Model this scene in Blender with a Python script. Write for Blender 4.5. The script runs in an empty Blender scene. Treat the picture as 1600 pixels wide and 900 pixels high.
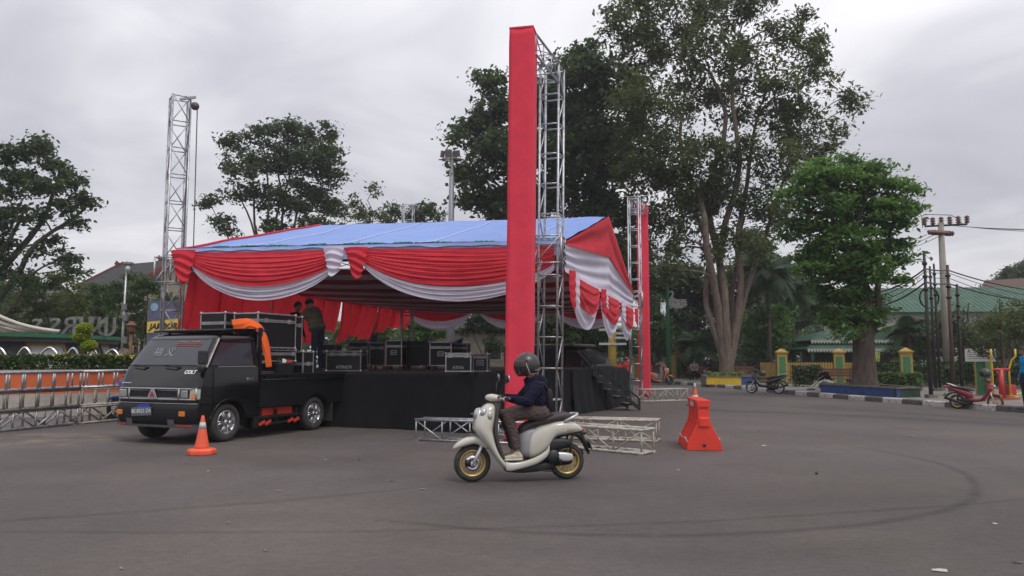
import bpy, bmesh, math, random
import numpy as np
from mathutils import Vector, Matrix, Euler, noise as mnoise

SC = bpy.context.scene
COL = SC.collection
R = math.radians
PI = math.pi

# ------------------------------------------------------------------ camera
CAM_H, F_PX, PITCH = 1.5, 1200.0, math.atan(110 / 1200)
cam_d = bpy.data.cameras.new('camera')
cam_d.sensor_width = 36.0
cam_d.lens = 36.0 * F_PX / 1600
cam_d.clip_start, cam_d.clip_end = 0.05, 4000
cam = bpy.data.objects.new('camera', cam_d)
COL.objects.link(cam)
cam.location = (0, 0, CAM_H)
cam.rotation_euler = (R(90) + PITCH, 0, 0)
SC.camera = cam

# ------------------------------------------------------------------ sky: bright overcast
SUN_EL, SUN_AZ = R(58), R(145)      # azimuth from +Y, clockwise
world = bpy.data.worlds.new('World'); SC.world = world; world.use_nodes = True
wn, wl = world.node_tree.nodes, world.node_tree.links
wn.clear()
w_out = wn.new('ShaderNodeOutputWorld'); w_bg = wn.new('ShaderNodeBackground')
w_sky = wn.new('ShaderNodeTexSky'); w_sky.sky_type = 'NISHITA'; w_sky.sun_disc = False
w_sky.sun_elevation = SUN_EL; w_sky.sun_rotation = SUN_AZ
w_tc = wn.new('ShaderNodeTexCoord')
w_sep = wn.new('ShaderNodeSeparateXYZ'); wl.new(w_tc.outputs['Generated'], w_sep.inputs[0])
def wmath(op, a, b=None, c=None):
    n = wn.new('ShaderNodeMath'); n.operation = op
    for i, v in enumerate((a, b, c)):
        if v is None: continue
        if isinstance(v, (int, float)): n.inputs[i].default_value = v
        else: wl.new(v, n.inputs[i])
    return n.outputs[0]
zz = wmath('ADD', wmath('MAXIMUM', w_sep.outputs['Z'], 0.0), 0.30)
cx_ = wmath('DIVIDE', w_sep.outputs['X'], zz); cy_ = wmath('DIVIDE', w_sep.outputs['Y'], zz)
w_cmb = wn.new('ShaderNodeCombineXYZ'); wl.new(cx_, w_cmb.inputs[0]); wl.new(cy_, w_cmb.inputs[1])
def wnoise(scale, detail, off, dist=0.6):
    m = wn.new('ShaderNodeMapping'); m.inputs['Location'].default_value = off
    wl.new(w_cmb.outputs[0], m.inputs['Vector'])
    n = wn.new('ShaderNodeTexNoise'); n.inputs['Scale'].default_value = scale
    n.inputs['Detail'].default_value = detail; n.inputs['Roughness'].default_value = 0.55
    n.inputs['Distortion'].default_value = dist
    wl.new(m.outputs[0], n.inputs['Vector']); return n.outputs['Fac']
cl = wmath('ADD', wmath('MULTIPLY', wnoise(0.62, 4, (3.1, 1.4, 0)), 0.74), wmath('MULTIPLY', wnoise(2.3, 4, (7.7, 2.2, 0), 0.9), 0.26))
w_rmp = wn.new('ShaderNodeValToRGB'); wl.new(cl, w_rmp.inputs[0])
e = w_rmp.color_ramp.elements
e[0].position = 0.36; e[0].color = (0.43, 0.43, 0.48, 1)
e[1].position = 0.62; e[1].color = (0.90, 0.885, 0.92, 1)
m_ = e.new(0.48); m_.color = (0.60, 0.595, 0.645, 1)
w_sc = wn.new('ShaderNodeVectorMath'); w_sc.operation = 'SCALE'; w_sc.inputs['Scale'].default_value = 0.10
wl.new(w_sky.outputs[0], w_sc.inputs[0])
w_mx = wn.new('ShaderNodeMix'); w_mx.data_type = 'RGBA'; w_mx.inputs['Factor'].default_value = 0.93
wl.new(w_sc.outputs[0], w_mx.inputs[6]); wl.new(w_rmp.outputs[0], w_mx.inputs[7])
w_gr = wn.new('ShaderNodeVectorMath'); w_gr.operation = 'SCALE'      # an overcast sky is brightest overhead
wl.new(w_mx.outputs[2], w_gr.inputs[0]); wl.new(wmath('MULTIPLY_ADD', wmath('MAXIMUM', w_sep.outputs['Z'], 0.0), 0.75, 0.86), w_gr.inputs['Scale'])
wl.new(w_gr.outputs[0], w_bg.inputs['Color']); w_bg.inputs['Strength'].default_value = 1.0
wl.new(w_bg.outputs[0], w_out.inputs['Surface'])

# ------------------------------------------------------------------ sun behind the clouds
sun_d = bpy.data.lights.new('sun', 'SUN'); sun_d.energy = 1.4; sun_d.angle = R(24); sun_d.color = (1, 0.965, 0.92)
sun = bpy.data.objects.new('sun', sun_d); COL.objects.link(sun)
sun.location = (0, 0, 60)
sd = Vector((math.sin(SUN_AZ) * math.cos(SUN_EL), math.cos(SUN_AZ) * math.cos(SUN_EL), math.sin(SUN_EL)))
sun.rotation_euler = sd.to_track_quat('Z', 'Y').to_euler()

vs = SC.view_settings
vs.view_transform = 'Standard'; vs.look = 'None'; vs.exposure = 0.12; vs.gamma = 1.0; vs.use_curve_mapping = False
SC.cycles.use_denoising = True
SC.cycles.max_bounces = 7; SC.cycles.transparent_max_bounces = 6
SC.cycles.diffuse_bounces = 4; SC.cycles.glossy_bounces = 3
SC.cycles.sample_clamp_indirect = 6.0

# ------------------------------------------------------------------ where a sight line of the survey meets a given distance or the ground
def zat(py, Y):
    return CAM_H + Y * math.tan(PITCH + math.atan((450 - py) / F_PX))
def at(px, py, Y):
    z = zat(py, Y)
    d = Y * math.cos(PITCH) + (z - CAM_H) * math.sin(PITCH)
    return Vector(((px - 800) / F_PX * d, Y, z))
def gnd(px, py, z=0.0):
    Y = (z - CAM_H) / math.tan(PITCH + math.atan((450 - py) / F_PX))
    return at(px, py, Y)

# ------------------------------------------------------------------ mesh collector
def ortho(d):
    d = d.normalized()
    a = Vector((0, 0, 1)) if abs(d.z) < 0.93 else Vector((1, 0, 0))
    x = d.cross(a).normalized(); return x, x.cross(d).normalized()

class MB:
    def __init__(s): s.v = []; s.f = []; s.m = []; s.sm = []; s.cm = 0; s.cs = False
    def mat(s, i): s.cm = i; return s
    def smooth(s, b=True): s.cs = b; return s
    def add(s, vs_, fs):
        o = len(s.v); s.v += [tuple(p) for p in vs_]
        for f in fs: s.f.append(tuple(i + o for i in f)); s.m.append(s.cm); s.sm.append(s.cs)
        return s
    def box(s, c, d, M=None):
        x, y, z = d[0] / 2, d[1] / 2, d[2] / 2; c = Vector(c)
        P = [Vector((i * x, j * y, k * z)) for k in (-1, 1) for j in (-1, 1) for i in (-1, 1)]
        P = [(M @ p if M else p) + c for p in P]
        return s.add(P, [(0, 2, 3, 1), (4, 5, 7, 6), (0, 1, 5, 4), (2, 6, 7, 3), (0, 4, 6, 2), (1, 3, 7, 5)])
    def tube(s, pts, rad, n=8, cap=True, closed=False):
        pts = [Vector(p) for p in pts]; N = len(pts)
        if isinstance(rad, (int, float)): rad = [rad] * N
        V = []; px = None
        for i, p in enumerate(pts):
            if closed: d = pts[(i + 1) % N] - pts[i - 1]
            else: d = pts[min(i + 1, N - 1)] - pts[max(i - 1, 0)]
            if d.length < 1e-9: d = Vector((0, 0, 1))
            d.normalize()
            if px is None: px, _ = ortho(d)
            px = (px - d * px.dot(d))
            if px.length < 1e-6: px, _ = ortho(d)
            px.normalize(); py = d.cross(px)
            for k in range(n):
                a = 2 * PI * k / n
                V.append(p + (px * math.cos(a) + py * math.sin(a)) * rad[i])
        F = []
        for i in range(N if closed else N - 1):
            j = (i + 1) % N
            for k in range(n):
                k2 = (k + 1) % n
                F.append((i * n + k, i * n + k2, j * n + k2, j * n + k))
        if cap and not closed:
            F.append(tuple(reversed(range(n)))); F.append(tuple((N - 1) * n + k for k in range(n)))
        return s.add(V, F)
    def bar(s, p, q, r, n=6): return s.tube([p, q], r, n)
    def sbar(s, p, q, w, h, up=None):
        p, q = Vector(p), Vector(q); d = (q - p); L = d.length; d.normalize()
        if up is None: x, y = ortho(d)
        else:
            x = d.cross(Vector(up)).normalized(); y = x.cross(d)
        V = []
        for e_ in (p, q):
            for a, b in ((-1, -1), (1, -1), (1, 1), (-1, 1)): V.append(e_ + x * a * w / 2 + y * b * h / 2)
        return s.add(V, [(0, 1, 2, 3), (7, 6, 5, 4), (0, 4, 5, 1), (1, 5, 6, 2), (2, 6, 7, 3), (3, 7, 4, 0)])
    def lathe(s, prof, n=24, M=None):
        V = []; F = []
        for r, z in prof:
            for k in range(n):
                a = 2 * PI * k / n; V.append(Vector((r * math.cos(a), r * math.sin(a), z)))
        if M: V = [M @ p for p in V]
        for i in range(len(prof) - 1):
            for k in range(n):
                k2 = (k + 1) % n; F.append((i * n + k, i * n + k2, (i + 1) * n + k2, (i + 1) * n + k))
        cl_ = prof[0] == prof[-1]
        if prof[0][0] > 1e-4 and not cl_: F.append(tuple(reversed(range(n))))
        if prof[-1][0] > 1e-4 and not cl_: F.append(tuple((len(prof) - 1) * n + k for k in range(n)))
        return s.add(V, F)
    def prism(s, poly, z0, z1, M=None):
        n = len(poly)
        V = [Vector((x, y, z)) for z in (z0, z1) for x, y in poly]
        if M: V = [M @ p for p in V]
        F = [tuple(reversed(range(n))), tuple(range(n, 2 * n))]
        for i in range(n):
            j = (i + 1) % n; F.append((i, j, n + j, n + i))
        return s.add(V, F)
    def grid(s, fn, nu, nv, wrap=False):
        V = [Vector(fn(i / nu, j / nv)) for j in range(nv + 1) for i in range(nu + (0 if wrap else 1))]
        w = nu + (0 if wrap else 1); F = []
        for j in range(nv):
            for i in range(nu):
                i2 = (i + 1) % w if wrap else i + 1
                F.append((j * w + i, j * w + i2, (j + 1) * w + i2, (j + 1) * w + i))
        return s.add(V, F)
    def rings(s, rings, cap=True):
        n = len(rings[0]); V = [Vector(p) for r in rings for p in r]; F = []
        for i in range(len(rings) - 1):
            for k in range(n):
                k2 = (k + 1) % n; F.append((i * n + k, i * n + k2, (i + 1) * n + k2, (i + 1) * n + k))
        if cap: F.append(tuple(reversed(range(n)))); F.append(tuple((len(rings) - 1) * n + k for k in range(n)))
        return s.add(V, F)
    def ell(s, c, r, n=16, m=10, M=None):
        c = Vector(c); V = []; F = []
        for j in range(m + 1):
            t = PI * j / m
            for k in range(n):
                a = 2 * PI * k / n
                p = Vector((r[0] * math.sin(t) * math.cos(a), r[1] * math.sin(t) * math.sin(a), r[2] * math.cos(t)))
                V.append((M @ p if M else p) + c)
        for j in range(m):
            for k in range(n):
                k2 = (k + 1) % n; F.append((j * n + k, (j + 1) * n + k, (j + 1) * n + k2, j * n + k2))
        return s.add(V, F)
    def mesh(s, name, mats):
        me = bpy.data.meshes.new(name); me.from_pydata(s.v, [], s.f)
        if not isinstance(mats, (list, tuple)): mats = [mats]
        for m in mats: me.materials.append(m)
        if len(mats) > 1: me.polygons.foreach_set('material_index', s.m)
        me.polygons.foreach_set('use_smooth', s.sm)
        me.update(); return me
    def build(s, name, mats, parent=None, bevel=0, segs=2, fixn=True, solid=0, sub=0, autosmooth=None):
        me = s.mesh(name, mats)
        if fixn:
            bm = bmesh.new(); bm.from_mesh(me); bmesh.ops.remove_doubles(bm, verts=bm.verts, dist=1e-5)
            bmesh.ops.recalc_face_normals(bm, faces=bm.faces); bm.to_mesh(me); bm.free()
        o = link(name, me, parent)
        if solid:
            m = o.modifiers.new('solid', 'SOLIDIFY'); m.thickness = solid; m.offset = 0
        if bevel:
            m = o.modifiers.new('bevel', 'BEVEL'); m.width = bevel; m.segments = segs; m.limit_method = 'ANGLE'; m.angle_limit = R(35)
        if sub:
            m = o.modifiers.new('sub', 'SUBSURF'); m.levels = sub; m.render_levels = sub
        return o

def link(name, me, parent=None):
    o = bpy.data.objects.new(name, me); COL.objects.link(o)
    if parent: o.parent = parent
    return o
def tag(o, label=None, cat=None, group=None, kind=None):
    if label: o['label'] = label
    if cat: o['category'] = cat
    if group: o['group'] = group
    if kind: o['kind'] = kind
    return o
def thing(name, label, cat, loc=(0, 0, 0), rz=0.0, group=None):
    o = link(name, None); o.empty_display_size = 0.2
    o.location = loc; o.rotation_euler = (0, 0, rz)
    return tag(o, label, cat, group)
def kids(o): return [c for c in COL.objects if c.parent == o]
KMAP = None
def copy_tree(o, parent=None):
    c = o.copy(); COL.objects.link(c); c.parent = parent
    for ch in list(o.children): copy_tree(ch, c)
    return c
def inst(name, me, parent, M):
    o = link(name, me, parent); o.matrix_local = M; return o
def frame(origin, x, y=None, z=None):
    """4x4 with the given local axes"""
    x = Vector(x).normalized()
    if z is None: z = x.cross(Vector(y)).normalized()
    else: z = Vector(z).normalized()
    y = z.cross(x).normalized(); z = x.cross(y)
    M = Matrix((x, y, z)).transposed().to_4x4(); M.translation = Vector(origin); return M

# ------------------------------------------------------------------ materials
MATS = {}
def _n(nt, t, **kw):
    n = nt.nodes.new(t)
    for k, v in kw.items(): setattr(n, k, v)
    return n
def mat(name, col, rough=0.6, metal=0.0, var=0.12, scale=6.0, bump=0.0, bscale=40.0, spec=0.5, coat=0.0, sheen=0.0, col2=None,
        stretch=None, rvar=0.0, emit=None, trans=0.0, lo=0.35, hi=0.7, isl=0.0):
    if name in MATS: return MATS[name]
    m = bpy.data.materials.new(name); m.use_nodes = True; nt = m.node_tree
    b = nt.nodes['Principled BSDF']; L = nt.links
    b.inputs['Roughness'].default_value = rough; b.inputs['Metallic'].default_value = metal
    b.inputs['Specular IOR Level'].default_value = spec
    b.inputs['Coat Weight'].default_value = coat; b.inputs['Coat Roughness'].default_value = 0.08
    if sheen: b.inputs['Sheen Weight'].default_value = sheen
    if trans: b.inputs['Transmission Weight'].default_value = trans
    c1 = Vector(col[:3]); c2 = Vector(col2[:3]) if col2 else c1 * (1 - var)
    if not col2: c1 = c1 * (1 + var * 0.6)
    tc = _n(nt, 'ShaderNodeTexCoord'); mp = _n(nt, 'ShaderNodeMapping'); L.new(tc.outputs['Object'], mp.inputs[0])
    if stretch: mp.inputs['Scale'].default_value = stretch
    nz = _n(nt, 'ShaderNodeTexNoise'); nz.inputs['Scale'].default_value = scale; nz.inputs['Detail'].default_value = 6
    nz.inputs['Roughness'].default_value = 0.62; L.new(mp.outputs[0], nz.inputs['Vector'])
    rp = _n(nt, 'ShaderNodeValToRGB'); L.new(nz.outputs['Fac'], rp.inputs[0])
    rp.color_ramp.elements[0].position = lo; rp.color_ramp.elements[0].color = (*c2, 1)
    rp.color_ramp.elements[1].position = hi; rp.color_ramp.elements[1].color = (*c1, 1)
    out = rp.outputs[0]
    if isl:
        g = _n(nt, 'ShaderNodeNewGeometry'); hs = _n(nt, 'ShaderNodeHueSaturation')
        mr = _n(nt, 'ShaderNodeMapRange'); mr.inputs[3].default_value = 1 - isl; mr.inputs[4].default_value = 1 + isl
        L.new(g.outputs['Random Per Island'], mr.inputs[0]); L.new(mr.outputs[0], hs.inputs['Value']); L.new(out, hs.inputs['Color'])
        out = hs.outputs[0]
    L.new(out, b.inputs['Base Color'])
    if rvar:
        mr = _n(nt, 'ShaderNodeMapRange'); mr.inputs[3].default_value = max(0, rough - rvar); mr.inputs[4].default_value = min(1, rough + rvar)
        L.new(nz.outputs['Fac'], mr.inputs[0]); L.new(mr.outputs[0], b.inputs['Roughness'])
    if bump:
        n2 = _n(nt, 'ShaderNodeTexNoise'); n2.inputs['Scale'].default_value = bscale; n2.inputs['Detail'].default_value = 4
        L.new(mp.outputs[0], n2.inputs['Vector'])
        bp = _n(nt, 'ShaderNodeBump'); bp.inputs['Strength'].default_value = bump; bp.inputs['Distance'].default_value = 0.02
        L.new(n2.outputs['Fac'], bp.inputs['Height']); L.new(bp.outputs[0], b.inputs['Normal'])
    if emit:
        b.inputs['Emission Color'].default_value = (*emit[:3], 1); b.inputs['Emission Strength'].default_value = emit[3]
    MATS[name] = m; return m
def cloth(name, col, trans=0.25, var=0.1, rough=0.85, bump=0.15, bscale=180):
    if name in MATS: return MATS[name]
    m = mat(name, col, rough=rough, var=var, scale=2.5, bump=bump, bscale=bscale, spec=0.12, sheen=0.03)
    nt = m.node_tree; b = nt.nodes['Principled BSDF']; o = nt.nodes['Material Output']
    t = _n(nt, 'ShaderNodeBsdfTranslucent'); mx = _n(nt, 'ShaderNodeMixShader'); mx.inputs[0].default_value = trans
    src = b.inputs['Base Color'].links[0].from_socket
    nt.links.new(src, t.inputs[0]); nt.links.new(b.outputs[0], mx.inputs[1]); nt.links.new(t.outputs[0], mx.inputs[2])
    nt.links.new(mx.outputs[0], o.inputs[0]); return m
def leafmat(name, col, col2, trans=0.35, isl=0.35, scale=0.7):
    if name in MATS: return MATS[name]
    m = mat(name, col, rough=0.5, col2=col2, scale=scale, lo=0.38, hi=0.62, spec=0.35, isl=isl)
    nt = m.node_tree; b = nt.nodes['Principled BSDF']; o = nt.nodes['Material Output']
    t = _n(nt, 'ShaderNodeBsdfTranslucent'); mx = _n(nt, 'ShaderNodeMixShader'); mx.inputs[0].default_value = trans
    src = b.inputs['Base Color'].links[0].from_socket
    hs = _n(nt, 'ShaderNodeHueSaturation'); hs.inputs['Value'].default_value = 1.25; hs.inputs['Hue'].default_value = 0.485
    nt.links.new(src, hs.inputs['Color']); nt.links.new(hs.outputs[0], t.inputs[0])
    nt.links.new(b.outputs[0], mx.inputs[1]); nt.links.new(t.outputs[0], mx.inputs[2])
    nt.links.new(mx.outputs[0], o.inputs[0]); return m

steel = mat('galvanised_steel', (0.50, 0.50, 0.52), rough=0.42, metal=0.75, var=0.35, scale=9, rvar=0.12, bump=0.05, bscale=60)
steel_d = mat('weathered_steel', (0.40, 0.38, 0.35), rough=0.55, metal=0.5, col2=(0.22, 0.18, 0.14), scale=11, rvar=0.15, bump=0.1, bscale=50)
cream_steel = mat('old_cream_paint', (0.46, 0.44, 0.39), rough=0.6, metal=0.1, col2=(0.28, 0.22, 0.15), scale=9, bump=0.1, bscale=60, lo=0.3, hi=0.55)
chrome = mat('chrome', (0.75, 0.75, 0.77), rough=0.16, metal=1.0, var=0.05)
blackmetal = mat('black_metal', (0.02, 0.02, 0.022), rough=0.45, metal=0.3, var=0.3)
rubber = mat('tyre_rubber', (0.022, 0.022, 0.023), rough=0.85, col2=(0.05, 0.047, 0.043), scale=14, bump=0.25, bscale=120)
blackplastic = mat('black_plastic', (0.022, 0.022, 0.024), rough=0.5, var=0.2, bump=0.06, bscale=250)
red_cloth = cloth('red_cloth', (0.80, 0.060, 0.085), trans=0.30)
white_cloth = cloth('white_cloth', (0.80, 0.76, 0.88), trans=0.25, var=0.05)
# ================================================================== ground
def ground_material():
    m = bpy.data.materials.new('asphalt'); m.use_nodes = True; nt = m.node_tree; L = nt.links
    b = nt.nodes['Principled BSDF']
    tc = _n(nt, 'ShaderNodeTexCoord'); V = tc.outputs['Object']
    def M_(op, a, b_=None, c=None, clamp=False):
        n = _n(nt, 'ShaderNodeMath', operation=op); n.use_clamp = clamp
        for i, v in enumerate((a, b_, c)):
            if v is None: continue
            if isinstance(v, (int, float)): n.inputs[i].default_value = v
            else: L.new(v, n.inputs[i])
        return n.outputs[0]
    def N_(scale, detail=5, rough=0.6, off=(0, 0, 0), st=(1, 1, 1), dist=0.0):
        mp = _n(nt, 'ShaderNodeMapping'); mp.inputs['Location'].default_value = off; mp.inputs['Scale'].default_value = st
        L.new(V, mp.inputs[0]); n = _n(nt, 'ShaderNodeTexNoise'); n.inputs['Scale'].default_value = scale
        n.inputs['Detail'].default_value = detail; n.inputs['Roughness'].default_value = rough; n.inputs['Distortion'].default_value = dist
        L.new(mp.outputs[0], n.inputs['Vector']); return n.outputs['Fac']
    def ramp(f, a, b_, c0, c1):
        r = _n(nt, 'ShaderNodeMapRange'); r.inputs[1].default_value = a; r.inputs[2].default_value = b_
        r.inputs[3].default_value = c0; r.inputs[4].default_value = c1; r.interpolation_type = 'SMOOTHSTEP'
        L.new(f, r.inputs[0]); return r.outputs[0]
    sx = _n(nt, 'ShaderNodeSeparateXYZ'); L.new(V, sx.inputs[0]); X, Y = sx.outputs[0], sx.outputs[1]
    big = N_(0.16, 4, 0.6, (3, 2, 0)); mid = N_(1.1, 6, 0.65); fine = N_(95, 3, 0.75); agg = N_(320, 2, 0.7)
    val = M_('MULTIPLY', ramp(big, 0.3, 0.7, 0.80, 1.17), ramp(mid, 0.25, 0.75, 0.91, 1.09))
    val = M_('MULTIPLY', val, ramp(fine, 0.25, 0.75, 0.80, 1.20))
    val = M_('MULTIPLY', val, ramp(agg, 0.3, 0.8, 0.80, 1.28))
    val = M_('MULTIPLY', val, ramp(N_(34, 4, 0.8, (1, 7, 0)), 0.3, 0.7, 0.86, 1.14))
    val = M_('MULTIPLY', val, ramp(N_(7, 5, 0.75, (4, 1, 0), (1, 1.8, 1)), 0.3, 0.72, 0.87, 1.11))
    val = M_('ADD', val, ramp(N_(150, 1, 0.5, (8, 8, 0)), 0.70, 0.76, 0.0, 0.45))
    wob = M_('MULTIPLY', M_('SUBTRACT', N_(0.5, 2), 0.5), 0.22)
    def arc(cx, cy, r, w, a0, a1, dark, breakup=0.5):
        """a tyre mark: part of a ring on the road"""
        dx = M_('SUBTRACT', X, cx); dy = M_('SUBTRACT', Y, cy)
        d = M_('SQRT', M_('ADD', M_('MULTIPLY', dx, dx), M_('MULTIPLY', dy, dy)))
        q = M_('ABSOLUTE', M_('ADD', M_('SUBTRACT', d, r), wob))
        k = ramp(q, 0.0, w, 1.0, 0.0)
        an = M_('ARCTAN2', dy, dx)
        k = M_('MULTIPLY', k, M_('MULTIPLY', ramp(an, a0, a0 + 0.25, 0, 1), ramp(an, a1 - 0.25, a1, 1, 0)))
        k = M_('MULTIPLY', k, ramp(N_(3.0, 5, 0.7, (cx, cy, 0)), 0.3, 0.62, breakup, 1.0))
        return M_('SUBTRACT', 1.0, M_('MULTIPLY', k, dark))
    for a in ((1.2, 11.6, 4.9, 0.11, -2.2, 0.45, 0.34), (1.5, 11.2, 5.15, 0.4, -2.3, 0.3, 0.09),
              (-3.0, 30.0, 23.2, 0.09, -2.6, -1.0, 0.24), (-3.2, 30.2, 22.9, 0.5, -2.6, -1.0, 0.07), (-9.0, 20.0, 13.4, 0.12, -2.2, -0.8, 0.26),
              (-2, 8.0, 16.5, 0.9, 0.2, 1.25, 0.30), (-4, 12, 17.5, 0.8, -0.1, 0.9, 0.20), (2.0, 30.0, 25.2, 0.7, -1.7, -0.7, 0.14)):
        val = M_('MULTIPLY', val, arc(*a))
    # oil spots
    vo = _n(nt, 'ShaderNodeTexVoronoi'); vo.inputs['Scale'].default_value = 0.85; vo.inputs['Randomness'].default_value = 1
    mp = _n(nt, 'ShaderNodeMapping'); L.new(V, mp.inputs[0]); mp.inputs['Scale'].default_value = (1, 1, 1); L.new(mp.outputs[0], vo.inputs['Vector'])
    dd = M_('ADD', vo.outputs['Distance'], M_('MULTIPLY', M_('SUBTRACT', N_(14, 3), 0.5), 0.12))
    spot = M_('MULTIPLY', ramp(dd, 0.03, 0.10, 1, 0), ramp(N_(0.33, 2, 0.5, (5, 9, 0)), 0.52, 0.6, 0, 1))
    val = M_('MULTIPLY', val, M_('SUBTRACT', 1.0, M_('MULTIPLY', spot, 0.45)))
    rgb = _n(nt, 'ShaderNodeMix', data_type='RGBA'); L.new(ramp(N_(0.35, 3, 0.5, (9, 4, 0)), 0.35, 0.65, 0, 1), rgb.inputs['Factor'])
    rgb.inputs[6].default_value = (0.124, 0.106, 0.095, 1); rgb.inputs[7].default_value = (0.112, 0.096, 0.092, 1)
    # sandy dirt near the trusses on the left
    dx = M_('SUBTRACT', X, -9.0); dy = M_('SUBTRACT', Y, 14.6)
    q = M_('SQRT', M_('ADD', M_('MULTIPLY', M_('MULTIPLY', dx, dx), 0.16), M_('MULTIPLY', M_('MULTIPLY', dy, dy), 0.5)))
    dirt = M_('MULTIPLY', ramp(q, 0.3, 1.5, 1, 0), ramp(N_(1.3, 6, 0.7, (2, 2, 0)), 0.42, 0.68, 0, 0.75))
    mx = _n(nt, 'ShaderNodeMix', data_type='RGBA'); L.new(dirt, mx.inputs['Factor']); L.new(rgb.outputs[2], mx.inputs[6]); mx.inputs[7].default_value = (0.24, 0.19, 0.14, 1)
    mul = _n(nt, 'ShaderNodeVectorMath', operation='SCALE'); L.new(mx.outputs[2], mul.inputs[0]); L.new(val, mul.inputs['Scale'])
    L.new(mul.outputs[0], b.inputs['Base Color'])
    L.new(ramp(mid, 0.2, 0.8, 0.66, 0.88), b.inputs['Roughness']); b.inputs['Specular IOR Level'].default_value = 0.3
    bp = _n(nt, 'ShaderNodeBump'); bp.inputs['Strength'].default_value = 0.5; bp.inputs['Distance'].default_value = 0.012
    L.new(M_('ADD', fine, M_('MULTIPLY', agg, 0.5)), bp.inputs['Height']); L.new(bp.outputs[0], b.inputs['Normal'])
    return m
g = MB()
xs = [-1500, -300, -80, -40, -20, -10, 0, 10, 20, 40, 80, 300, 1500]; ys = [-600, -100, -20, 0, 10, 20, 30, 40, 60, 120, 400, 2500]
g.add([(x, y, 0) for y in ys for x in xs], [(j * 13 + i, j * 13 + i + 1, (j + 1) * 13 + i + 1, (j + 1) * 13 + i) for j in range(11) for i in range(12)])
tag(g.build('road', ground_material()), kind='structure')

# scattered litter and leaves on the asphalt
rng = random.Random(5)
lit = [(560, 719, .05), (435, 768, .05), (325, 737, .04), (508, 720, .05), (1276, 741, .05), (1468, 893, .07), (1425, 682, .10), (1185, 674, .10), (1194, 697, .06),
       (285, 700, .05), (611, 752, .05), (1060, 735, .04), (660, 765, .05), (355, 818, .03), (415, 862, .03), (190, 890, .03), (1590, 880, .05), (1555, 820, .04)]
LITLAB = ['dry leaf scrap on the road below the truck rear wheel', 'dry leaf scrap on the open road right of the traffic cone', 'tiny pale scrap just right of the traffic cone foot', 'dry leaf scrap on the road between the truck and the silver truss', '',
          'pale yellow leaf at the bottom right corner of the road', 'long pale scrap on the road in front of the blue planter', 'long pale leaf scrap on the road right of the plastic barrier', 'small pale scrap just right of the plastic barrier foot', 'dry leaf scrap left of the traffic cone base',
          'dry leaf scrap on the road left of the scooter front wheel', 'tiny dark leaf scrap on the road right of the scooter rear wheel', 'dry scrap on the road below and left of the scooter front wheel', 'tiny scrap on the near road below the traffic cone', 'tiny scrap on the lower left foreground asphalt',
          'tiny scrap at the bottom left of the road', 'small scrap at the bottom right edge of the road', 'small scrap near the right edge of the road below the tyre mark']
leafm = mat('dry_leaf', (0.36, 0.25, 0.13), rough=0.8, var=0.3); stonem = mat('pebble', (0.05, 0.045, 0.04), rough=0.8, var=0.3); paperm = mat('paper_scrap', (0.5, 0.48, 0.45), rough=.8)
for i, (a, b_, sz) in enumerate(lit):
    c = gnd(a, b_); m = MB(); an = rng.random() * 6.3
    if i == 4:
        m.smooth().ell((0, 0, .014), (.028, .02, .016), 10, 6); o = m.build('pebble', stonem); lab = 'small dark stone lying on the road right of the scooter'; ct = 'stone'
    else:
        pts = [(math.cos(t) * sz * (1 if k % 2 else .7), math.sin(t) * sz * .32, .006 + .012 * rng.random()) for k, t in enumerate([k_ * PI / 4 for k_ in range(8)])]
        m.add([(0, 0, .012)] + pts, [(0, k + 1, (k + 1) % 8 + 1) for k in range(8)])
        o = m.build('fallen_leaf', [leafm, paperm][i % 3 == 2]); ct = 'leaf'
        lab = LITLAB[i]
    o.location = c; o.rotation_euler = (0, 0, an)
    tag(o, lab, ct, None if i == 4 else 'leaf scraps on the road')

# ================================================================== trusses
def truss_parts(par, p0, p1, w, bay, r=0.024, rb=0.012, xdir=None, m=steel, wy=None, zig=True, rungsize=None, phase=0, faces=(0, 1, 2, 3)):
    """four chords, a square rung frame at each bay and a set of diagonals in each bay; all parts of par"""
    wy = wy or w
    p0, p1 = Vector(p0), Vector(p1); d = p1 - p0; Ln = d.length; d.normalize()
    if xdir is None: x, y = ortho(d)
    else:
        x = Vector(xdir); x = (x - d * x.dot(d)).normalized(); y = d.cross(x)
    M = frame(p0, x, y, d)
    nb = max(1, round(Ln / bay)); bl = Ln / nb
    cm = MB().smooth(); cm.bar((0, 0, 0), (0, 0, Ln), r, 8); cme = cm.mesh('chord', m)
    for a in (-1, 1):
        for b in (-1, 1):
            inst('chord', cme, par, M @ Matrix.Translation((a * w / 2, b * wy / 2, 0)))
    rm = MB().smooth(); c4 = [(-w / 2, -wy / 2, 0), (w / 2, -wy / 2, 0), (w / 2, wy / 2, 0), (-w / 2, wy / 2, 0)]
    for k in range(4): rm.bar(c4[k], c4[(k + 1) % 4], rungsize or rb * 1.15, 6)
    rme = rm.mesh('rung', m)
    for k in range(nb + 1): inst('rung', rme, par, M @ Matrix.Translation((0, 0, min(max(k * bl, r), Ln - r))))
    if zig:
        dms = []
        for s in (0, 1):
            dm = MB().smooth()
            for k in faces:
                a, b = Vector(c4[k]), Vector(c4[(k + 1) % 4])
                if (k + s) % 2: a, b = b, a
                dm.bar(a, b + Vector((0, 0, bl)), rb, 6)
            dms.append(dm.mesh('diagonal_brace', m))
        for k in range(nb): inst('diagonal_brace', dms[(k + phase) % 2], par, M @ Matrix.Translation((0, 0, k * bl)))

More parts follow.
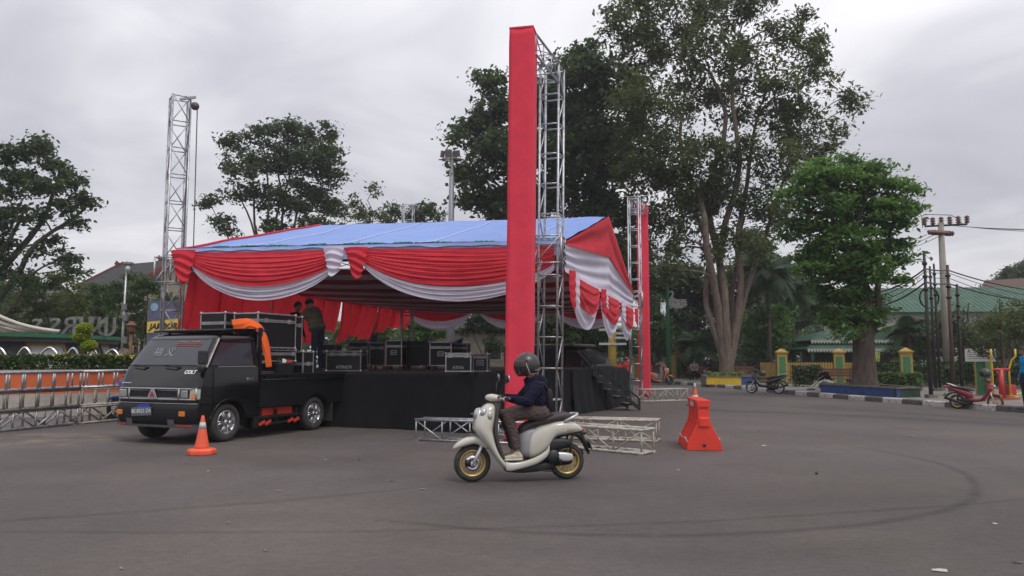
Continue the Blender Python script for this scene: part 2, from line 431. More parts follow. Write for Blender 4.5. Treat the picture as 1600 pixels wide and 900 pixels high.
# ================================================================== the tent over the stage
U = Vector((math.cos(R(-12)), math.sin(R(-12)), 0)); Vd = Vector((math.cos(R(75)), math.sin(R(75)), 0)); ZU = Vector((0, 0, 1))
TC = Vector((1.03, 15.8, 0)); TL = TC - U * 9.0
TW, TD = 9.0, 13.2
def zl(a, b, t): return a + (b - a) * t
EZR, EZL = 3.88, 3.97
RZR, RZL = zat(339, 22.17), zat(352, 24.05)
def T(s, t, z):   # s: 0 at the left side .. 1 at the right; t: 0 front .. 1 back
    p = TL + U * (TW * s) + Vd * (TD * t); return Vector((p.x, p.y, z))
def eave(s): return zl(EZL, EZR, s)
def ridge(s): return zl(RZL, RZR, s)

tent = thing('stage_tent', 'large tent with blue tarpaulin roof and red and white draped cloth over the stage', 'tent')
blue = mat('blue_tarpaulin', (0.205, 0.315, 0.66), rough=0.55, var=0.10, scale=1.3, bump=0.25, bscale=5, spec=0.3)
blue_l = mat('pale_blue_tarpaulin', (0.40, 0.50, 0.78), rough=0.55, var=0.12, scale=3, bump=0.2, bscale=7)
seam_m = mat('tarpaulin_seam', (0.55, 0.62, 0.82), rough=0.5)
cord_g = mat('green_cord', (0.05, 0.30, 0.16), rough=0.7); cord_d = mat('dark_blue_hem', (0.03, 0.04, 0.12), rough=0.7)
def nz(*a, s=1.0): return mnoise.noise(Vector([q * s for q in a]))
def roof_f(s, t):
    """t 0 front eave .. 1 ridge"""
    z = zl(eave(s) + 0.03, ridge(s), t)
    z += 0.035 * nz(s * 9, t * 5, 2) - 0.10 * math.sin(PI * t) * abs(math.sin(PI * s * 4))
    return T(s * 1.0, t * 0.5, z)
m = MB().smooth(); m.grid(lambda s, t: roof_f(s, zl(0.045, 1, t)), 72, 26)
m.grid(lambda s, t: (lambda p: Vector((p.x, p.y, zl(eave(s) + .03, ridge(s), 1 - t) - 0.1 * math.sin(PI * t) * abs(math.sin(PI * s * 4)))))(T(s, 0.5 + t * 0.5, 0)), 40, 12)
m.build('roof_sheet', blue, tent)
m = MB().smooth(); m.grid(lambda s, t: roof_f(s, zl(-0.005, 0.075, t)) + ZU * (-0.03 + 0.012 * math.sin(s * 70) * (1 - t)) - Vd * 0.04 * (1 - t), 140, 4)
m.build('roof_hem_sheet', blue_l, tent)
for s0 in (0.125, 0.375, 0.625, 0.875):
    m = MB().smooth(); m.tube([roof_f(s0 + .004 * math.sin(t * 9), t) + ZU * 0.012 for t in [0.05 + .95 * k / 14 for k in range(15)]], 0.016, 5)
    m.build('roof_seam', seam_m, tent)
m = MB().smooth(); m.tube([roof_f(k / 90, .05 + .006 * math.sin(k * 1.7)) + ZU * (0.016 + .01 * nz(k * .6, 3, 1)) for k in range(91)], 0.016, 5)
m.build('roof_hem_rope', cord_d, tent)
for k in range(11):
    s0 = .08 + .086 * k + .02 * math.sin(k * 5); m = MB().smooth()
    m.tube([roof_f(s0 + .006 * q, .04 + .012 * math.sin(q * 2.4 + k)) + ZU * (.035 + .012 * (q % 2)) for q in range(9)], 0.014, 5)
    m.build('green_tie_cord', cord_g, tent)
# red edging along the left verge
m = MB().smooth(); m.tube([roof_f(0, k / 12) + ZU * .02 for k in range(13)] + [T(0, .5 + .5 * k / 6, zl(ridge(0), eave(0), k / 6)) + ZU * .02 for k in range(1, 7)], 0.035, 6); m.build('red_verge_edging', red_cloth, tent)

m = MB().smooth(); m.grid(lambda s, t: T(s, 0, eave(s) + .06 - .30 * t) - Vd * (.03 - .02 * t) + Vd * .006 * math.sin(s * 90), 120, 3); m.build('eave_strip', blue_l, tent)
# ---- striped ceiling cloth under the roof
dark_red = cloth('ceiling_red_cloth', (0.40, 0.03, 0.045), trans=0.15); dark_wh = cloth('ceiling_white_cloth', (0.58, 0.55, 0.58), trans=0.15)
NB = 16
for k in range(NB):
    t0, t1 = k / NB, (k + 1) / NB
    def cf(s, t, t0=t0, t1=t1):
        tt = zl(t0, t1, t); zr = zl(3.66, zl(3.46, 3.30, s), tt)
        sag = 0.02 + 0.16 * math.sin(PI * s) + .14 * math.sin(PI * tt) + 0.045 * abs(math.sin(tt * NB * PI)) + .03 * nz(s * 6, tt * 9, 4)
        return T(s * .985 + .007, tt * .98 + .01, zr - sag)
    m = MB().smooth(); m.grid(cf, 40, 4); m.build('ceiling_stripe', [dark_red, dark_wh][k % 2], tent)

# ---- drapes
def swag(par, p, q, top0, top1, h0, h1, H, split, out, nf=7, amp=0.03, seed=0, wh=True, names=('red_swag', 'white_swag'), mats=None, skew=0.0, nu=44, nvv=44):
    """gathered cloth hanging between p and q: ends h0/h1 tall, H in the middle; red down to split, white below it"""
    p, q, out = Vector(p), Vector(q), Vector(out)
    def surf(s, t, off=0.0):
        b = 4 * s * (1 - s); b = b ** 0.8 + skew * math.sin(2 * PI * s)
        h = zl(h0, h1, s) + (H - zl(h0, h1, s)) * b
        pos = p.lerp(q, s); zt = zl(top0, top1, s) - 0.02 * b
        sl = t ** 0.92
        f = math.sin(nf * 2 * PI * sl + 3.4 * nz(s * 2.2 + seed, t * 3, seed) + seed) + .5 * math.sin(nf * 3.7 * PI * sl + 4 * nz(s * 3.5, t * 5, seed + 3)) ; f *= .55 + .9 * abs(nz(s * 1.7 + 3, t * 6, seed + 9))
        w = amp * (0.45 + 0.55 * math.sin(PI * s)) * f * min(1, t * 5 + .15)
        bul = 0.10 * b * math.sin(PI * min(1, t * 1.05))
        e_ = 0.012 * nz(s * 14 + seed, t * 9, 1.7)
        return Vector((pos.x, pos.y, zt - h * sl)) + out * (w + bul + e_ + off)
    mm = mats or (red_cloth, white_cloth)
    m = MB().smooth(); m.grid(lambda s, t: surf(s, t * split), nu, nvv); m.build(names[0], mm[0], par)
    if wh:
        m = MB().smooth(); m.grid(lambda s, t: surf(s, split - .03 + t * (1.03 - split), -0.015), nu, max(10, nvv // 3)); m.build(names[1], mm[1], par)
def jabot(par, c, along, out, top, w0, w1, h, matl, name, seed=0, tilt=0.0, nf=4, fa=.035):
    """short hanging bunch of cloth with nested U folds"""
    c, along, out = Vector(c), Vector(along), Vector(out)
    def f(s, t):
        x = (s - .5); w = zl(w0, w1, t ** .7) * (1 - 0.25 * t * t)
        dr = h * t * (1 - 0.30 * (2 * x) ** 2 * t) + tilt * x * t
        fold = fa * math.sin(nf * 2 * PI * t - 3.0 * (2 * x) ** 2 + seed) * min(1, 4 * t)
        return Vector((c.x, c.y, top - dr)) + along * (x * w) + out * (0.12 + 0.10 * (1 - (2 * x) ** 2) + fold)
    m = MB().smooth(); m.grid(f, 18, 34); m.build(name, matl, par)

OUTF = -Vd          # outward from the front
def TF(s): p = T(s, 0, 0); return p - Vd * 0.05
def fs(x): return x / TW
# two bays; knot at 4.05 m from the left
swag(tent, TF(fs(.42)), TF(fs(3.98)), eave(0) - .04, eave(.45) - .03, .34, .40, 1.10, .70, OUTF, nf=10, amp=.017, seed=1, nu=70, nvv=110)
swag(tent, TF(fs(4.62)), TF(fs(8.85)), eave(.5) - .03, eave(1) - .05, .36, .50, 1.14, .71, OUTF, nf=11, amp=.016, seed=4, nu=70, nvv=110)
jabot(tent, TF(fs(3.98)) + U * .02, U, OUTF, eave(.44) + .0, .50, .36, .66, white_cloth, 'white_gather', 2, .1)
jabot(tent, TF(fs(4.50)) + U * .02, U, OUTF, eave(.5) - .02, .58, .34, .66, red_cloth, 'red_gather', 3, .36)
jabot(tent, TF(fs(.28)), U, OUTF, eave(0) - .0, .66, .40, .74, red_cloth, 'red_gather', 5, .42)
m = MB().smooth(); m.grid(lambda s, t: TF(fs(.0 + .05 * s - .10 * math.sin(t * 2.6))) + OUTF * (.12 + .06 * s) + ZU * (eave(0) - .05 - t * .95), 4, 14); m.build('white_edge_gather', white_cloth, tent)

# ---- right gable: red triangle, white band, swags
OUTR = U
def GP(t, z, o=0.0): p = T(1, t, z) + OUTR * o; return p
def red_low(t): return zl(EZR - .02, 4.42, 1 - abs(t - .5) * 2)
def gable_red(s, t):
    top = zl(EZR + .04, RZR + .02, 1 - abs(s - .5) * 2); bot = min(red_low(s), top - 0.01); z = zl(top, bot, t)
    fold = 0.035 * math.sin(9 * t * (1 - abs(s - .5) * 1.2) + 5 * abs(s - .5) + 1.4 * nz(s * 5, t * 3, 8)) * math.sin(PI * t) + .12 * math.sin(PI * t) * abs(math.sin(2 * PI * s)) * -0.5
    return GP(s, z, .10 + fold)
m = MB().smooth(); m.grid(gable_red, 60, 28); m.build('red_gable_cloth', red_cloth, tent)
WB = 3.28
def gable_white(s, t):
    top = red_low(s) + .02; z = zl(top, WB, t)
    q = s * 2 if s < .5 else (s - .5) * 2
    fold = .030 * math.sin(2 * PI * (t * 3.2 + q * .9) + nz(s * 6, t * 3, 2)) * math.sin(PI * t) - .10 * math.sin(PI * t) * math.sin(PI * q)
    return GP(s, z, .07 + fold)
m = MB().smooth(); m.grid(gable_white, 64, 36); m.build('white_gable_cloth', white_cloth, tent)
for i, (a, b, H) in enumerate(((.035, .34, 1.12), (.365, .66, 1.20), (.69, .97, 1.18))):
    swag(tent, GP(a, 0, .10), GP(b, 0, .10), WB + .03, WB + .03, .30, .22, H, .66, OUTR, nf=4, amp=.03, seed=10 + i, nu=34, nvv=30)
for i, (t0, w, mt, nm, hh) in enumerate(((.012, .55, red_cloth, 'red_gather', .85), (.045, .36, white_cloth, 'white_gather', .80), (.35, .62, red_cloth, 'red_gather', .80), (.375, .30, white_cloth, 'white_gather', .5),
                                      (.675, .62, white_cloth, 'white_gather', .72), (.965, .6, red_cloth, 'red_gather', .66), (.99, .4, white_cloth, 'white_gather', .75))):
    jabot(tent, GP(t0, 0, .04 + .006 * i), Vd, OUTR, WB + .03, w * .8, w * .5, hh, mt, nm, i, 0, fa=.010)
# ---- back swags seen through the tent
for i, (a, b) in enumerate(((.04, .32), (.36, .64), (.68, .97))):
    swag(tent, T(a, .985, 0), T(b, .985, 0), 3.42, 3.40, .2, .2, 0.80, .55, -Vd, nf=4, amp=.03, seed=20 + i, nu=30, nvv=24)

# ---- red curtain hung along the left side
rngc = random.Random(3); curt = cloth('thin_red_cloth', (0.86, 0.045, 0.065), trans=0.5)
tn = 0.02; k = 0
while tn < 0.97:
    w = rngc.uniform(.085, .125); gap = rngc.choice((-.012, -.006, -.008)); sl = rngc.uniform(-.5, .5)
    bot = rngc.uniform(1.95, 2.3) - (0.25 if tn < .4 else 0.0) + max(0, tn - .72) * 2.2
    ph = rngc.random() * 6; lean = rngc.uniform(.10, .40); nfold = rngc.choice((1.5, 2, 2.5))
    def f(s, t, tn=tn, w=w, bot=bot, sl=sl, ph=ph, lean=lean, nfold=nfold):
        z0 = 3.66 - .16 * math.sin(PI * s); zb = bot + sl * (s - .5) + .10 * abs(math.sin(s * 5 + ph)); z = zl(z0, zb, t)
        x = .12 * math.sin(s * 2 * PI * nfold + ph) * (.35 + .65 * t) + lean * t * t
        p = T(0, tn + w * s + .012 * t * math.sin(ph), z); return p + U * (.15 - x) * 1.0
    m = MB().smooth(); m.grid(f, 26, 16); m.build('curtain_panel', curt, tent)
    tn += w + gap; k += 1

# ---- eave truss frame of the tent
for a, b in ((T(.02, .02, EZL - .35), T(.98, .02, EZR - .35)), (T(.975, .02, 3.55), T(.975, .98, 3.55)), (T(.02, .98, 3.62), T(.98, .98, 3.62)), (T(.02, .03, 3.78), T(.02, .98, 3.78))):
    truss_parts(tent, a, b, .22, .7, .02, .010, xdir=ZU)
m = MB(); m.sbar(T(.97, .5, 3.55), T(.97, .5, RZR - .1), .06, .06); m.build('gable_post', steel, tent)

# ================================================================== towers and portal gates
chain_m = mat('hoist_chain', (0.10, 0.09, 0.09), rough=.5, metal=.6); hoist_m = mat('hoist_housing', (0.10, 0.07, 0.06), rough=.5, metal=.3, var=.3)
def sleeve(par, c, w, h, mt=steel):
    truss_parts(par, Vector(c), Vector(c) + ZU * h, w, h, .022, .014, xdir=U, m=mt)
def tower(px, topy, Y, label, rz, sz=.40, hz=None, hoist=True, full=True):
    H = hz or zat(topy, Y); p = at(px, topy, Y)
    th = thing('truss_tower', label, 'truss tower', (p.x, Y, 0), 0, 'truss towers at the tent corners')
    d = Vector((math.cos(rz), math.sin(rz), 0))
    truss_parts(th, (0, 0, 0.04), (0, 0, H), sz, .62, .026, .013, xdir=d)
    m = MB(); m.box((0, 0, .02), (.7, .7, .04), Matrix.Rotation(rz, 3, 'Z')); m.build('base_plate', steel_d, th)
    sleeve(th, (0, 0, 3.25), .58, .62)
    if hoist:
        e2 = Vector((math.cos(rz - PI / 2 + .3), math.sin(rz - PI / 2 + .3), 0)); a = e2 * .28 + Vector((.22, 0, 0))
        m = MB(); m.sbar((0, 0, H - .05), a + ZU * (H - .06), .05, .05); m.build('hoist_arm', steel, th)
        m = MB().smooth(); m.lathe([(.02, -.08), (.08, -.06), (.10, 0), (.08, .06), (.02, .08)], 16, Matrix.Translation(a + ZU * (H - .28)) @ Matrix.Rotation(PI / 2, 4, 'X')); m.build('hoist_wheel', hoist_m, th)
        for dx in (-.13, .05):
            m = MB().smooth()
            q0 = a + Vector((dx, 0, H - .3)); q1 = Vector((a.x + dx * 1.3, a.y + .05, 4.05))
            m.tube([q0.lerp(q1, k_ / 60) + Vector((.008 * (k_ % 2), .008 * ((k_ + 1) % 2), 0)) for k_ in range(61)], .013, 4); m.build('hoist_chain', chain_m, th)
    return th
tower(282, 152, 18.0, 'tall grey lattice truss tower with chain hoist at the left front corner of the tent', R(-12 + 45))
tower(638, 320, 29.7, 'far lattice truss tower rising behind the blue tent roof', R(-12 + 30))

red_wrap = cloth('red_stretch_cloth', (0.80, 0.062, 0.100), trans=0.05, var=.10, bump=.55, bscale=4.5)
def gate(lt, red, topz, label, lean=0.0, w=.45):
    th = thing('portal_gate', label, 'truss gate', (lt.x, lt.y, 0), 0, 'portal gates beside the tent')
    lt = Vector((0, 0, 0)); rv = Vector((red[0] - th.location.x, red[1] - th.location.y, 0))
    lv = Vector((lean, 0, 1)).normalized(); dr = rv.normalized(); Ht = topz
    truss_parts(th, (0, 0, .04), lv * Ht, .40, .62, .025, .014, xdir=dr, faces=(0, 2), rungsize=.017)
    truss_parts(th, lv * (Ht - .2) + dr * .2, lv * (Ht - .2) + rv - dr * .1, .40, .5, .025, .012, xdir=ZU)
    sleeve(th, lv * 3.42 + Vector((-.02, .02, 0)), .56, .60)
    m = MB(); m.box((0, 0, .02), (.7, .7, .04)); m.build('base_plate', steel_d, th)
    # wrapped column: cloth pulled tight round a truss
    x, y = U, Vector((-U.y, U.x, 0)); rr = []
    nz_ = 60
    for k_ in range(nz_ + 1):
        z = .02 + (Ht - .02) * k_ / nz_; ring = []
        pts = []
        for (a, b) in ((-1, -1), (1, -1), (1, 1), (-1, 1)):
            pts.append((a * w / 2, b * w / 2))
        for e_ in range(4):
            for q in range(6):
                f_ = q / 6; a = zl(pts[e_][0], pts[(e_ + 1) % 4][0], f_); b = zl(pts[e_][1], pts[(e_ + 1) % 4][1], f_)
                pinch = 1 - .035 * math.sin(PI * f_) - .006 * math.sin(z * 9.5) * (f_ > 0)
                jit = .007 * nz(e_ * 3 + f_ * 5 + z * .7, z * 1.6, 5) + .004 * nz(f_ * 14 + e_, z * .8, 9)
                ring.append(rv + lv * z + x * (a * pinch + jit) + y * (b * pinch + jit))
        rr.append(ring)
    m = MB().smooth(); m.rings(rr); o = m.build('red_cloth_column', red_wrap, th)
    m = MB(); m.box(rv + lv * (Ht + .004), (w * 1.02, w * 1.02, .03), Matrix.Rotation(R(-12), 3, 'Z')); m.build('red_column_cap', red_wrap, th)
    return th
GZ = zat(108, 15.8)
g1 = at(862, 560, 15.75); g1 = Vector((g1.x - .05, 15.75, 0))
gate(g1, (at(811, 560, 13.95).x, 13.95), GZ, 'tall red cloth wrapped column joined by truss beam to a bare truss leg', lean=.012)
g2 = at(994, 560, 28.8)
gate(Vector((g2.x, 28.8, 0)), (at(1007, 560, 30.6).x, 30.6), zat(308, 28.8), 'far portal gate with red wrapped column beyond the tent gable', lean=.0)

# ================================================================== stage
SU = Vector((math.cos(R(-26)), math.sin(R(-26)), 0)); SV = Vector((math.cos(R(64)), math.sin(R(64)), 0))
S0 = Vector((-.86, 15.85, 0)); SW, SD, SH = 9.0, 10.3, 1.2
stage = thing('stage', 'low stage platform skirted in black cloth under the tent', 'stage')
def SP(a, b, z=0.0): p = S0 - SU * a + SV * b; return Vector((p.x, p.y, z))
blackcl = cloth('black_skirt_cloth', (0.013, 0.0125, 0.0145), trans=0.0, var=.25, rough=.9, bump=.3, bscale=90)
deckm = mat('stage_deck_board', (0.10, 0.075, 0.07), rough=.6, var=.3, scale=4, bump=.1)
nd = 0
for i in range(7):
    for j in range(8):
        a0, a1 = SW * i / 7 + .006, SW * (i + 1) / 7 - .006; b0, b1 = SD * j / 8 + .006, SD * (j + 1) / 8 - .006
        m = MB(); c = SP((a0 + a1) / 2, (b0 + b1) / 2, SH - .03); m.box(c, (a1 - a0, b1 - b0, .06), Matrix.Rotation(R(-26), 3, 'Z')); m.build('deck_board', deckm, stage)
for i in range(5):
    for j in range(5):
        m = MB(); m.bar(SP(.25 + (SW - .5) * i / 4, .25 + (SD - .5) * j / 4, 0), SP(.25 + (SW - .5) * i / 4, .25 + (SD - .5) * j / 4, SH - .06), .03, 8); m.build('deck_leg', steel_d, stage)
def skirt(fa, fb, out, n, seed, name='black_skirt', flare=.12, topin=.25, nf=9):
    """cloth: runs a little over the deck edge and hangs to the ground"""
    fa, fb, out = Vector(fa), Vector(fb), Vector(out); Ls = (fb - fa).length
    def f(s, t):
        p = fa.lerp(fb, s)
        if t < .12: q = t / .12; return p - out * topin * (1 - q) + ZU * (SH + .012 + .006 * nz(s * Ls * 3, q * 3, seed))
        q = (t - .12) / .88
        w = .05 * math.sin(s * Ls * 2.1 + seed) * q + .05 * nz(s * Ls * 1.3 + seed, q * 1.2, 3) * (.2 + q) + .026 * math.sin(s * Ls * nf + 2 * nz(s * 4, q, 1)) * (.25 + .75 * q)
        return p + out * (.03 + flare * q * q + w) + ZU * max(.008, SH * (1 - q) + .012)
    m = MB().smooth(); m.grid(f, n, 26); m.build(name, blackcl, stage)
skirt(SP(-.10, 0), SP(4.2, 0), -SV, 70, 1); skirt(SP(4.2, 0.02), SP(9, .02), -SV, 60, 5)
skirt(SP(-.02, 5.9), SP(-.02, -.06), SU, 80, 3, flare=.05, nf=7); skirt(SP(-.06, 10.3), SP(-.06, 5.45), SU, 80, 8, flare=.14, nf=11)
skirt(SP(0, SD), SP(SW, SD), SV, 40, 12); skirt(SP(SW, 0), SP(SW, SD), -SU, 40, 15)
# ---- stairs beside the stage
st = thing('stage_stairs', 'black steel stairs with handrails leaning on the right side of the stage', 'stairs')
s_top = gnd(935, 632); 
a = SP(-.16, 6.9); dirn = Vector((.966, .26, 0)).normalized(); sidew = Vector((-dirn.y, dirn.x, 0)); run = 1.42
for sgn in (0, 1):
    o_ = sidew * (.85 * sgn)
    m = MB(); m.sbar(a + o_ + ZU * 1.08, a + o_ + dirn * run + ZU * .06, .04, .10); m.build('stringer', blackmetal, st)
    m = MB(); m.sbar(a + o_ + ZU * 1.36, a + o_ + dirn * (run - .02) + ZU * .36, .04, .04)
    m.build('handrail', blackmetal, st)
    for q in (.02, .5, .98):
        m = MB(); m.sbar(a + o_ + dirn * run * q + ZU * (max(0, 1.08 - 1.02 * q - (.06 if q > .9 else 0))), a + o_ + dirn * run * q + ZU * (1.36 - q), .035, .035); m.build('rail_post', blackmetal, st)
    m = MB(); m.sbar(a + o_ + dirn * (run + .0) + ZU * .0, a + o_ + dirn * (run) + ZU * .36, .04, .04); m.build('stair_foot', blackmetal, st)
treadm = mat('stair_tread', (0.16, 0.13, 0.11), rough=.6, var=.3)
for k in range(5):
    q = (k + .5) / 5; c = a + sidew * .425 + dirn * run * q + ZU * (1.08 - 1.02 * q + .02)
    m = MB(); m.box(c, (.26, .82, .03), Matrix.Rotation(math.atan2(dirn.y, dirn.x), 3, 'Z')); m.build('tread', treadm, st)

# ================================================================== trusses lying about
def ground_truss(label, p, q, w, bay, mt, z=0.0, grp='loose trusses lying on the ground', r=.024, feet=True, wz=None, zig=True, rb=.013):
    p, q = Vector(p), Vector(q); c = Vector((p.x, p.y, z)); th = thing('truss_section', label, 'truss', c, 0, grp)
    d = Vector((q.x - p.x, q.y - p.y, 0)); wz = wz or w
    truss_parts(th, (0, 0, wz / 2 + r), d + ZU * (wz / 2 + r), wz, bay, r, rb, xdir=ZU, m=mt, wy=w, zig=zig)
    if z == 0 and feet:
        n = d.normalized(); s_ = Vector((-n.y, n.x, 0))
        for e_ in (d * .02, d * .98):
            for sg in (-1, 1):
                m = MB(); m.box(e_ + s_ * (sg * w / 2) + ZU * .012, (.09, .09, .02)); m.build('end_plate', steel_d, th)
    return th
ground_truss('silver truss section on the road in front of the black stage skirt', gnd(655, 687), gnd(830, 694), .36, .58, steel)
ground_truss('silver truss section half hidden behind the front one near the stage corner', gnd(712, 672), gnd(800, 681), .36, .5, steel)
ground_truss('old cream truss section behind the scooter, nearer of the two', gnd(845, 694), gnd(1014, 710), .36, .5, cream_steel)
ground_truss('old cream truss section behind the scooter, farther of the two', gnd(850, 684), gnd(1030, 690), .36, .62, cream_steel)
ground_truss('low truss base lying at the foot of the far red column', gnd(1000, 628), gnd(1070, 626), .4, .5, cream_steel)

# stacked trusses at the left
lp = Vector((-11.45, 13.0, 0)); lq = Vector((-10.05, 17.72, 0)); dl = (lq - lp).normalized(); lr = lq + dl * .10; lz = lr + dl * 2.1 + Vector((.15, 0, 0))
lay = (('bottom', steel, steel_d), ('middle', steel_d, cream_steel), ('top', steel, steel))
for k, (nm, ma, mb_) in enumerate(lay):
    zk = k * .405
    ground_truss(f'near truss of the stack on the left, {nm} layer', lp + Vector((.03 * k, 0, 0)), lq + Vector((.02 * k, 0, 0)), .36, .52 if k == 0 else .37, ma, zk, 'trusses stacked on the left', zig=(k == 0), r=.028, rb=.02)
    if k < 2: ground_truss(f'far truss of the stack beside the truck, {nm} layer', lr - Vector((.02 * k, 0, 0)), lz, .36, .52 if k == 0 else .37, mb_, zk, 'trusses stacked on the left', zig=(k == 0), r=.028, rb=.02)
    else: ground_truss('long upper truss at the truck end of the left stack, top layer', lr, lz, .36, .4, ma, zk, 'trusses stacked on the left', zig=False, r=.028, rb=.02)
# ================================================================== text and wheels
def text_mesh(s, size, ext=.004, mirror=False, shear=0.0, bold=0.0, space=1.0):
    cu = bpy.data.curves.new('lettering', 'FONT'); cu.body = s; cu.size = size; cu.extrude = ext; cu.align_x = 'CENTER'; cu.align_y = 'CENTER'
    cu.shear = shear; cu.offset = bold; cu.space_character = space; cu.resolution_u = 3
    ob = bpy.data.objects.new('lettering', cu); COL.objects.link(ob)
    bpy.context.view_layer.update()
    dg = bpy.context.evaluated_depsgraph_get(); me = bpy.data.meshes.new_from_object(ob.evaluated_get(dg))
    bpy.data.objects.remove(ob); bpy.data.curves.remove(cu)
    if mirror:
        for v in me.vertices: v.co.x = -v.co.x
        me.flip_normals()
    return me
def text(name, s, size, mt, parent, M, **kw):
    me = text_mesh(s, size, **kw); me.materials.clear(); me.materials.append(mt)
    return inst(name, me, parent, M)

def tyre_prof(r, w, rim):
    return [(rim, -w * .42), (rim + (r - rim) * .35, -w * .50), (r - .035, -w * .50), (r - .008, -w * .40), (r, -w * .22), (r, w * .22), (r - .008, w * .40), (r - .035, w * .50), (rim + (r - rim) * .35, w * .50), (rim, w * .42), (rim - .012, 0), (rim, -w * .42)]
ROTX = Matrix.Rotation(PI / 2, 4, 'X')      # lathe axis z -> along y
def car_wheel(par, c, r, w, side, rimm, spokes=6):
    wh = link('wheel', None, par); wh.location = c
    m = MB().smooth(); m.lathe(tyre_prof(r, w, r * .64), 40, ROTX); m.build('tyre', rubber, wh)
    m = MB().smooth(); rr = r * .64
    m.lathe([(rr, -w * .40), (rr - .02, -w * .40), (rr - .03, 0), (rr - .02, w * .40), (rr, w * .40), (rr + .006, w * .43), (rr - .02, w * .45), (rr - .035, w * .38), (rr - .04, w * .1), (.02, w * .02), (.0, w * .02)], 36, ROTX @ Matrix.Scale(-side, 4, (0, 0, 1)))
    y1 = side * w * .36
    for k in range(spokes):
        a = 2 * PI * k / spokes
        for d in (-.13, .13):
            p = Vector((math.cos(a + d * .5) * .05, y1, math.sin(a + d * .5) * .05)); q = Vector((math.cos(a + d) * (rr - .02), y1 * 1.05, math.sin(a + d) * (rr - .02)))
            m.sbar(p, q, .024, .03, up=(0, 1, 0))
    m.lathe([(0, .0), (.055, 0), (.05, .02), (.0, .026)], 18, Matrix.Translation((0, y1, 0)) @ Matrix.Rotation(-side * PI / 2, 4, 'X'))
    m.build('rim', rimm, wh)
    m = MB().smooth(); m.lathe([(0, 0), (r * .52, 0), (r * .52, .02), (0, .02)], 24, Matrix.Translation((0, -side * .01, 0)) @ ROTX); m.build('brake_disc', blackmetal, wh)
    return wh

# ================================================================== the black pickup
paint = mat('black_car_paint', (0.0065, 0.0065, 0.0075), rough=.16, var=.25, scale=3, spec=.5, rvar=.05, coat=.2)
paint_m = mat('black_bed_paint', (0.008, 0.008, 0.009), rough=.42, var=.3, scale=3, bump=.05, bscale=30, spec=.35)
glass_d = mat('tinted_glass', (0.035, 0.037, 0.045), rough=.07, var=.05, spec=.8, coat=.3)
silver_p = mat('silver_plastic', (0.42, 0.42, 0.43), rough=.35, metal=.6, var=.1)
lampglass = mat('lamp_glass', (0.50, 0.52, 0.50), rough=.12, metal=.55, var=.35, scale=40, coat=.6)
amber = mat('amber_lens', (0.75, 0.22, 0.03), rough=.25, var=.2, scale=50, coat=.4)
red_p = mat('red_orange_paint', (0.60, 0.05, 0.025), rough=.45, var=.2)
alloy = mat('alloy_rim', (0.50, 0.50, 0.52), rough=.28, metal=.85, var=.15)
white_p = mat('white_lettering', (0.8, 0.8, 0.8), rough=.5, var=.03)
plate_m = mat('number_plate', (0.13, 0.14, 0.16), rough=.4, var=.2, scale=20); blue_s = mat('blue_strip', (0.02, 0.06, 0.36), rough=.4)
TF_ = Vector((-.40, -.916, 0)).normalized()
truck = thing('pickup_truck', 'small black cab over pickup truck loaded with flight cases, parked against the stage', 'truck', (-6.02, 14.436, 0), math.atan2(TF_.y, TF_.x)); truck.scale = (1, 1.09, 1)
def lin(tab, x):
    if x <= tab[0][0]: return tab[0][1]
    for (a, b), (c, d) in zip(tab, tab[1:]):
        if x <= c: return b + (d - b) * (x - a) / (c - a)
    return tab[-1][1]
XF = [(.30, .77), (.42, .80), (.72, .805), (.99, .795), (1.05, .775), (1.20, .72), (1.345, .655), (1.60, .475), (1.86, .28), (1.92, .19), (1.955, .05)]
WW = [(.30, .85), (.5, .885), (.75, .90), (1.0, .90), (1.345, .885), (1.86, .79), (1.92, .765), (1.955, .71)]
def FR(y, z, off=0.0):
    w = lin(WW, z); r = min(1.0, abs(y) / w)
    n = off * (0.8 if z > 1.0 else 1)
    return Vector((lin(XF, z) - .035 * r * r - .09 * max(0, (r - .8) / .2) ** 2 + n, y, z + (off * .6 if z > 1.0 else 0)))
def SD_(x, z, off=0.0, s=1): return Vector((x, s * (lin(WW, z) + off), z))
CR = -.74
m = MB().smooth()
zs = [.30, .36, .42, .55, .70, .72, .85, .99, 1.02, 1.05, 1.12, 1.20, 1.28, 1.345]
ys = [-1, -.97, -.94, -.9, -.85, -.8, -.6, -.4, -.2, 0, .2, .4, .6, .8, .85, .9, .94, .97, 1]
m.add([FR(y * lin(WW, z), z) for z in zs for y in ys], [(j * 19 + i, j * 19 + i + 1, (j + 1) * 19 + i + 1, (j + 1) * 19 + i) for j in range(len(zs) - 1) for i in range(18)])
def arch(x, cx, r, zb, rw=.345):
    d = abs(x - cx); return max(zb, rw + math.sqrt(max(0, r * r - d * d))) if d < r else zb
xs_ = [CR + (.66 - CR) * k / 56 for k in range(57)]
for s in (1, -1):
    def sf(a, b, s=s):
        x0 = lerp_x = CR + a * 1.0; 
        x = zl(CR, 1.0, a); zb = arch(min(x, .66), 0, .425, .36); z = zl(zb, 1.345, b)
        xe = lin(XF, z) - .125
        x = zl(CR, xe, a); zb = arch(x, 0, .425, .34 + .06 * (x < -.2)); z = zl(zb, 1.345, b)
        return SD_(min(x, lin(XF, z) - .125), z, 0, s)
    m.grid(sf, 60, 16)
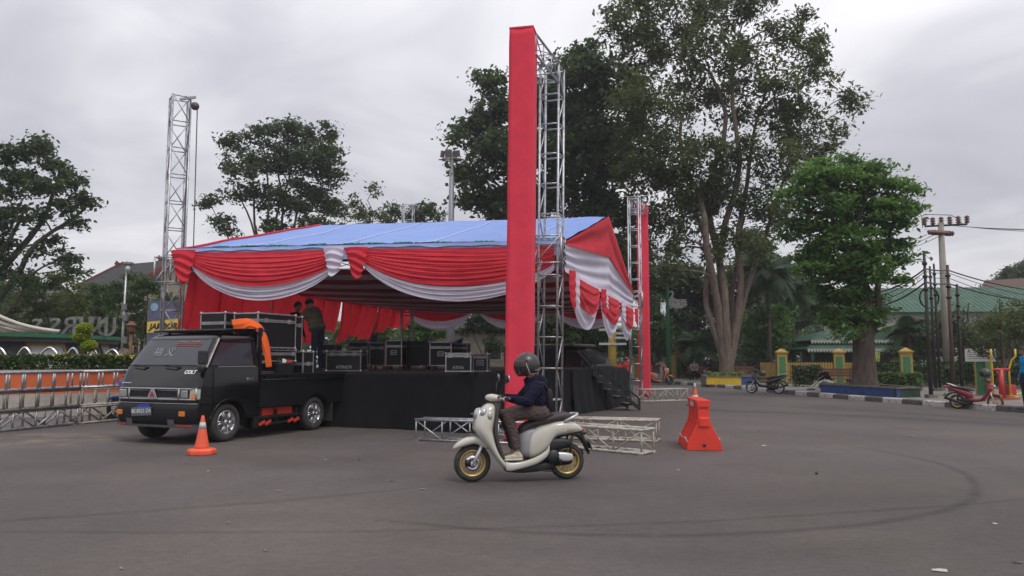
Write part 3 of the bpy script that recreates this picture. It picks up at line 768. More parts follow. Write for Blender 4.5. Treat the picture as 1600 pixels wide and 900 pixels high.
# upper: windscreen surround, pillars, roof
for s in (1, -1):
    def strip(za, zb_, y0, y1, s=s): m.grid(lambda a, b: FR(s * lin(WW, zl(za, zb_, b)) * zl(y0, y1, a), zl(za, zb_, b)), 5, 12)
    strip(1.345, 1.86, .90, 1.0)
m.grid(lambda a, b: FR(lin(WW, zl(1.345, 1.385, b)) * zl(-.9, .9, a), zl(1.345, 1.385, b)), 16, 2)
m.grid(lambda a, b: FR(lin(WW, zl(1.83, 1.955, b)) * zl(-1, 1, a), zl(1.83, 1.955, b)), 24, 8)
for s in (1, -1):
    def q(p0, p1, p2, p3): m.add([SD_(x, z, 0, s) for x, z in (p0, p1, p2, p3)], [(0, 1, 2, 3)])
    xa = lambda z: lin(XF, z) - .125
    m.grid(lambda a, b: SD_(zl(xa(zl(1.345, 1.86, b)) - .06, xa(zl(1.345, 1.86, b)), a), zl(1.345, 1.86, b), 0, s), 2, 8)
    m.grid(lambda a, b: SD_(zl(CR, CR + .10, a), zl(1.345, 1.86, b), 0, s), 2, 8)
    m.grid(lambda a, b: SD_(zl(CR, xa(zl(1.80, 1.955, b)), a), zl(1.80, 1.955, b), 0, s), 14, 6)
    m.grid(lambda a, b: SD_(zl(CR, xa(zl(1.345, 1.375, b)), a), zl(1.345, 1.375, b), 0, s), 8, 1)
m.grid(lambda a, b: Vector((zl(CR, lin(XF, 1.955) - .01 - .12 * abs(2 * b - 1) ** 4, a), zl(-.71, .71, b), 1.955 + .022 * math.sin(PI * b) * math.sin(PI * (.15 + .85 * a)))), 12, 14)
m.grid(lambda a, b: Vector((CR, zl(-1, 1, a) * lin(WW, zl(.4, 1.955, b)), zl(.4, 1.955, b))), 8, 12)
m.grid(lambda a, b: Vector((zl(CR, .7, a), zl(-.84, .84, b), .42 + .4 * (abs(zl(CR, .7, a)) < .42))), 24, 4)
m.build('cab_body', paint, truck, fixn=False)
# glass
m = MB().smooth(); m.grid(lambda a, b: FR(lin(WW, zl(1.375, 1.845, b)) * zl(-.91, .91, a), zl(1.375, 1.845, b), .004), 24, 14); ws = m.build('windscreen', glass_d, truck)
m = MB().smooth()
for y0, y1, z0, z1 in ((-.91, .91, 1.372, 1.384), (-.91, .91, 1.838, 1.848), (-.915, -.90, 1.372, 1.848), (.90, .915, 1.372, 1.848)):
    m.grid(lambda a, b: FR(lin(WW, zl(z0, z1, b)) * zl(y0, y1, a), zl(z0, z1, b), .008), 14, 6)
m.build('windscreen_seal', rubber, truck)
for s in (1, -1):
    m = MB().smooth(); m.grid(lambda a, b: SD_(zl(CR + .10, lin(XF, zl(1.375, 1.80, b)) - .185, a), zl(1.375, 1.80, b), -.012, s), 8, 8); m.build('door_window', glass_d, truck)
    # door leaf, slightly proud, with shut lines and a crease
    m = MB().smooth(); m.grid(lambda a, b: SD_(zl(CR + .035, .40 + .0 * b, a), zl(.66 if False else max(.50, arch(zl(CR + .035, .40, a), 0, .45, .50)), 1.340, b), .007 + .004 * math.sin(PI * b), s), 30, 16)
    dr = m.build('door', paint, truck)
    m = MB(); m.box(SD_(-.50, 1.12, .028, s), (.15, .024, .03)); m.box(SD_(-.50, 1.12, .016, s), (.18, .012, .045)); m.build('handle', chrome, dr, bevel=.004)
    m = MB(); m.box(SD_(CR + .10, 1.355, .008, s) + Vector((.45, 0, 0)), (.95, .008, .014)); m.build('window_trim', silver_p, dr)
    m = MB().smooth(); m.tube([SD_(x, arch(x, 0, .43, .44) + .0, .008, s) for x in [CR + .02 + k * (1.36) / 40 for k in range(41)]], .010, 5); m.build('arch_lip', paint, truck)
    m = MB().smooth(); m.tube([SD_(x, .735 + .0 * x, .006, s) for x in [CR + .3 + k * .1 for k in range(12)]], .006, 5); m.build('side_crease', silver_p if False else paint, truck)
    # mirror
    if s < 0: continue
    b0 = FR(.93 * .885 * s, 1.30) + Vector((.0, .02 * s, .02)); m = MB().smooth()
    m.tube([b0, b0 + Vector((.10, .10 * s, .05)), b0 + Vector((.12, .12 * s, .16))], .013, 6); mr = m.build('mirror_arm', blackplastic, truck)
    m = MB(); m.box(b0 + Vector((.12, .12 * s, .20)), (.06, .17, .24), Matrix.Rotation(.25 * s, 3, 'Z')); m.build('mirror', blackplastic, mr, bevel=.025, segs=3)
    m = MB().smooth(); m.ell(b0 + Vector((.14, .10 * s, .015)), (.04, .075, .075), 14, 8); m.build('round_mirror', blackplastic, mr)
# windscreen print, wipers
redprint = mat('red_sticker', (0.42, 0.06, 0.05), rough=.5, var=.3, scale=30); wprint = mat('white_glass_print', (0.30, 0.32, 0.34), rough=.4, var=.5, scale=14); yprint = mat('gold_sticker', (.45, .30, .12), rough=.5)
rn = random.Random(8)
for row, (z0, n, mt, hh) in enumerate(((1.795, 2, yprint, .02), (1.755, 1, redprint, .028), (1.72, 1, redprint, .022))):
    m = MB()
    for k in range(22):
        y = .06 + k * .0245 + (.0 if row else .03)
        if row == 0 and (k % 11) > 6: continue
        m.tube([FR(y + dx, z0 + dz * hh, .009) for dx, dz in ((-.012, -.5 + rn.random() * .5), (.0, .5 - rn.random() * .6), (.012, rn.uniform(-.5, .5)))], .005, 4)
    o = m.build('windscreen_sticker', mt, truck); o['kind'] = 'stuff'
zc = FR(0, 1.60); sl = (FR(0, 1.70) - FR(0, 1.50)).normalized()
Mw = frame(FR(-.12, 1.60, .011), Vector((0, 1, 0)), sl)
text('windscreen_lettering', '福 义', .21, wprint, truck, Mw, ext=.001)
for y0, L_ in ((-.30, -.38), (.42, -.38)):
    m = MB().smooth(); a = FR(y0, 1.34, .015); b = FR(y0 + L_, 1.375, .02)
    m.tube([a, a.lerp(b, .5) + Vector((.012, 0, .01)), b], [.012, .008, .005], 5); m.tube([FR(y0 - .02, 1.32, .012), a], .014, 6)
    m.tube([FR(y0 + .03 + L_ * .1, 1.33, .012), FR(y0 + .1 + L_ * .45, 1.295, .012), FR(y0 + L_ * .8, 1.32, .012)], .010, 5)
    m.build('wiper', blackmetal, truck)
sl2 = (FR(0, 1.30) - FR(0, 1.2)).normalized()
text('lettering', 'COLT', .095, white_p, truck, frame(FR(.66, 1.255, .006), Vector((-.02, 1, 0)), sl2), ext=.002, shear=.2, bold=.004)
m = MB(); m.box(FR(-.66, 1.055, .012), (.006, .22, .02), Matrix.Rotation(-.5, 3, 'Y')); m.build('maker_strip', silver_p, truck)
# grille unit
m = MB()
gz0, gz1 = .775, .985
for y0, y1, z0, z1 in ((-.87, .87, gz1 - .028, gz1), (-.87, .87, gz0, gz0 + .028), (-.87, -.845, gz0, gz1), (.845, .87, gz0, gz1), (-.57, -.53, gz0, gz1), (.53, .57, gz0, gz1)):
    m.smooth().grid(lambda a, b: FR(zl(y0, y1, a), zl(z0, z1, b), .022), 16 if y1 - y0 > 1 else 2, 2)
    m.grid(lambda a, b: FR(zl(y0, y1, a), z0 if b < .5 else z0, .022 - .03 * b), 16 if y1 - y0 > 1 else 2, 1); m.grid(lambda a, b: FR(zl(y0, y1, a), z1, .022 - .03 * b), 16 if y1 - y0 > 1 else 2, 1)
m.build('grille_frame', silver_p, truck)
m = MB(); m.smooth().grid(lambda a, b: FR(zl(-.53, .53, a), zl(gz0 + .02, gz1 - .02, b), .002), 12, 4); m.build('grille_back', blackplastic, truck)
for k in range(9):
    for s in (-1, 1):
        y = s * (.10 + .05 * k); m = MB(); m.box(FR(y, .88, .008), (.014, .012, .15)); m.build('grille_bar', blackplastic, truck)
for s in (-1, 1):
    m = MB()
    for z in (gz0 + .04, gz1 - .045): m.box(FR(s * .31, z, .012), (.012, .40, .008))
    m.build('grille_rail', silver_p, truck)
# badge: silver triangle with three red diamonds
Mb = frame(FR(0, .875, .028), (0, 1, 0), (0, 0, 1))
m = MB(); m.prism([(-.115, -.085), (.115, -.085), (.03, .10), (-.03, .10)], 0, .008, Mb); bd = m.build('badge', silver_p, truck, bevel=.003)
m = MB(); hx = .030; hy = .052
def dia(cx, cy, ang):
    c_, s_ = math.cos(ang), math.sin(ang)
    return [(cx + x * c_ - y * s_, cy + x * s_ + y * c_) for x, y in ((0, 0), (hx * .95, hy * .55), (0, hy * 1.1), (-hx * .95, hy * .55))]
for ang in (0, 2 * PI / 3, -2 * PI / 3): m.prism(dia(0, -.012, ang), .009, .014, Mb)
m.build('badge_diamonds', mat('badge_red', (.45, .02, .03), rough=.35), bd)
for s in (-1, 1):
    m = MB(); m.smooth().grid(lambda a, b: FR(s * zl(.575, .845, a), zl(gz0 + .028, gz1 - .028, b), .004), 6, 4); hl = m.build('headlight_housing', blackplastic, truck)
    m = MB(); m.box(FR(s * (.70 if s < 0 else .655), .88, .012), (.03, .16, .135), Matrix.Rotation(-.12 * s, 3, 'Z')); m.build('headlight', lampglass, hl, bevel=.015)
    m = MB(); m.smooth().grid(lambda a, b: FR(s * zl(.765, .90, a), zl(gz0 + .02, gz1 - .02, b), .014), 8, 3); m.build('corner_lamp', mat('grey_lens', (.42, .42, .36), rough=.25, var=.3, scale=30), hl)
    m = MB(); m.smooth().grid(lambda a, b: FR(s * zl(.79, .84, a), zl(gz0 + .03, gz0 + .11, b), .020), 4, 3); m.build('turn_lens', amber, hl)
    m = MB(); m.box(FR(s * (.66 if s > 0 else .72), .545, .052), (.03, .115, .085)); m.build('bumper_lamp', amber, truck, bevel=.006)
# bumper
m = MB().smooth(); prof = [(.70, .012), (.69, .04), (.62, .045), (.42, .045), (.36, .02), (.34, 0)]
m.grid(lambda a, b: FR(zl(-.9, .9, a) * .985, zl(.70, .34, b), .012 + .03 * math.sin(PI * b) ** .4), 40, 8); m.build('bumper', paint_m, truck)
m = MB(); m.smooth().tube([FR(y, .715, .012) for y in [-.88 + .088 * k for k in range(21)]], .007, 5); m.build('bumper_crease', silver_p, truck)
lipm = mat('grey_lip', (0.10, 0.105, 0.115), rough=.5)
m = MB()
for y0, y1, z0, z1 in ((-.90, -.52, .31, .36), (-.56, -.42, .31, .44), (-.44, .40, .30, .34), (.36, .50, .31, .44), (.46, .90, .30, .36)):
    m.grid(lambda a, b: FR(zl(y0, y1, a), zl(z0, z1, b), .050), 8, 2); m.grid(lambda a, b: FR(zl(y0, y1, a), z1, .050 - .08 * b), 8, 1); m.grid(lambda a, b: FR(zl(y0, y1, a), z0, .05 - .08 * b), 8, 1)
m.build('bumper_lip', lipm, truck)
for y0, y1 in ((-.86, -.58), (.52, .80)):
    m = MB(); m.grid(lambda a, b: FR(zl(y0, y1, a), zl(.322, .348, b), .056), 6, 1); m.build('lip_stripe', red_p, truck, solid=.006)
Mp = frame(FR(-.20, .565, .055), (.0, .99, .06), (0, 0, 1))
m = MB(); m.box((0, 0, 0), (.44, .15, .012)); pl = m.build('number_plate', plate_m, truck, bevel=.006); pl.matrix_local = Mp
text('plate_lettering', 'BE 8523 ZA', .092, white_p, pl, Matrix.Translation((0, .008, .008)), ext=.001, space=.95)
m = MB(); m.box((.04, .10, -.004), (.27, .07, .006)); m.build('plate_strip', blue_s, pl)
# chassis, wheels
m = MB(); m.box((-1.5, 0, .48), (4.1, .7, .14)); m.box((0, 0, .34), (.12, 1.4, .12)); m.box((-2.5, 0, .34), (.14, 1.4, .14)); m.build('chassis', blackmetal, truck)
for x in (0, -2.5):
    for s in (1, -1): car_wheel(truck, (x, s * .77, .345), .345, .19, s, alloy)
for s in (1, -1):
    m = MB().smooth(); m.grid(lambda a, b: Vector((.43 * math.cos(PI * a), s * zl(.55, .86, b), .345 + .43 * math.sin(PI * a))), 20, 2); m.build('wheel_well', blackplastic, truck)
# bed
BX0, BX1 = -.80, -3.58
for s in (1, -1):
    m = MB().smooth()
    m.grid(lambda a, b: Vector((zl(BX1, BX0, a), s * (.90 - .012 * math.sin(PI * b)), zl(arch(zl(BX1, BX0, a), -2.5, .43, .56), 1.17, b))), 60, 8)
    m.grid(lambda a, b: Vector((zl(BX1, BX0, a), s * .86, zl(.7, 1.17, b))), 20, 2)
    m.smooth(False); m.box((zl(BX1, BX0, .5), s * .885, 1.185), (BX0 - BX1, .07, .035))
    for k in range(5): m.box((zl(BX1, BX0, .06 + .22 * k), s * .905, 1.13), (.05, .02, .06))
    m.build('bed_side', paint_m, truck, fixn=False)
    m = MB().smooth(); m.tube([Vector((BX0 - .02, s * .915, 1.09)), Vector((BX1 + .02, s * .915, 1.09))], .012, 6); m.build('rope_rail', paint_m, truck)
    m = MB().smooth(); m.grid(lambda a, b: Vector((-2.5 + .43 * math.cos(PI * a), s * zl(.5, .89, b), .345 + .43 * math.sin(PI * a))), 20, 2); m.build('wheel_well', blackplastic, truck)
    m = MB(); m.box((-3.06, s * .77, .36), (.02, .24, .42)); m.build('mud_flap', rubber, truck)
    # side guard: red panels in a black frame
    for x0, x1, z0, z1 in ((-.95, -1.30, .40, .54), (-1.33, -1.85, .40, .54)):
        m = MB(); m.box(((x0 + x1) / 2, s * .80, (z0 + z1) / 2), (abs(x1 - x0) - .01, .03, z1 - z0)); m.build('side_guard_panel', red_p, truck)
    m = MB()
    for z in (.375, .25): m.box((-1.35, s * .87, z), (1.25, .05, .035))
    for x in (-.8, -1.3, -1.9): m.box((x, s * .86, .36), (.05, .04, .30))
    m.box((-.72, s * .86, .30), (.12, .05, .22)); m.build('side_step', blackmetal, truck)
    for x0 in (-.78, -.95, -1.6, -1.78):
        m = MB(); m.sbar((x0, s * .905, .24), (x0 - .16, s * .905, .30), .02, .05); m.build('step_accent', red_p, truck)
m = MB(); m.box((zl(BX1, BX0, .5), 0, .74), (BX0 - BX1, 1.72, .06)); m.build('bed_floor', paint_m, truck)
m = MB(); m.box((BX1 + .02, 0, .87), (.05, 1.76, .58)); m.build('tailgate', paint_m, truck)
m = MB()
for y in (-.84, -.4, 0, .4, .84): m.box((BX0 - .03, y, 1.33), (.05, .06, 1.5))
for z in (1.2, 1.6, 2.06): m.box((BX0 - .03, 0, z), (.045, 1.7, .06))
m.box((BX0 - .05, 0, 1.1), (.02, 1.66, 1.0)); m.build('headboard', blackmetal, truck)
# roof board
m = MB().smooth(); m.grid(lambda a, b: Vector((zl(-.78, .10, a), zl(-.78, .78, b), 2.055 - .045 * a * a)), 8, 8); m.build('roof_deflector', paint_m, truck, solid=.03)
for y in (-.6, .6):
    for x in (-.6, -.1):
        m = MB(); m.box((x, y, 1.99), (.04, .04, .09)); m.build('deflector_bracket', blackmetal, truck)
m = MB(); m.box((-.25, -.1, 1.995), (.55, .9, .03)); m.build('roof_board', mat('red_brown_board', (.16, .05, .035), rough=.6), truck)

# ================================================================== flight cases
case_bk = mat('black_laminate', (0.011, 0.011, 0.012), spec=.3, rough=.45, var=.25, scale=4, bump=.05, bscale=120)
alu = mat('aluminium_edge', (0.42, 0.415, 0.42), rough=.4, metal=.7, var=.3, scale=10, rvar=.1)
alu_d = mat('dull_aluminium_edge', (0.22, 0.21, 0.21), rough=.5, metal=.6, var=.3, scale=10)
CORNER = {}
def flight_case(label, M, sx, sy, sz, par_group, lid=.28, latches=(-.3, .3), handle=None, al=alu, casters=False, name='flight_case', mark=None):
    """M places the base centre; sx along local x (front face looks to -y)"""
    th = link(name, None); th.matrix_world = M; tag(th, label, 'flight case', par_group)
    z0 = .10 if casters else 0.0; h = sz - z0; e_ = .028
    m = MB(); m.box((0, 0, z0 + h / 2), (sx - .01, sy - .01, h - .01)); m.build('panel_box', case_bk, th)
    m = MB()
    for a in (-1, 1):
        for b in (-1, 1):
            m.box((a * (sx - e_) / 2, b * (sy - e_) / 2, z0 + h / 2), (e_, e_, h - .01))
            m.box((0, a * (sy - e_) / 2, z0 + (h - e_ if b > 0 else 0) + e_ / 2), (sx - .012, e_, e_)); m.box((a * (sx - e_) / 2, 0, z0 + (h - e_ if b > 0 else 0) + e_ / 2), (e_, sy - .012, e_))
    m.build('edge_trim', al, th, bevel=.003, segs=1)
    if lid:
        zl_ = z0 + h * (1 - lid); m = MB()
        for dz in (-.016, .016):
            for a in (-1, 1):
                m.box((0, a * (sy / 2 + .001), zl_ + dz), (sx - .05, .012, .026)); m.box((a * (sx / 2 + .001), 0, zl_ + dz), (.012, sy - .05, .026))
        m.build('lid_band', al, th)
        for f_ in latches:
            m = MB(); m.box((f_ * sx, -sy / 2 - .010, zl_), (.10, .014, .09)); m.box((f_ * sx, -sy / 2 - .020, zl_ - .01), (.05, .012, .05)); m.build('latch', al, th, bevel=.004, segs=1)
    if handle:
        hx, hz = handle; m = MB(); m.box((hx * sx, -sy / 2 - .006, z0 + hz * h), (.16, .010, .12)); m.build('handle_dish', al, th)
        m = MB(); m.box((hx * sx, -sy / 2 - .014, z0 + hz * h), (.125, .010, .085)); m.build('handle_grip', blackplastic, th)
        m = MB(); m.box((hx * sx, -sy / 2 - .022, z0 + hz * h + .0), (.10, .014, .02)); m.build('handle_bar', al, th)
    if 'b' not in CORNER:
        c = MB().smooth(); c.ell((0, 0, 0), (.032, .032, .032), 10, 8); CORNER['b'] = c.mesh('corner_ball', al)
    for a in (-1, 1):
        for b in (-1, 1):
            for c in (0, 1): inst('corner_ball', CORNER['b'], th, Matrix.Translation((a * (sx / 2 - .012), b * (sy / 2 - .012), z0 + .012 + c * (h - .024))))
    if casters:
        for a in (-1, 1):
            for b in (-1, 1):
                m = MB().smooth(); m.lathe([(0, -.02), (.045, -.02), (.045, .02), (0, .02)], 14, Matrix.Translation((a * sx * .4, b * sy * .38, .046)) @ ROTX)
                m.smooth(False); m.box((a * sx * .4, b * sy * .38, .085), (.05, .06, .03)); m.build('caster', mat('red_caster', (.22, .05, .04), rough=.6), th)
    if mark:
        text('stencil_lettering', mark[0], mark[1], mat('stencil_grey', (.28, .27, .26), rough=.6), th, frame((mark[2] * sx, -sy / 2 - .006, z0 + mark[3] * h), (1, 0, 0), (0, 0, 1)), ext=.001, bold=.003)
    return th
TM = Matrix.Translation((-5.94, 14.4, 0)) @ Matrix.Rotation(truck.rotation_euler.z, 4, 'Z')
# case local -y must look towards the truck's left (+y): rotate by 180 degrees
def on_truck(x, y, z, rz=0.0): return TM @ Matrix.Translation((x, y, z)) @ Matrix.Rotation(PI + rz, 4, 'Z')
GT = 'flight cases loaded on the truck'
flight_case('large black flight case with silver edges behind the truck cab, nearest the camera', on_truck(-1.52, .34, 1.70), 1.14, .62, .70, GT, lid=.22, latches=(-.30, .30))
flight_case('black flight case at the far side of the truck bed, seen over the cab roof', on_truck(-1.44, -.46, 1.70), 1.10, .66, .72, GT, lid=.30, latches=(-.3, .3))
flight_case('dark lower flight case under the stacked ones, at the back of the truck cab', on_truck(-1.5, -.1, .77), 1.2, 1.2, .64, GT, lid=.3, al=alu_d)
flight_case('shallow silver edged tray case between the stacked flight cases on the truck', on_truck(-1.56, .02, 1.43), 1.24, 1.15, .25, GT, lid=.35, latches=(-.42, .42))
flight_case('tall narrow flight case on the truck bed beside the man in the hoodie', on_truck(-2.45, .52, .77), .36, .36, .88, GT, lid=.3, latches=(0,))
flight_case('far dark flight case on the truck bed, held by the two men', on_truck(-2.50, .0, .77), .46, .6, 1.64, GT, lid=.12, latches=(-.3, .3))
# tool box with tools on the bed
th = link('tool_box', None); th.matrix_world = on_truck(-1.62, .76, 1.14); tag(th, 'open black tool box with red and white tools behind the truck cab', 'tool box')
m = MB(); m.box((0, 0, .14), (.46, .10, .28), Matrix.Rotation(.25, 3, 'X')); m.build('box', blackplastic, th, bevel=.02)
m = MB(); m.box((-.02, .0, .30), (.09, .06, .09), Matrix.Rotation(.3, 3, 'Y')); m.build('white_pack', white_p, th, bevel=.008)
for k in range(3):
    m = MB(); m.box((.10 + .05 * k, .01, .30), (.035, .05, .07 - .01 * k), Matrix.Rotation(.3 * k, 3, 'Y')); m.build('red_tool', red_p, th, bevel=.006)
m = MB().smooth(); m.tube([(-.18, 0, .26), (-.18, 0, .34), (-.08, 0, .36), (-.08, 0, .27)], .012, 6); m.build('handle', blackplastic, th)
# orange cover hanging behind the cab
orange_c = cloth('orange_tarpaulin', (0.85, 0.14, 0.03), trans=.1, bump=.3, bscale=60)
path = [(-.62, .34, 2.10), (-.72, .46, 2.14), (-.80, .58, 2.15), (-.86, .72, 2.10), (-.90, .81, 1.97), (-.92, .87, 1.78), (-.94, .92, 1.55), (-.96, .95, 1.33)]
def smoothpath(P_, n):
    P_ = [Vector(p) for p in P_]; out = []
    for i in range(len(P_) - 1):
        p0, p1, p2, p3 = P_[max(i - 1, 0)], P_[i], P_[i + 1], P_[min(i + 2, len(P_) - 1)]
        for k in range(n):
            t = k / n
            out.append(.5 * ((2 * p1) + (p2 - p0) * t + (2 * p0 - 5 * p1 + 4 * p2 - p3) * t * t + (3 * p1 - 3 * p2 + p3 - p0) * t ** 3))
    return out + [P_[-1]]
sp = smoothpath(path, 6); rngs = []
for i, p in enumerate(sp):
    d = (sp[min(i + 1, len(sp) - 1)] - sp[max(i - 1, 0)]).normalized(); x = d.cross(Vector((0, 1, .3))).normalized(); y = d.cross(x)
    q = i / (len(sp) - 1); ra = zl(.135, .07, q) * (1 - .25 * math.exp(-((q - .55) / .05) ** 2)); rb_ = ra * .45
    ring = []
    for k in range(28):
        a = 2 * PI * k / 28; f = 1 + .16 * math.sin(a * 6 + 3 * nz(q * 5, 1, 2)) + .16 * nz(math.cos(a) * 2, math.sin(a) * 2, q * 9)
        ring.append(p + x * math.cos(a) * ra * f + y * math.sin(a) * rb_ * f)
    rngs.append(ring)
th = link('orange_cover', None); th.matrix_world = TM; tag(th, 'bunched orange tarpaulin hanging over the rear corner of the truck cab', 'tarpaulin')
m = MB().smooth(); m.rings(rngs); m.build('cover_cloth', orange_c, th)
m = MB().smooth(); i0 = int(len(sp) * .53); m.tube([sp[i0] + (Vector(p) - sp[i0]) * 1.12 for p in rngs[i0]], .022, 6, closed=True); m.build('tie_strap', mat('blue_strap', (.03, .04, .30), rough=.6), th)

# ================================================================== cases on the stage
GS = 'flight cases standing on the stage'
def on_stage(px, Y, rz=0.0, z=SH + .004):
    p = at(px, 560, Y); return Matrix.Translation((p.x, Y, z)) @ Matrix.Rotation(R(-4) + rz, 4, 'Z')
def stage_case(label, pxa, pxb, ytop, Y, dep, **kw):
    w = (pxb - pxa) / F_PX * Y; h = zat(ytop, Y - .05) - SH
    return flight_case(label, on_stage((pxa + pxb) / 2, Y + dep / 2), w, dep, h, GS, **kw)
stage_case('low flight case with stencilled front on the stage, nearest the truck', 514, 570, 548, 17.7, .55, lid=.18, latches=(-.32, 0, .32), al=alu_d, mark=('ATINOV', .10, 0.02, .20))
stage_case('dark flight case at the stage left, behind the low stencilled one', 548, 580, 534, 20.5, .6, lid=.26, al=alu_d, casters=True)
stage_case('dark wheeled flight case left of the tallest one on stage', 581, 606, 535, 20.2, .6, lid=.24, al=alu_d, casters=True)
stage_case('tallest wheeled flight case with a steel handle on its front', 606, 632, 531.5, 20.0, .6, lid=.24, handle=(0.0, .52), casters=True, latches=())
stage_case('wide black flight case without bright trim in the middle of the stage', 633, 673, 533, 20.6, .6, lid=.2, al=blackmetal, casters=True, latches=())
stage_case('wheeled flight case with a handle right of the wide black one', 674, 709, 534, 20.0, .7, lid=.24, handle=(0, .5), casters=True, latches=())
stage_case('dark flight case with silver corner, farthest right on the stage', 709, 733, 537, 20.6, .6, lid=.2, al=alu_d, casters=True)
stage_case('low stencilled flight case at the right front of the stage', 698, 739, 551.5, 17.0, .5, lid=.16, latches=(-.3, .3), mark=('ATIVA', .09, 0, .22))
stage_case('small low flight case with handle at the right end of the row', 740, 764, 552.5, 17.1, .45, lid=.2, handle=(0, .5), al=alu_d, latches=())
stage_case('dark case in the shadow between the men and the low stencilled case', 505, 530, 538, 21.5, .6, lid=.3, al=alu_d)
# small pennants behind the cases
flagb = cloth('blue_pennant', (.04, .13, .36), trans=.2); polem = mat('white_stick', (.6, .6, .6), rough=.5)
for px, Y, nm in ((586, 23.5, 'leftmost'), (666, 22.5, 'middle'), (719, 22.5, 'right hand')):
    p = at(px, 535, Y); th = thing('pennant', f'{nm} small blue pennant on a tilted stick behind the flight cases', 'pennant', (p.x, Y, SH), 0, 'blue pennants on the stage')
    h = zat(519, Y) - SH
    m = MB().smooth(); m.bar((-.12, 0, 0), (.14, 0, h), .012, 6); m.build('stick', polem, th)
    m = MB().smooth(); m.grid(lambda a, b: Vector((zl(-.12, .10, .35 + .5 * b) - .26 * a + .03 * b, .02 * math.sin(a * 7), h * (.45 + .40 * b) - .1 * a)), 6, 4); m.build('flag', flagb, th)
# ================================================================== shape helpers for bikes
def sup(c, hx, hy, n=28, ex=2.6, axis='z', tilt=0.0):
    """superellipse ring: axis z -> ring in xy (hx along x, hy along y); axis x -> ring in yz (hx = half width y, hy = half height z)"""
    out = []
    for k in range(n):
        a = 2 * PI * k / n; ca, sa = math.cos(a), math.sin(a)
        u = math.copysign(abs(ca) ** (2 / ex), ca) * hx; v = math.copysign(abs(sa) ** (2 / ex), sa) * hy
        if axis == 'z': out.append(Vector((c[0] + u, c[1] + v, c[2] + tilt * u)))
        else: out.append(Vector((c[0] + tilt * v, c[1] + u, c[2] + v)))
    return out
def interp(st, n):
    """smooth resampling of station tuples"""
    out = []; N = len(st)
    for i in range(N - 1):
        p0, p1, p2, p3 = st[max(i - 1, 0)], st[i], st[i + 1], st[min(i + 2, N - 1)]
        for k in range(n):
            t = k / n
            out.append(tuple(.5 * (2 * b + (c - a) * t + (2 * a - 5 * b + 4 * c - d) * t * t + (3 * b - 3 * c + d - a) * t ** 3) for a, b, c, d in zip(p0, p1, p2, p3)))
    return out + [st[-1]]
def hull_x(st, n=4, ex=2.6, nr=28):
    """stations (x, ztop, zbot, half width)"""
    return [sup((x, 0, (a + b) / 2), w, max(.004, (a - b) / 2), nr, ex, 'x') for x, a, b, w in interp(st, n)]
def hull_z(st, n=4, ex=2.6, nr=28):
    """stations (z, xfront, xrear, half width)"""
    return [sup(((a + b) / 2, 0, z), max(.004, (a - b) / 2), w, nr, ex, 'z') for z, a, b, w in interp(st, n)]

def bike_wheel(par, c, r, w, rimr, rimm, spokes, disc=True, double=False):
    wh = link('wheel', None, par); wh.location = c
    m = MB().smooth(); m.lathe([(rimr, -w * .40), (rimr + (r - rimr) * .5, -w * .5), (r - .03, -w * .46), (r - .008, -w * .28), (r, 0), (r - .008, w * .28), (r - .03, w * .46), (rimr + (r - rimr) * .5, w * .5), (rimr, w * .40), (rimr - .006, 0), (rimr, -w * .4)], 44, ROTX); m.build('tyre', rubber, wh)
    m = MB().smooth(); m.lathe([(rimr + .002, -w * .36), (rimr - .02, -w * .34), (rimr - .026, 0), (rimr - .02, w * .34), (rimr + .002, w * .36), (rimr + .008, w * .40), (rimr - .008, w * .41), (rimr - .020, w * .3), (rimr - .03, 0), (rimr - .020, -w * .3), (rimr - .008, -w * .41), (rimr + .008, -w * .40), (rimr + .002, -w * .36)], 44, ROTX)
    m.lathe([(0, -.05), (.035, -.05), (.04, 0), (.035, .05), (0, .05)], 18, ROTX)
    m.smooth(False)
    for k in range(spokes):
        a = 2 * PI * k / spokes
        for d in ((-.10, .10) if double else (0,)):
            p = Vector((math.cos(a) * .03, 0, math.sin(a) * .03)); q = Vector((math.cos(a + d) * (rimr - .015), 0, math.sin(a + d) * (rimr - .015)))
            m.sbar(p, q, .012 if double else .024, .022, up=(0, 1, 0))
    m.build('rim', rimm, wh)
    if disc:
        m = MB().smooth(); m.lathe([(.045, -.003), (.095, -.003), (.095, .003), (.045, .003), (.045, -.003)], 28, Matrix.Translation((0, .055, 0)) @ ROTX); m.build('brake_disc', chrome, wh)
    return wh

gold = mat('gold_rim', (0.55, 0.40, 0.13), rough=.35, metal=.6, var=.12)
cream = mat('cream_white_paint', (0.55, 0.53, 0.455), rough=.22, var=.03, coat=.6)
brownpl = mat('brown_plastic', (0.065, 0.052, 0.048), rough=.5, var=.15)
seatm = mat('brown_vinyl', (0.045, 0.035, 0.033), rough=.55, var=.2, bump=.1, bscale=200)
greypan = mat('grey_panel', (0.30, 0.30, 0.30), rough=.35, var=.1)
silver_c = mat('silver_cover', (0.60, 0.61, 0.63), rough=.35, metal=.35, var=.08)

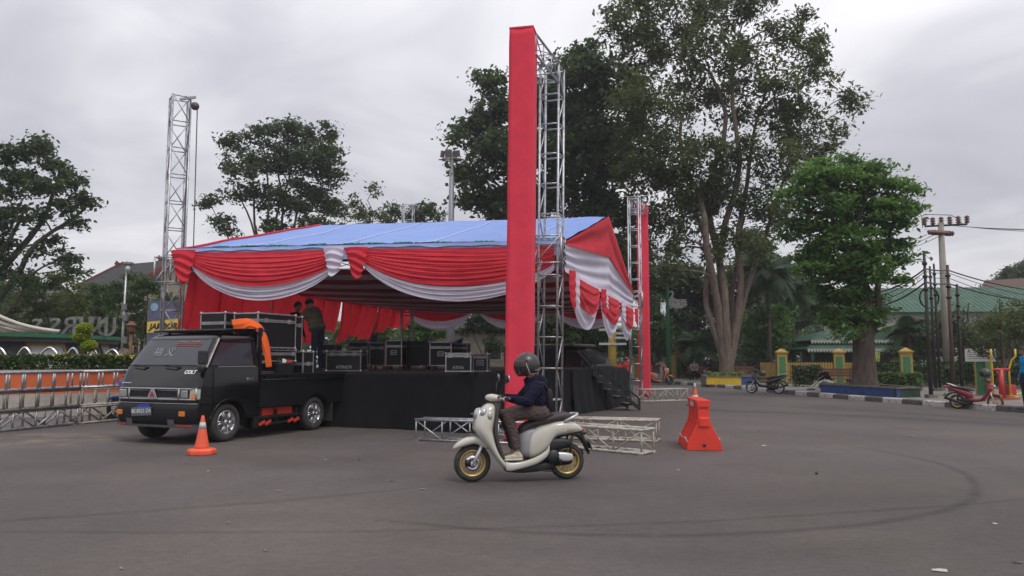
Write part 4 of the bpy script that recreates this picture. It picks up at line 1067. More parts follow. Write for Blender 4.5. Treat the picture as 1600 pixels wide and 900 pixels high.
def make_scooter(label, loc, rz, paint_, inner, seat_, rim_, group=None, sc=1.0, detail=True):
    th = thing('scooter', label, 'scooter', loc, rz, group); th.scale = (sc, sc, sc)
    WBx = 1.186
    bike_wheel(th, (WBx, 0, .228), .228, .10, .158, rim_, 11, double=True); bike_wheel(th, (0, 0, .228), .228, .11, .158, rim_, 11, disc=False, double=True)
    # fork and front mudguard
    for s in (1, -1):
        m = MB().smooth(); m.tube([(WBx + .012, s * .075, .20), (WBx - .115, s * .075, .46)], [.022, .020], 10); m.build('fork_leg', silver_c, th)
        m = MB(); m.box((WBx, s * .072, .225), (.06, .03, .05)); m.build('axle_clamp', silver_c, th, bevel=.008)
    m = MB().smooth(); m.box((WBx + .06, .06, .235), (.07, .03, .08)); m.build('brake_caliper', blackmetal, th)
    fd = [(1.43, .415, .405, .03), (1.405, .455, .400, .06), (1.34, .505, .415, .085), (1.25, .545, .44, .098), (1.16, .56, .455, .10), (1.08, .53, .42, .095), (1.02, .47, .39, .085), (1.00, .42, .39, .07)]
    m = MB().smooth(); m.rings(hull_x(fd, 4)); m.build('front_mudguard', paint_, th)
    # leg shield
    ls = [(.950, 1.005, .930, .075), (.925, 1.045, .905, .12), (.88, 1.09, .900, .155), (.79, 1.15, .905, .185), (.70, 1.18, .925, .20), (.63, 1.175, .938, .205), (.567, 1.13, .931, .205), (.43, 1.014, .90, .195), (.325, .94, .855, .188), (.245, .884, .79, .18), (.185, .83, .72, .172), (.16, .79, .70, .16)]
    m = MB().smooth(); m.rings(hull_z(ls, 4, 2.8)); lsh = m.build('leg_shield', paint_, th)
    m = MB().smooth()     # inner shield, brown
    m.rings(hull_z([(.98, .955, .84, .07), (.90, .93, .845, .155), (.78, .94, .875, .176), (.60, .95, .89, .19), (.42, .905, .845, .182), (.30, .862, .79, .17), (.255, .84, .74, .165)], 4, 3)); m.build('inner_shield', inner, th)
    # lamps on the shield
    m = MB().smooth(); m.ell((1.118, 0, .80), (.06, .085, .095), 20, 12); hl = m.build('headlight', lampglass, th)
    m = MB().smooth(); m.lathe([(.082, -.01), (.10, 0), (.10, .02), (.088, .03), (.082, -.01)], 28, Matrix.Translation((1.115, 0, .80)) @ Matrix.Rotation(PI / 2 - .35, 4, 'Y')); m.build('headlight_ring', chrome, hl)
    for s in (1, -1):
        m = MB().smooth(); m.ell((1.068, s * .145, .835), (.045, .03, .055), 16, 10); m.build('indicator', lampglass, th)
        m = MB().smooth(); m.ell((1.00, s * .182, .80), (.03, .014, .05), 14, 8); m.build('side_lens', lampglass, th)
    m = MB(); m.box((1.20, 0, .598), (.10, .10, .016)); m.box((1.15, 0, .60), (.10, .03, .03)); m.build('plate_bracket', blackplastic, th)
    # handlebar, dash, mirrors, levers
    m = MB().smooth(); m.rings(hull_x([(1.03, 1.03, 1.005, .03), (1.00, 1.055, .985, .085), (.94, 1.065, .965, .125), (.87, 1.05, .96, .12), (.835, 1.02, .975, .06)], 4)); m.build('handlebar_cover', paint_, th)
    m = MB().smooth(); m.rings(hull_z([(1.00, .94, .83, .07), (.95, .96, .845, .11), (.90, .97, .85, .12), (.86, .95, .88, .09)], 3)); m.build('dashboard', inner, th)
    for s in (1, -1):
        m = MB().smooth(); m.tube([(.90, s * .08, 1.02), (.865, s * .17, 1.035), (.835, s * .20, 1.03)], .014, 8); m.build('handlebar', blackmetal, th)
        m = MB().smooth(); m.tube([(.835, s * .20, 1.03), (.80, s * .32, 1.02)], .017, 10); m.build('grip', rubber, th)
        m = MB().smooth(); m.tube([(.875, s * .19, 1.03), (.885, s * .25, 1.025), (.85, s * .33, 1.01)], .007, 6); m.build('brake_lever', silver_c, th)
        b0 = Vector((.86, s * .17, 1.05))
        m = MB().smooth(); m.tube([b0, b0 + Vector((-.01, s * .06, .09)), b0 + Vector((-.035, s * .13, .16))], .006, 6); ma = m.build('mirror_stalk', blackmetal, th)
        m = MB().smooth(); m.ell(b0 + Vector((-.045, s * .14, .205)), (.018, .055, .055), 18, 10, Matrix.Rotation(s * .25, 3, 'Z')); m.build('mirror', blackplastic, ma)
        m = MB().smooth(); m.ell(b0 + Vector((-.056, s * .143, .205)), (.012, .048, .048), 18, 10, Matrix.Rotation(s * .25, 3, 'Z')); m.build('mirror_glass', chrome, ma)
    # floor
    m = MB().smooth(); m.rings(hull_x([(.80, .262, .20, .16), (.70, .262, .20, .165), (.55, .262, .21, .165), (.45, .275, .22, .15)], 3, 5)); m.build('floor_mat', inner, th)
    for s in (1, -1):
        pts = interp([(.80, .205, .055), (.74, .19, .05), (.62, .205, .042), (.50, .235, .042), (.40, .27, .045), (.30, .335, .045), (.26, .40, .05)], 4)
        rr = [[Vector((x, s * (.168 + .022 * math.cos(a)), z + t * math.sin(a))) for a in [2 * PI * k / 14 for k in range(14)]] for x, z, t in pts]
        m = MB().smooth(); m.rings(rr); m.build('floor_side', paint_, th)
    m = MB().smooth(); m.rings(hull_x([(.78, .20, .12, .12), (.6, .21, .10, .13), (.4, .22, .11, .13), (.2, .25, .13, .12)], 3, 4)); m.build('underbody', blackplastic, th)
    # body
    bs = [(.50, .50, .30, .125), (.472, .600, .268, .14), (.379, .675, .285, .155), (.276, .705, .365, .165), (.173, .726, .515, .172), (.049, .735, .550, .168), (-.074, .712, .570, .145), (-.157, .665, .585, .11), (-.20, .622, .595, .06)]
    m = MB().smooth(); m.rings(hull_x(bs, 5, 3.0)); body = m.build('rear_body', paint_, th)
    m = MB().smooth(); m.rings(hull_x([(.622, .575, .36, .06), (.60, .60, .30, .09), (.54, .64, .28, .125), (.45, .66, .27, .13), (.36, .66, .30, .13)], 3, 3)); m.build('inner_box_panel', greypan, th)
    m = MB().smooth(); m.ell((-.195, 0, .615), (.03, .075, .03), 16, 8); m.build('tail_lamp', mat('red_lens', (.5, .02, .02), rough=.2, coat=.5), th)
    # seat
    ss = [(.625, .60, .575, .05), (.59, .665, .575, .09), (.523, .715, .61, .115), (.42, .745, .655, .13), (.338, .762, .685, .145), (.25, .79, .70, .15), (.173, .818, .715, .15), (.07, .832, .725, .14), (-.02, .825, .725, .12), (-.055, .795, .735, .08)]
    m = MB().smooth(); m.rings(hull_x(ss, 5, 3.2)); m.build('seat', seat_, th)
    m = MB().smooth()
    for s in (1, -1): m.tube([(.06, s * .155, .725), (-.03, s * .155, .765), (-.10, s * .14, .80), (-.135, s * .05, .81), (-.135, 0, .81)], [.016, .018, .017, .015, .015], 8)
    m.build('grab_rail', silver_c, th)
    # engine, airbox, exhaust
    m = MB().smooth(); m.rings(hull_x([(.30, .31, .18, .06), (.22, .37, .16, .085), (.10, .36, .17, .09), (-.02, .34, .18, .08), (-.06, .30, .20, .06)], 3, 3)); m.build('engine', blackmetal, th)
    m = MB().smooth(); m.rings([[p + Vector((0, .10, 0)) for p in r_] for r_ in hull_x([(.27, .47, .37, .03), (.22, .51, .37, .045), (.08, .515, .41, .05), (.0, .50, .43, .045), (-.03, .47, .44, .03)], 3, 3)]); m.build('air_box', blackplastic, th)
    m = MB().smooth(); m.lathe([(0, -.03), (.085, -.03), (.088, 0), (.075, .03), (0, .035)], 26, Matrix.Translation((.20, .13, .30)) @ Matrix.Rotation(-PI / 2, 4, 'X')); m.build('drive_cover', blackplastic, th)
    m = MB().smooth(); m.rings([[p + Vector((0, .125, 0)) for p in r_] for r_ in hull_x([(.20, .345, .315, .02), (.15, .352, .255, .035), (.03, .345, .235, .035), (-.035, .325, .25, .03), (-.05, .30, .27, .02)], 3, 3)]); m.build('transmission_cover', silver_c, th)
    m = MB().smooth(); m.tube([(.16, .17, .29), (.10, .185, .25), (.14, .19, .20)], .010, 6); m.build('kick_lever', blackmetal, th)
    m = MB().smooth(); m.tube([(.30, -.12, .18), (.1, -.14, .20), (-.05, -.15, .25), (-.25, -.15, .32)], [.02, .03, .05, .045], 12); m.build('exhaust', blackmetal, th)
    for s in (1, -1): m = MB().smooth(); m.tube([(-.005, s * .105, .25), (-.05, s * .115, .55)], .016, 8); m.build('rear_shock', blackmetal, th)
    # rear mudguard and plate
    m = MB().smooth(); m.rings(hull_x([(.12, .56, .50, .09), (0, .585, .54, .10), (-.13, .59, .52, .095), (-.20, .56, .45, .085), (-.25, .47, .36, .075), (-.285, .36, .30, .06)], 3, 3)); m.build('rear_mudguard', blackplastic, th)
    m = MB(); m.box((-.285, 0, .42), (.012, .22, .10), Matrix.Rotation(.45, 3, 'Y')); m.build('number_plate', blackplastic, th)
    for s in (1, -1):
        m = MB().smooth(); m.ell((-.20, s * .10, .575), (.04, .02, .022), 12, 8); m.build('rear_indicator', amber if not detail else blackplastic, th)
    m = MB().smooth(); m.tube([(.42, .15, .15), (.30, .16, .13), (.16, .16, .125)] if detail else [(.42, .15, .18), (.36, .19, .10), (.25, .20, .045)], .010, 6); m.build('side_stand', blackmetal, th)
    if detail:
        text('body_lettering', 'Scoopy', .055, mat('gold_print', (.35, .28, .16), rough=.4), body, frame((-.035, .168, .622), (-1, 0, .02), (0, 0, 1)) @ Matrix.Rotation(-.10, 4, 'Y'), ext=.002, shear=.3)
    return th
sf_, sr_ = gnd(738, 753), gnd(885, 748.5); hd = (sf_ - sr_); RZS = math.atan2(hd.y, hd.x)
scooter = make_scooter('cream white scooter with gold wheels being ridden across the road', (sr_.x, sr_.y, 0), RZS, cream, brownpl, seatm, gold)

# ================================================================== people
skin = mat('skin', (0.30, 0.165, 0.115), rough=.55, var=.12, scale=30)
hairm = mat('black_hair', (0.012, 0.010, 0.010), rough=.6, var=.3, bump=.4, bscale=150)
def cap(bm_, p, q, r0, r1, n=14):
    p, q = Vector(p), Vector(q); d = q - p
    if d.length < 1e-5: d = Vector((0, 0, 1e-4)); q = p + d
    dn = d.normalized(); pts, rad = [], []
    for k in range(5): a = PI / 2 * (1 - k / 4); pts.append(p - dn * r0 * math.sin(a)); rad.append(max(.0005, r0 * math.cos(a)))
    for k in range(1, 5): a = PI / 2 * k / 4; pts.append(q + dn * r1 * math.sin(a)); rad.append(max(.0005, r1 * math.cos(a)))
    bm_.tube(pts, rad, n)
def body_mesh(name, segs, mats, voxel, parent, smooth_it=4, wrinkle=.007):
    """segs: (p, q, r0, r1, material) tapered limbs, or ('e', centre, radii, rotation, material); fused into ONE continuous surface"""
    b = MB(); prim = []
    for s in segs:
        if s[0] == 'e':
            b.ell(s[1], s[2], 20, 14, s[3]); prim.append(('e', Vector(s[1]), Vector(s[2]), s[3], s[4]))
        else:
            cap(b, *s[:4]); prim.append(('c', Vector(s[0]), Vector(s[1]), s[2], s[3], s[4]))
    me = b.mesh(name + '_raw', [m for m in mats]); ob = bpy.data.objects.new(name + '_raw', me); COL.objects.link(ob)
    md = ob.modifiers.new('r', 'REMESH'); md.mode = 'VOXEL'; md.voxel_size = voxel; md.use_smooth_shade = True
    sm = ob.modifiers.new('s', 'SMOOTH'); sm.factor = .5; sm.iterations = smooth_it
    bpy.context.view_layer.update(); dg = bpy.context.evaluated_depsgraph_get()
    out = bpy.data.meshes.new_from_object(ob.evaluated_get(dg)); bpy.data.objects.remove(ob)
    out.materials.clear()
    for m in mats: out.materials.append(m)
    n = len(out.polygons); cen = np.empty(n * 3, 'f'); out.polygons.foreach_get('center', cen); cen = cen.reshape(-1, 3)
    best = np.full(n, 1e9); idx = np.zeros(n, 'i')
    for p in prim:
        if p[0] == 'c':
            a, d = np.array(p[1]), np.array(p[2] - p[1]); L2 = max(1e-9, float(d @ d))
            t = np.clip(((cen - a) @ d) / L2, 0, 1); dist = np.linalg.norm(cen - a - t[:, None] * d, axis=1) - (p[3] + (p[4] - p[3]) * t); mi = p[5]
        else:
            c_ = cen - np.array(p[1])
            if p[3] is not None: c_ = c_ @ np.array(p[3])
            rr = np.array(p[2]); dist = (np.linalg.norm(c_ / rr, axis=1) - 1) * float(rr.min()); mi = p[4]
        k = dist < best; best[k] = dist[k]; idx[k] = mi
    out.polygons.foreach_set('material_index', idx); out.polygons.foreach_set('use_smooth', [True] * n)
    # creases in the clothes
    nv = len(out.vertices); co = np.empty(nv * 3, 'f'); out.vertices.foreach_get('co', co); co = co.reshape(-1, 3).astype('d')
    nr = np.empty(nv * 3, 'f'); out.vertex_normals.foreach_get('vector', nr); nr = nr.reshape(-1, 3)
    lt_ = np.empty(n, 'i'); out.polygons.foreach_get('loop_total', lt_); lv = np.empty(len(out.loops), 'i'); out.loops.foreach_get('vertex_index', lv)
    vm = np.zeros(nv); vm[lv[np.repeat((idx == 1) | (idx == 2), lt_)]] = 1
    x, y, z = co[:, 0], co[:, 1], co[:, 2]
    w = np.sin(x * 31 + z * 44 + 2.2 * np.sin(y * 19 + z * 11)) * np.sin(y * 23 - z * 37 + 2.5 * np.sin(x * 17)) + .5 * np.sin(z * 83 - x * 51 + 3 * np.sin(y * 29))
    co += nr * (wrinkle * vm * (.35 - np.abs(w)))[:, None]
    out.vertices.foreach_set('co', co.astype('f').reshape(-1)); out.update()
    out.name = name
    return link(name, out, parent)
def head_segs(c, fwd, up, r=.105, m_skin=0, m_hair=None):
    """head with nose, ears, jaw; c is the centre of the skull"""
    c, f, u = Vector(c), Vector(fwd).normalized(), Vector(up).normalized(); s = u.cross(f).normalized(); f = s.cross(u)
    Mx = Matrix((f, s, u)).transposed(); q = r / .105
    S = [('e', c + u * .01 * q, (.098 * q, .078 * q, .105 * q), Mx, m_skin), ('e', c - u * .055 * q + f * .022 * q, (.070 * q, .058 * q, .068 * q), Mx, m_skin),
         (c + f * .092 * q + u * .005 * q, c + f * .108 * q - u * .03 * q, .010 * q, .015 * q, m_skin),
         (c + f * .078 * q - u * .062 * q - s * .02 * q, c + f * .078 * q - u * .062 * q + s * .02 * q, .010 * q, .010 * q, m_skin)]
    for sg in (-1, 1): S.append(('e', c + s * (.079 * q * sg) - u * .01 * q - f * .01 * q, (.022 * q, .010 * q, .032 * q), Mx, m_skin))
    return S
def eyes(par, c, fwd, up, r=.105):
    c, f, u = Vector(c), Vector(fwd).normalized(), Vector(up).normalized(); s = u.cross(f).normalized(); q = r / .105
    for sg in (-1, 1):
        m = MB().smooth(); m.ell(c + f * .088 * q + s * .033 * q * sg + u * .012 * q, (.012 * q, .014 * q, .009 * q), 10, 6); m.build('eye', blackmetal, par)
def hair_cap(par, c, fwd, up, r=.105, m=None, low=-.35):
    c, f, u = Vector(c), Vector(fwd).normalized(), Vector(up).normalized(); s = u.cross(f).normalized(); f = s.cross(u); q = r / .105
    def fn(a, b):
        az = 2 * PI * a; fr = max(0, math.cos(az)); lo = zl(low, .55, fr ** 1.2); el = zl(lo, PI / 2, b)
        k = 1 + .05 * nz(math.cos(az) * 4, math.sin(az) * 4, el * 4)
        return c + u * .012 * q + (f * math.cos(az) * math.cos(el) * .106 + s * math.sin(az) * math.cos(el) * .088 + u * math.sin(el) * .114) * q * k
    mm = MB().smooth(); mm.grid(fn, 32, 12, wrap=True); return mm.build('hair', m or hairm, par, solid=.012)
def hand_segs(wrist, dirn, palm_n, curl, m_skin=0, q=1.0, side=1):
    """palm plus five curled fingers; dirn: towards the finger tips, palm_n: out of the back of the hand"""
    w, d, n = Vector(wrist), Vector(dirn).normalized(), Vector(palm_n).normalized(); n = (n - d * n.dot(d)).normalized(); s = d.cross(n) * side
    S = []
    for k, (o, ln) in enumerate(((-.030, .062), (-.010, .072), (.010, .068), (.030, .054))):
        b = w + d * .085 * q + s * o * q; S.append((w + s * o * .6 * q + d * .01 * q, b, .015 * q, .012 * q, m_skin))
        a = 0.0; p = b
        for j, fr in enumerate((.45, .32, .25)):
            a += curl; v = d * math.cos(a) - n * math.sin(a); p2 = p + v * ln * fr * q * 1.05; S.append((p, p2, .0095 * q, .0085 * q, m_skin)); p = p2
    b = w + d * .02 * q - s * .028 * q; t1 = b + (d * .6 - s * .7 - n * .4).normalized() * .035 * q; t2 = t1 + (d * .75 - n * .6 + s * .2).normalized() * .03 * q
    S += [(b, t1, .013 * q, .011 * q, m_skin), (t1, t2, .011 * q, .009 * q, m_skin)]
    return S

navy = cloth('navy_hoodie', (0.010, 0.011, 0.028), trans=0, var=.25, bump=.5, bscale=30); trous = cloth('taupe_trousers', (0.105, 0.075, 0.072), trans=0, var=.2, bump=.4, bscale=26)
shoe = mat('beige_trainer', (0.50, 0.44, 0.34), rough=.6, var=.2, scale=30); sole = mat('white_sole', (.6, .58, .52), rough=.7)
rider = thing('person', 'rider in navy hoodie and taupe trousers with dark helmet, on the cream scooter', 'person', (sr_.x, sr_.y, 0), RZS)
Ry = lambda a: Matrix.Rotation(a, 3, 'Y')
HC = Vector((.50, 0, 1.40))
S = head_segs(HC, (1, .18, -.12), (0.05, 0, 1), .102, 0)
S += [(HC + Vector((-.03, 0, -.06)), (.425, 0, 1.20), .050, .058, 0),
      ('e', (.395, 0, 1.10), (.150, .200, .135), Ry(-.25), 1), ('e', (.375, 0, .98), (.155, .190, .15), Ry(-.15), 1), ('e', (.345, 0, .865), (.155, .185, .115), None, 1),
      ('e', (.415, 0, 1.225), (.10, .105, .06), Ry(.15), 1), ('e', (.325, 0, 1.20), (.085, .125, .10), Ry(.5), 1), ((.50, 0, 1.225), (.47, 0, 1.15), .045, .06, 1),
      ((.465, 0, 1.02), (.47, 0, .88), .085, .10, 1)]
for s in (1, -1):
    S += [((.405, s * .175, 1.150), (.545, s * .245, .975), .080, .074, 1), ((.545, s * .245, .975), (.70, s * .26, 1.00), .072, .052, 1), ((.69, s * .258, 1.000), (.745, s * .258, 1.012), .050, .046, 1)]
    S += hand_segs((.755, s * .258, 1.018), (1, .02 * s, .16), (0.1, 0, 1), 1.0, 0, .95, side=s)
    S += [((.335, s * .095, .835), (.56, s * .125, .838), .108, .092, 2), ((.56, s * .125, .838), (.765, s * .125, .80), .092, .074, 2), ((.765, s * .125, .79), (.70, s * .125, .60), .074, .066, 2),
          ((.70, s * .125, .60), (.668, s * .125, .43), .064, .054, 2), ((.665, s * .125, .46), (.655, s * .125, .335), .036, .035, 0),
          ((.622, s * .125, .305), (.70, s * .132, .305), .042, .038, 3), ((.70, s * .132, .305), (.80, s * .14, .294), .038, .028, 3), ((.64, s * .125, .335), (.66, s * .125, .345), .040, .040, 3)]
body_mesh('body', S, [skin, navy, trous, shoe], .0075, rider, 4)
eyes(rider, HC, (1, .18, -.12), (0.05, 0, 1), .102)
for s in (1, -1):
    m = MB().smooth(); m.rings(hull_x([(.83, .283, .264, .02), (.80, .288, .264, .036), (.70, .287, .264, .04), (.62, .288, .264, .038), (.585, .285, .266, .02)], 3, 4)); o = m.build('shoe_sole', sole, rider); o.location = (0, s * .135, 0)
# helmet
helm = mat('dark_helmet', (0.040, 0.035, 0.034), rough=.38, var=.1, coat=.2); trim = mat('pink_trim', (.55, .36, .32), rough=.5); visor = mat('smoked_visor', (.05, .045, .045), rough=.08, var=.1, spec=.8, coat=.5)
_t = _n(visor.node_tree, 'ShaderNodeBsdfTransparent'); _t.inputs[0].default_value = (.55, .5, .48, 1); _x = _n(visor.node_tree, 'ShaderNodeMixShader'); _x.inputs[0].default_value = .55
visor.node_tree.links.new(visor.node_tree.nodes['Principled BSDF'].outputs[0], _x.inputs[1]); visor.node_tree.links.new(_t.outputs[0], _x.inputs[2]); visor.node_tree.links.new(_x.outputs[0], visor.node_tree.nodes['Material Output'].inputs[0])
Mh = frame(HC + Vector((-.004, 0, .022)), (1, .18, -.12), None, (0.12, 0, 1))
def lowel(az):
    az = abs((az + PI) % (2 * PI) - PI); q = min(1, max(0, (az - R(58)) / R(26))); q = q * q * (3 - 2 * q)
    return zl(R(20), R(-50), q)
def hs(az, el, k=1.0): return Mh @ Vector((math.cos(az) * math.cos(el) * .156 * k, math.sin(az) * math.cos(el) * .134 * k, math.sin(el) * .150 * k))
hm = thing_h = link('helmet', None, rider)
m = MB().smooth(); m.grid(lambda a, b: hs(2 * PI * a, zl(lowel(2 * PI * a), PI / 2, b)), 56, 18, wrap=True); m.build('helmet_shell', helm, hm, solid=.014)
m = MB().smooth(); m.tube([hs(2 * PI * k / 64, lowel(2 * PI * k / 64), 1.02) for k in range(64)], .0095, 6, closed=True); m.build('helmet_trim', trim, hm)
m = MB().smooth(); m.grid(lambda a, b: hs(zl(R(-66), R(66), a), zl(R(-46), R(26), b), zl(1.22, 1.06, b)), 24, 12); m.build('helmet_visor', visor, hm, solid=.004)
for s in (1, -1):
    m = MB().smooth(); m.lathe([(0, 0), (.022, 0), (.018, .012), (0, .014)], 14, frame(hs(s * R(68), R(22), 1.02), (0, 0, 1), None, (0.2, s, 0))); m.build('visor_pivot', helm, hm)
text('helmet_lettering', 'RARSV', .035, mat('helmet_print', (.4, .38, .36), rough=.4), hm, frame(hs(R(128), R(-28), 1.07), (-.75, -.5, 0), (0, 0, 1)), ext=.001)
# sling bag on the back
m = MB().smooth(); m.rings([[p + Vector((.245 - .0, .05, 1.0)) for p in sup((0, 0, z), hx, hy, 20, 3, 'z', .2)] for z, hx, hy in ((-.15, .02, .09), (-.13, .04, .12), (0, .05, .13), (.10, .045, .12), (.13, .02, .08))]); bg = m.build('backpack', mat('black_bag_fabric', (.012, .012, .014), rough=.8, var=.3, bump=.3, bscale=90), rider)
m = MB().smooth(); m.tube([(.26, .13, 1.10), (.33, .17, 1.20), (.44, .15, 1.215), (.505, .13, 1.10), (.47, .15, .95), (.33, .16, .88), (.25, .13, .88)], .012, 6); m.build('strap', blackplastic, bg)
# ================================================================== kerb, pavement, park ground
K = [(19.5, 8), (17.2, 14), (15.0, 19), (13.97, 21.8), (13.17, 24.66), (12.35, 28), (11.85, 30.5), (11.5, 33), (11.0, 37.5), (10.2, 41.5), (9.3, 46), (8.0, 52), (5.5, 60), (0, 68), (-10, 75), (-40, 82)]
KP = smoothpath([(x, y, 0) for x, y in K], 8)
pavem = mat('pavement_concrete', (0.25, 0.23, 0.20), rough=.85, col2=(0.15, 0.135, 0.12), scale=1.6, bump=.3, bscale=60)
parkm = mat('park_soil_and_grass', (0.075, 0.085, 0.03), rough=.95, col2=(0.10, 0.075, 0.05), scale=1.2, bump=.5, bscale=20)
kb = mat('black_kerb_paint', (0.055, 0.05, 0.048), rough=.8, col2=(0.12, 0.11, 0.10), scale=7, lo=.45, hi=.7, bump=.3, bscale=50)
kw = mat('white_kerb_paint', (0.52, 0.50, 0.47), rough=.8, col2=(0.17, 0.155, 0.14), scale=9, lo=.36, hi=.5, bump=.3, bscale=50)
m = MB(); inner = []
for i, p in enumerate(KP):
    d = (KP[min(i + 1, len(KP) - 1)] - KP[max(i - 1, 0)]).normalized(); inner.append(p + Vector((d.y, -d.x, 0)) * .22)
poly = [(p.x, p.y, .15) for p in inner] + [(-40, 140, .15), (160, 140, .15), (160, 8, .15)]
m.add(poly, [tuple(range(len(poly)))]); pav = m.build('pavement', pavem, fixn=False); tag(pav, kind='structure')
if pav.data.polygons[0].normal.z < 0: pav.data.flip_normals()
# kerb stones one by one
def along(P_, step):
    out = []; acc = 0.0; nxt = 0.0
    for a, b in zip(P_, P_[1:]):
        L_ = (b - a).length
        while nxt <= acc + L_: out.append(a.lerp(b, (nxt - acc) / L_)); nxt += step
        acc += L_
    return out
kerb = link('kerb', None); tag(kerb, kind='structure')
AP = along(KP, .9)
rk = random.Random(2)
for i in range(len(AP) - 1):
    a, b = AP[i], AP[i + 1]
    if a.y < 15 or a.y > 74: continue
    d = (b - a); n = Vector((d.y, -d.x, 0)).normalized(); c = (a + b) / 2 + n * .11; m = MB()
    L_ = d.length - .012; x, y = d.normalized(), n; P_ = []
    for z, ins in ((-.05, 0), (.14 + rk.uniform(-.004, .008), .0), (.17 + rk.uniform(-.006, .006), .03)):
        for sx_, sy_ in ((-1, -1), (1, -1), (1, 1), (-1, 1)): P_.append(c + x * sx_ * (L_ / 2 - ins * .3) + y * sy_ * (.11 - (ins if sy_ < 0 else 0)) + ZU * z)
    m.add(P_, [(3, 2, 1, 0), (8, 9, 10, 11)] + [(r_ * 4 + k, r_ * 4 + (k + 1) % 4, r_ * 4 + 4 + (k + 1) % 4, r_ * 4 + 4 + k) for r_ in (0, 1) for k in range(4)])
    m.build('kerb_stone', [kb, kw][i % 2], kerb, fixn=False)
m = MB(); pts = [(9.8, 59), (11.6, 53), (13.4, 47.5), (14.7, 41.4), (17.3, 40.4), (19.3, 37.4), (21.5, 34.9), (23.8, 32.4), (34, 20)]
poly = [(x, y, .165) for x, y in pts] + [(90, 20, .165), (90, 130, .165), (-10, 130, .165), (-2, 84, .165)]
m.add(poly, [tuple(range(len(poly)))]); o = m.build('park_ground', parkm, fixn=False); tag(o, kind='structure')
if o.data.polygons[0].normal.z < 0: o.data.flip_normals()

# ================================================================== park fence
greenp = mat('green_pillar_paint', (0.05, 0.19, 0.08), rough=.6, var=.25, bump=.1); yellowp = mat('yellow_pillar_paint', (0.40, 0.26, 0.055), rough=.6, var=.25, bump=.1)
iron = mat('dark_iron', (0.025, 0.024, 0.022), rough=.5, metal=.4, var=.4)
PIL = [(11.4, 53.2), (13.2, 47.7), (14.35, 41.1), (17.0, 40.1), (18.95, 37.1), (21.2, 34.6), (23.6, 32.1), (26, 29.6)]
names = ['far left, beside the green lamp post', 'behind the big multi stemmed tree', 'right behind the black motorbike', 'left of the thick tree trunk', 'right of the thick tree trunk', 'under the white notice board', 'right of the exercise machine', 'at the right end']
def pillar(x, y, label, rz, h=1.62, w=.52):
    th = thing('fence_pillar', label, 'pillar', (x, y, .16), rz, 'green and yellow fence pillars')
    m = MB(); m.box((0, 0, h / 2), (w, w, h)); m.build('shaft', yellowp, th, bevel=.015)
    for (dx, dy) in ((0, -1), (1, 0), (-1, 0)):
        m = MB(); m.box((dx * w / 2, dy * w / 2, h * .47), (w * .62 if dx == 0 else .03, w * .62 if dy == 0 else .03, h * .82)); m.build('green_panel', greenp, th, bevel=.006)
    m = MB(); m.box((0, 0, h + .04), (w + .12, w + .12, .08)); m.lathe([((w + .04) * .70, h + .08), (.05, h + .24), (0, h + .25)], 4, Matrix.Rotation(PI / 4, 4, 'Z')); m.build('cap', yellowp, th, bevel=.008)
    return th
for i, (x, y) in enumerate(PIL): pillar(x, y, 'green and yellow fence pillar ' + names[i], R(-20 if i > 2 else -8))
for i in range(len(PIL) - 1):
    a, b = Vector((*PIL[i], .16)), Vector((*PIL[i + 1], .16)); d = (b - a); L_ = d.length; d.normalize(); a2, b2 = a + d * .3, b - d * .3
    mid_ = ['from the far left pillar towards the tree', 'behind the multi stemmed tree', 'behind the bench and lounging man', 'directly behind the thick tree trunk', 'behind the poles', 'behind the exercise machine', 'at the far right'][i]
    th = thing('iron_fence', 'black iron bar fence panel ' + mid_, 'fence', a, 0, 'iron fence panels round the park')
    for z in (.22, 1.15):
        m = MB(); m.sbar(a2 - a + ZU * z, b2 - a + ZU * z, .03, .045); m.build('rail', iron, th)
    m = MB(); n = int((L_ - .6) / .125)
    for k in range(n + 1):
        p = (a2 - a).lerp(b2 - a, k / n); m.sbar(p + ZU * .02, p + ZU * 1.28, .020, .020); m.lathe([(.020, 1.28), (.0, 1.36)], 4, Matrix.Translation((p.x, p.y, 0)))
    o = m.build('bars', iron, th, fixn=False); o['kind'] = 'stuff'
    m = MB(); m.sbar(a2 - a + ZU * .05, b2 - a + ZU * .05, .18, .10); m.build('plinth', mat('plinth_concrete', (.2, .18, .15), rough=.9, var=.3), th)
# low yellow wall inside the park
m = MB(); m.sbar((14.2, 44.2, .72), (20.5, 42.4, .72), .15, 1.1, up=(0, 0, 1)); tag(m.build('garden_wall', yellowp), 'low yellow wall behind the iron fence by the motorbike', 'wall')
# red and white boards by the far gate
th = thing('board_fence', 'red and white board fence at the far side of the road', 'fence', (8.6, 52.5, .15))
rfp = mat('red_board', (.45, .04, .03), rough=.6); wfp = mat('white_board', (.55, .54, .52), rough=.6)
for k in range(14):
    m = MB(); m.box((k * .17, k * .01, .62), (.15, .04, 1.05 + .03 * (k % 3))); m.build('board', wfp if k in (9, 10) else rfp, th)
for k in (-1, 14):
    m = MB(); m.box((k * .17, 0, .7), (.32, .3, 1.4)); m.lathe([(.26, 1.4), (.03, 1.62), (0, 1.62)], 4, Matrix.Translation((k * .17, 0, 0)) @ Matrix.Rotation(PI / 4, 4, 'Z')); m.build('gate_pillar', yellowp, th)

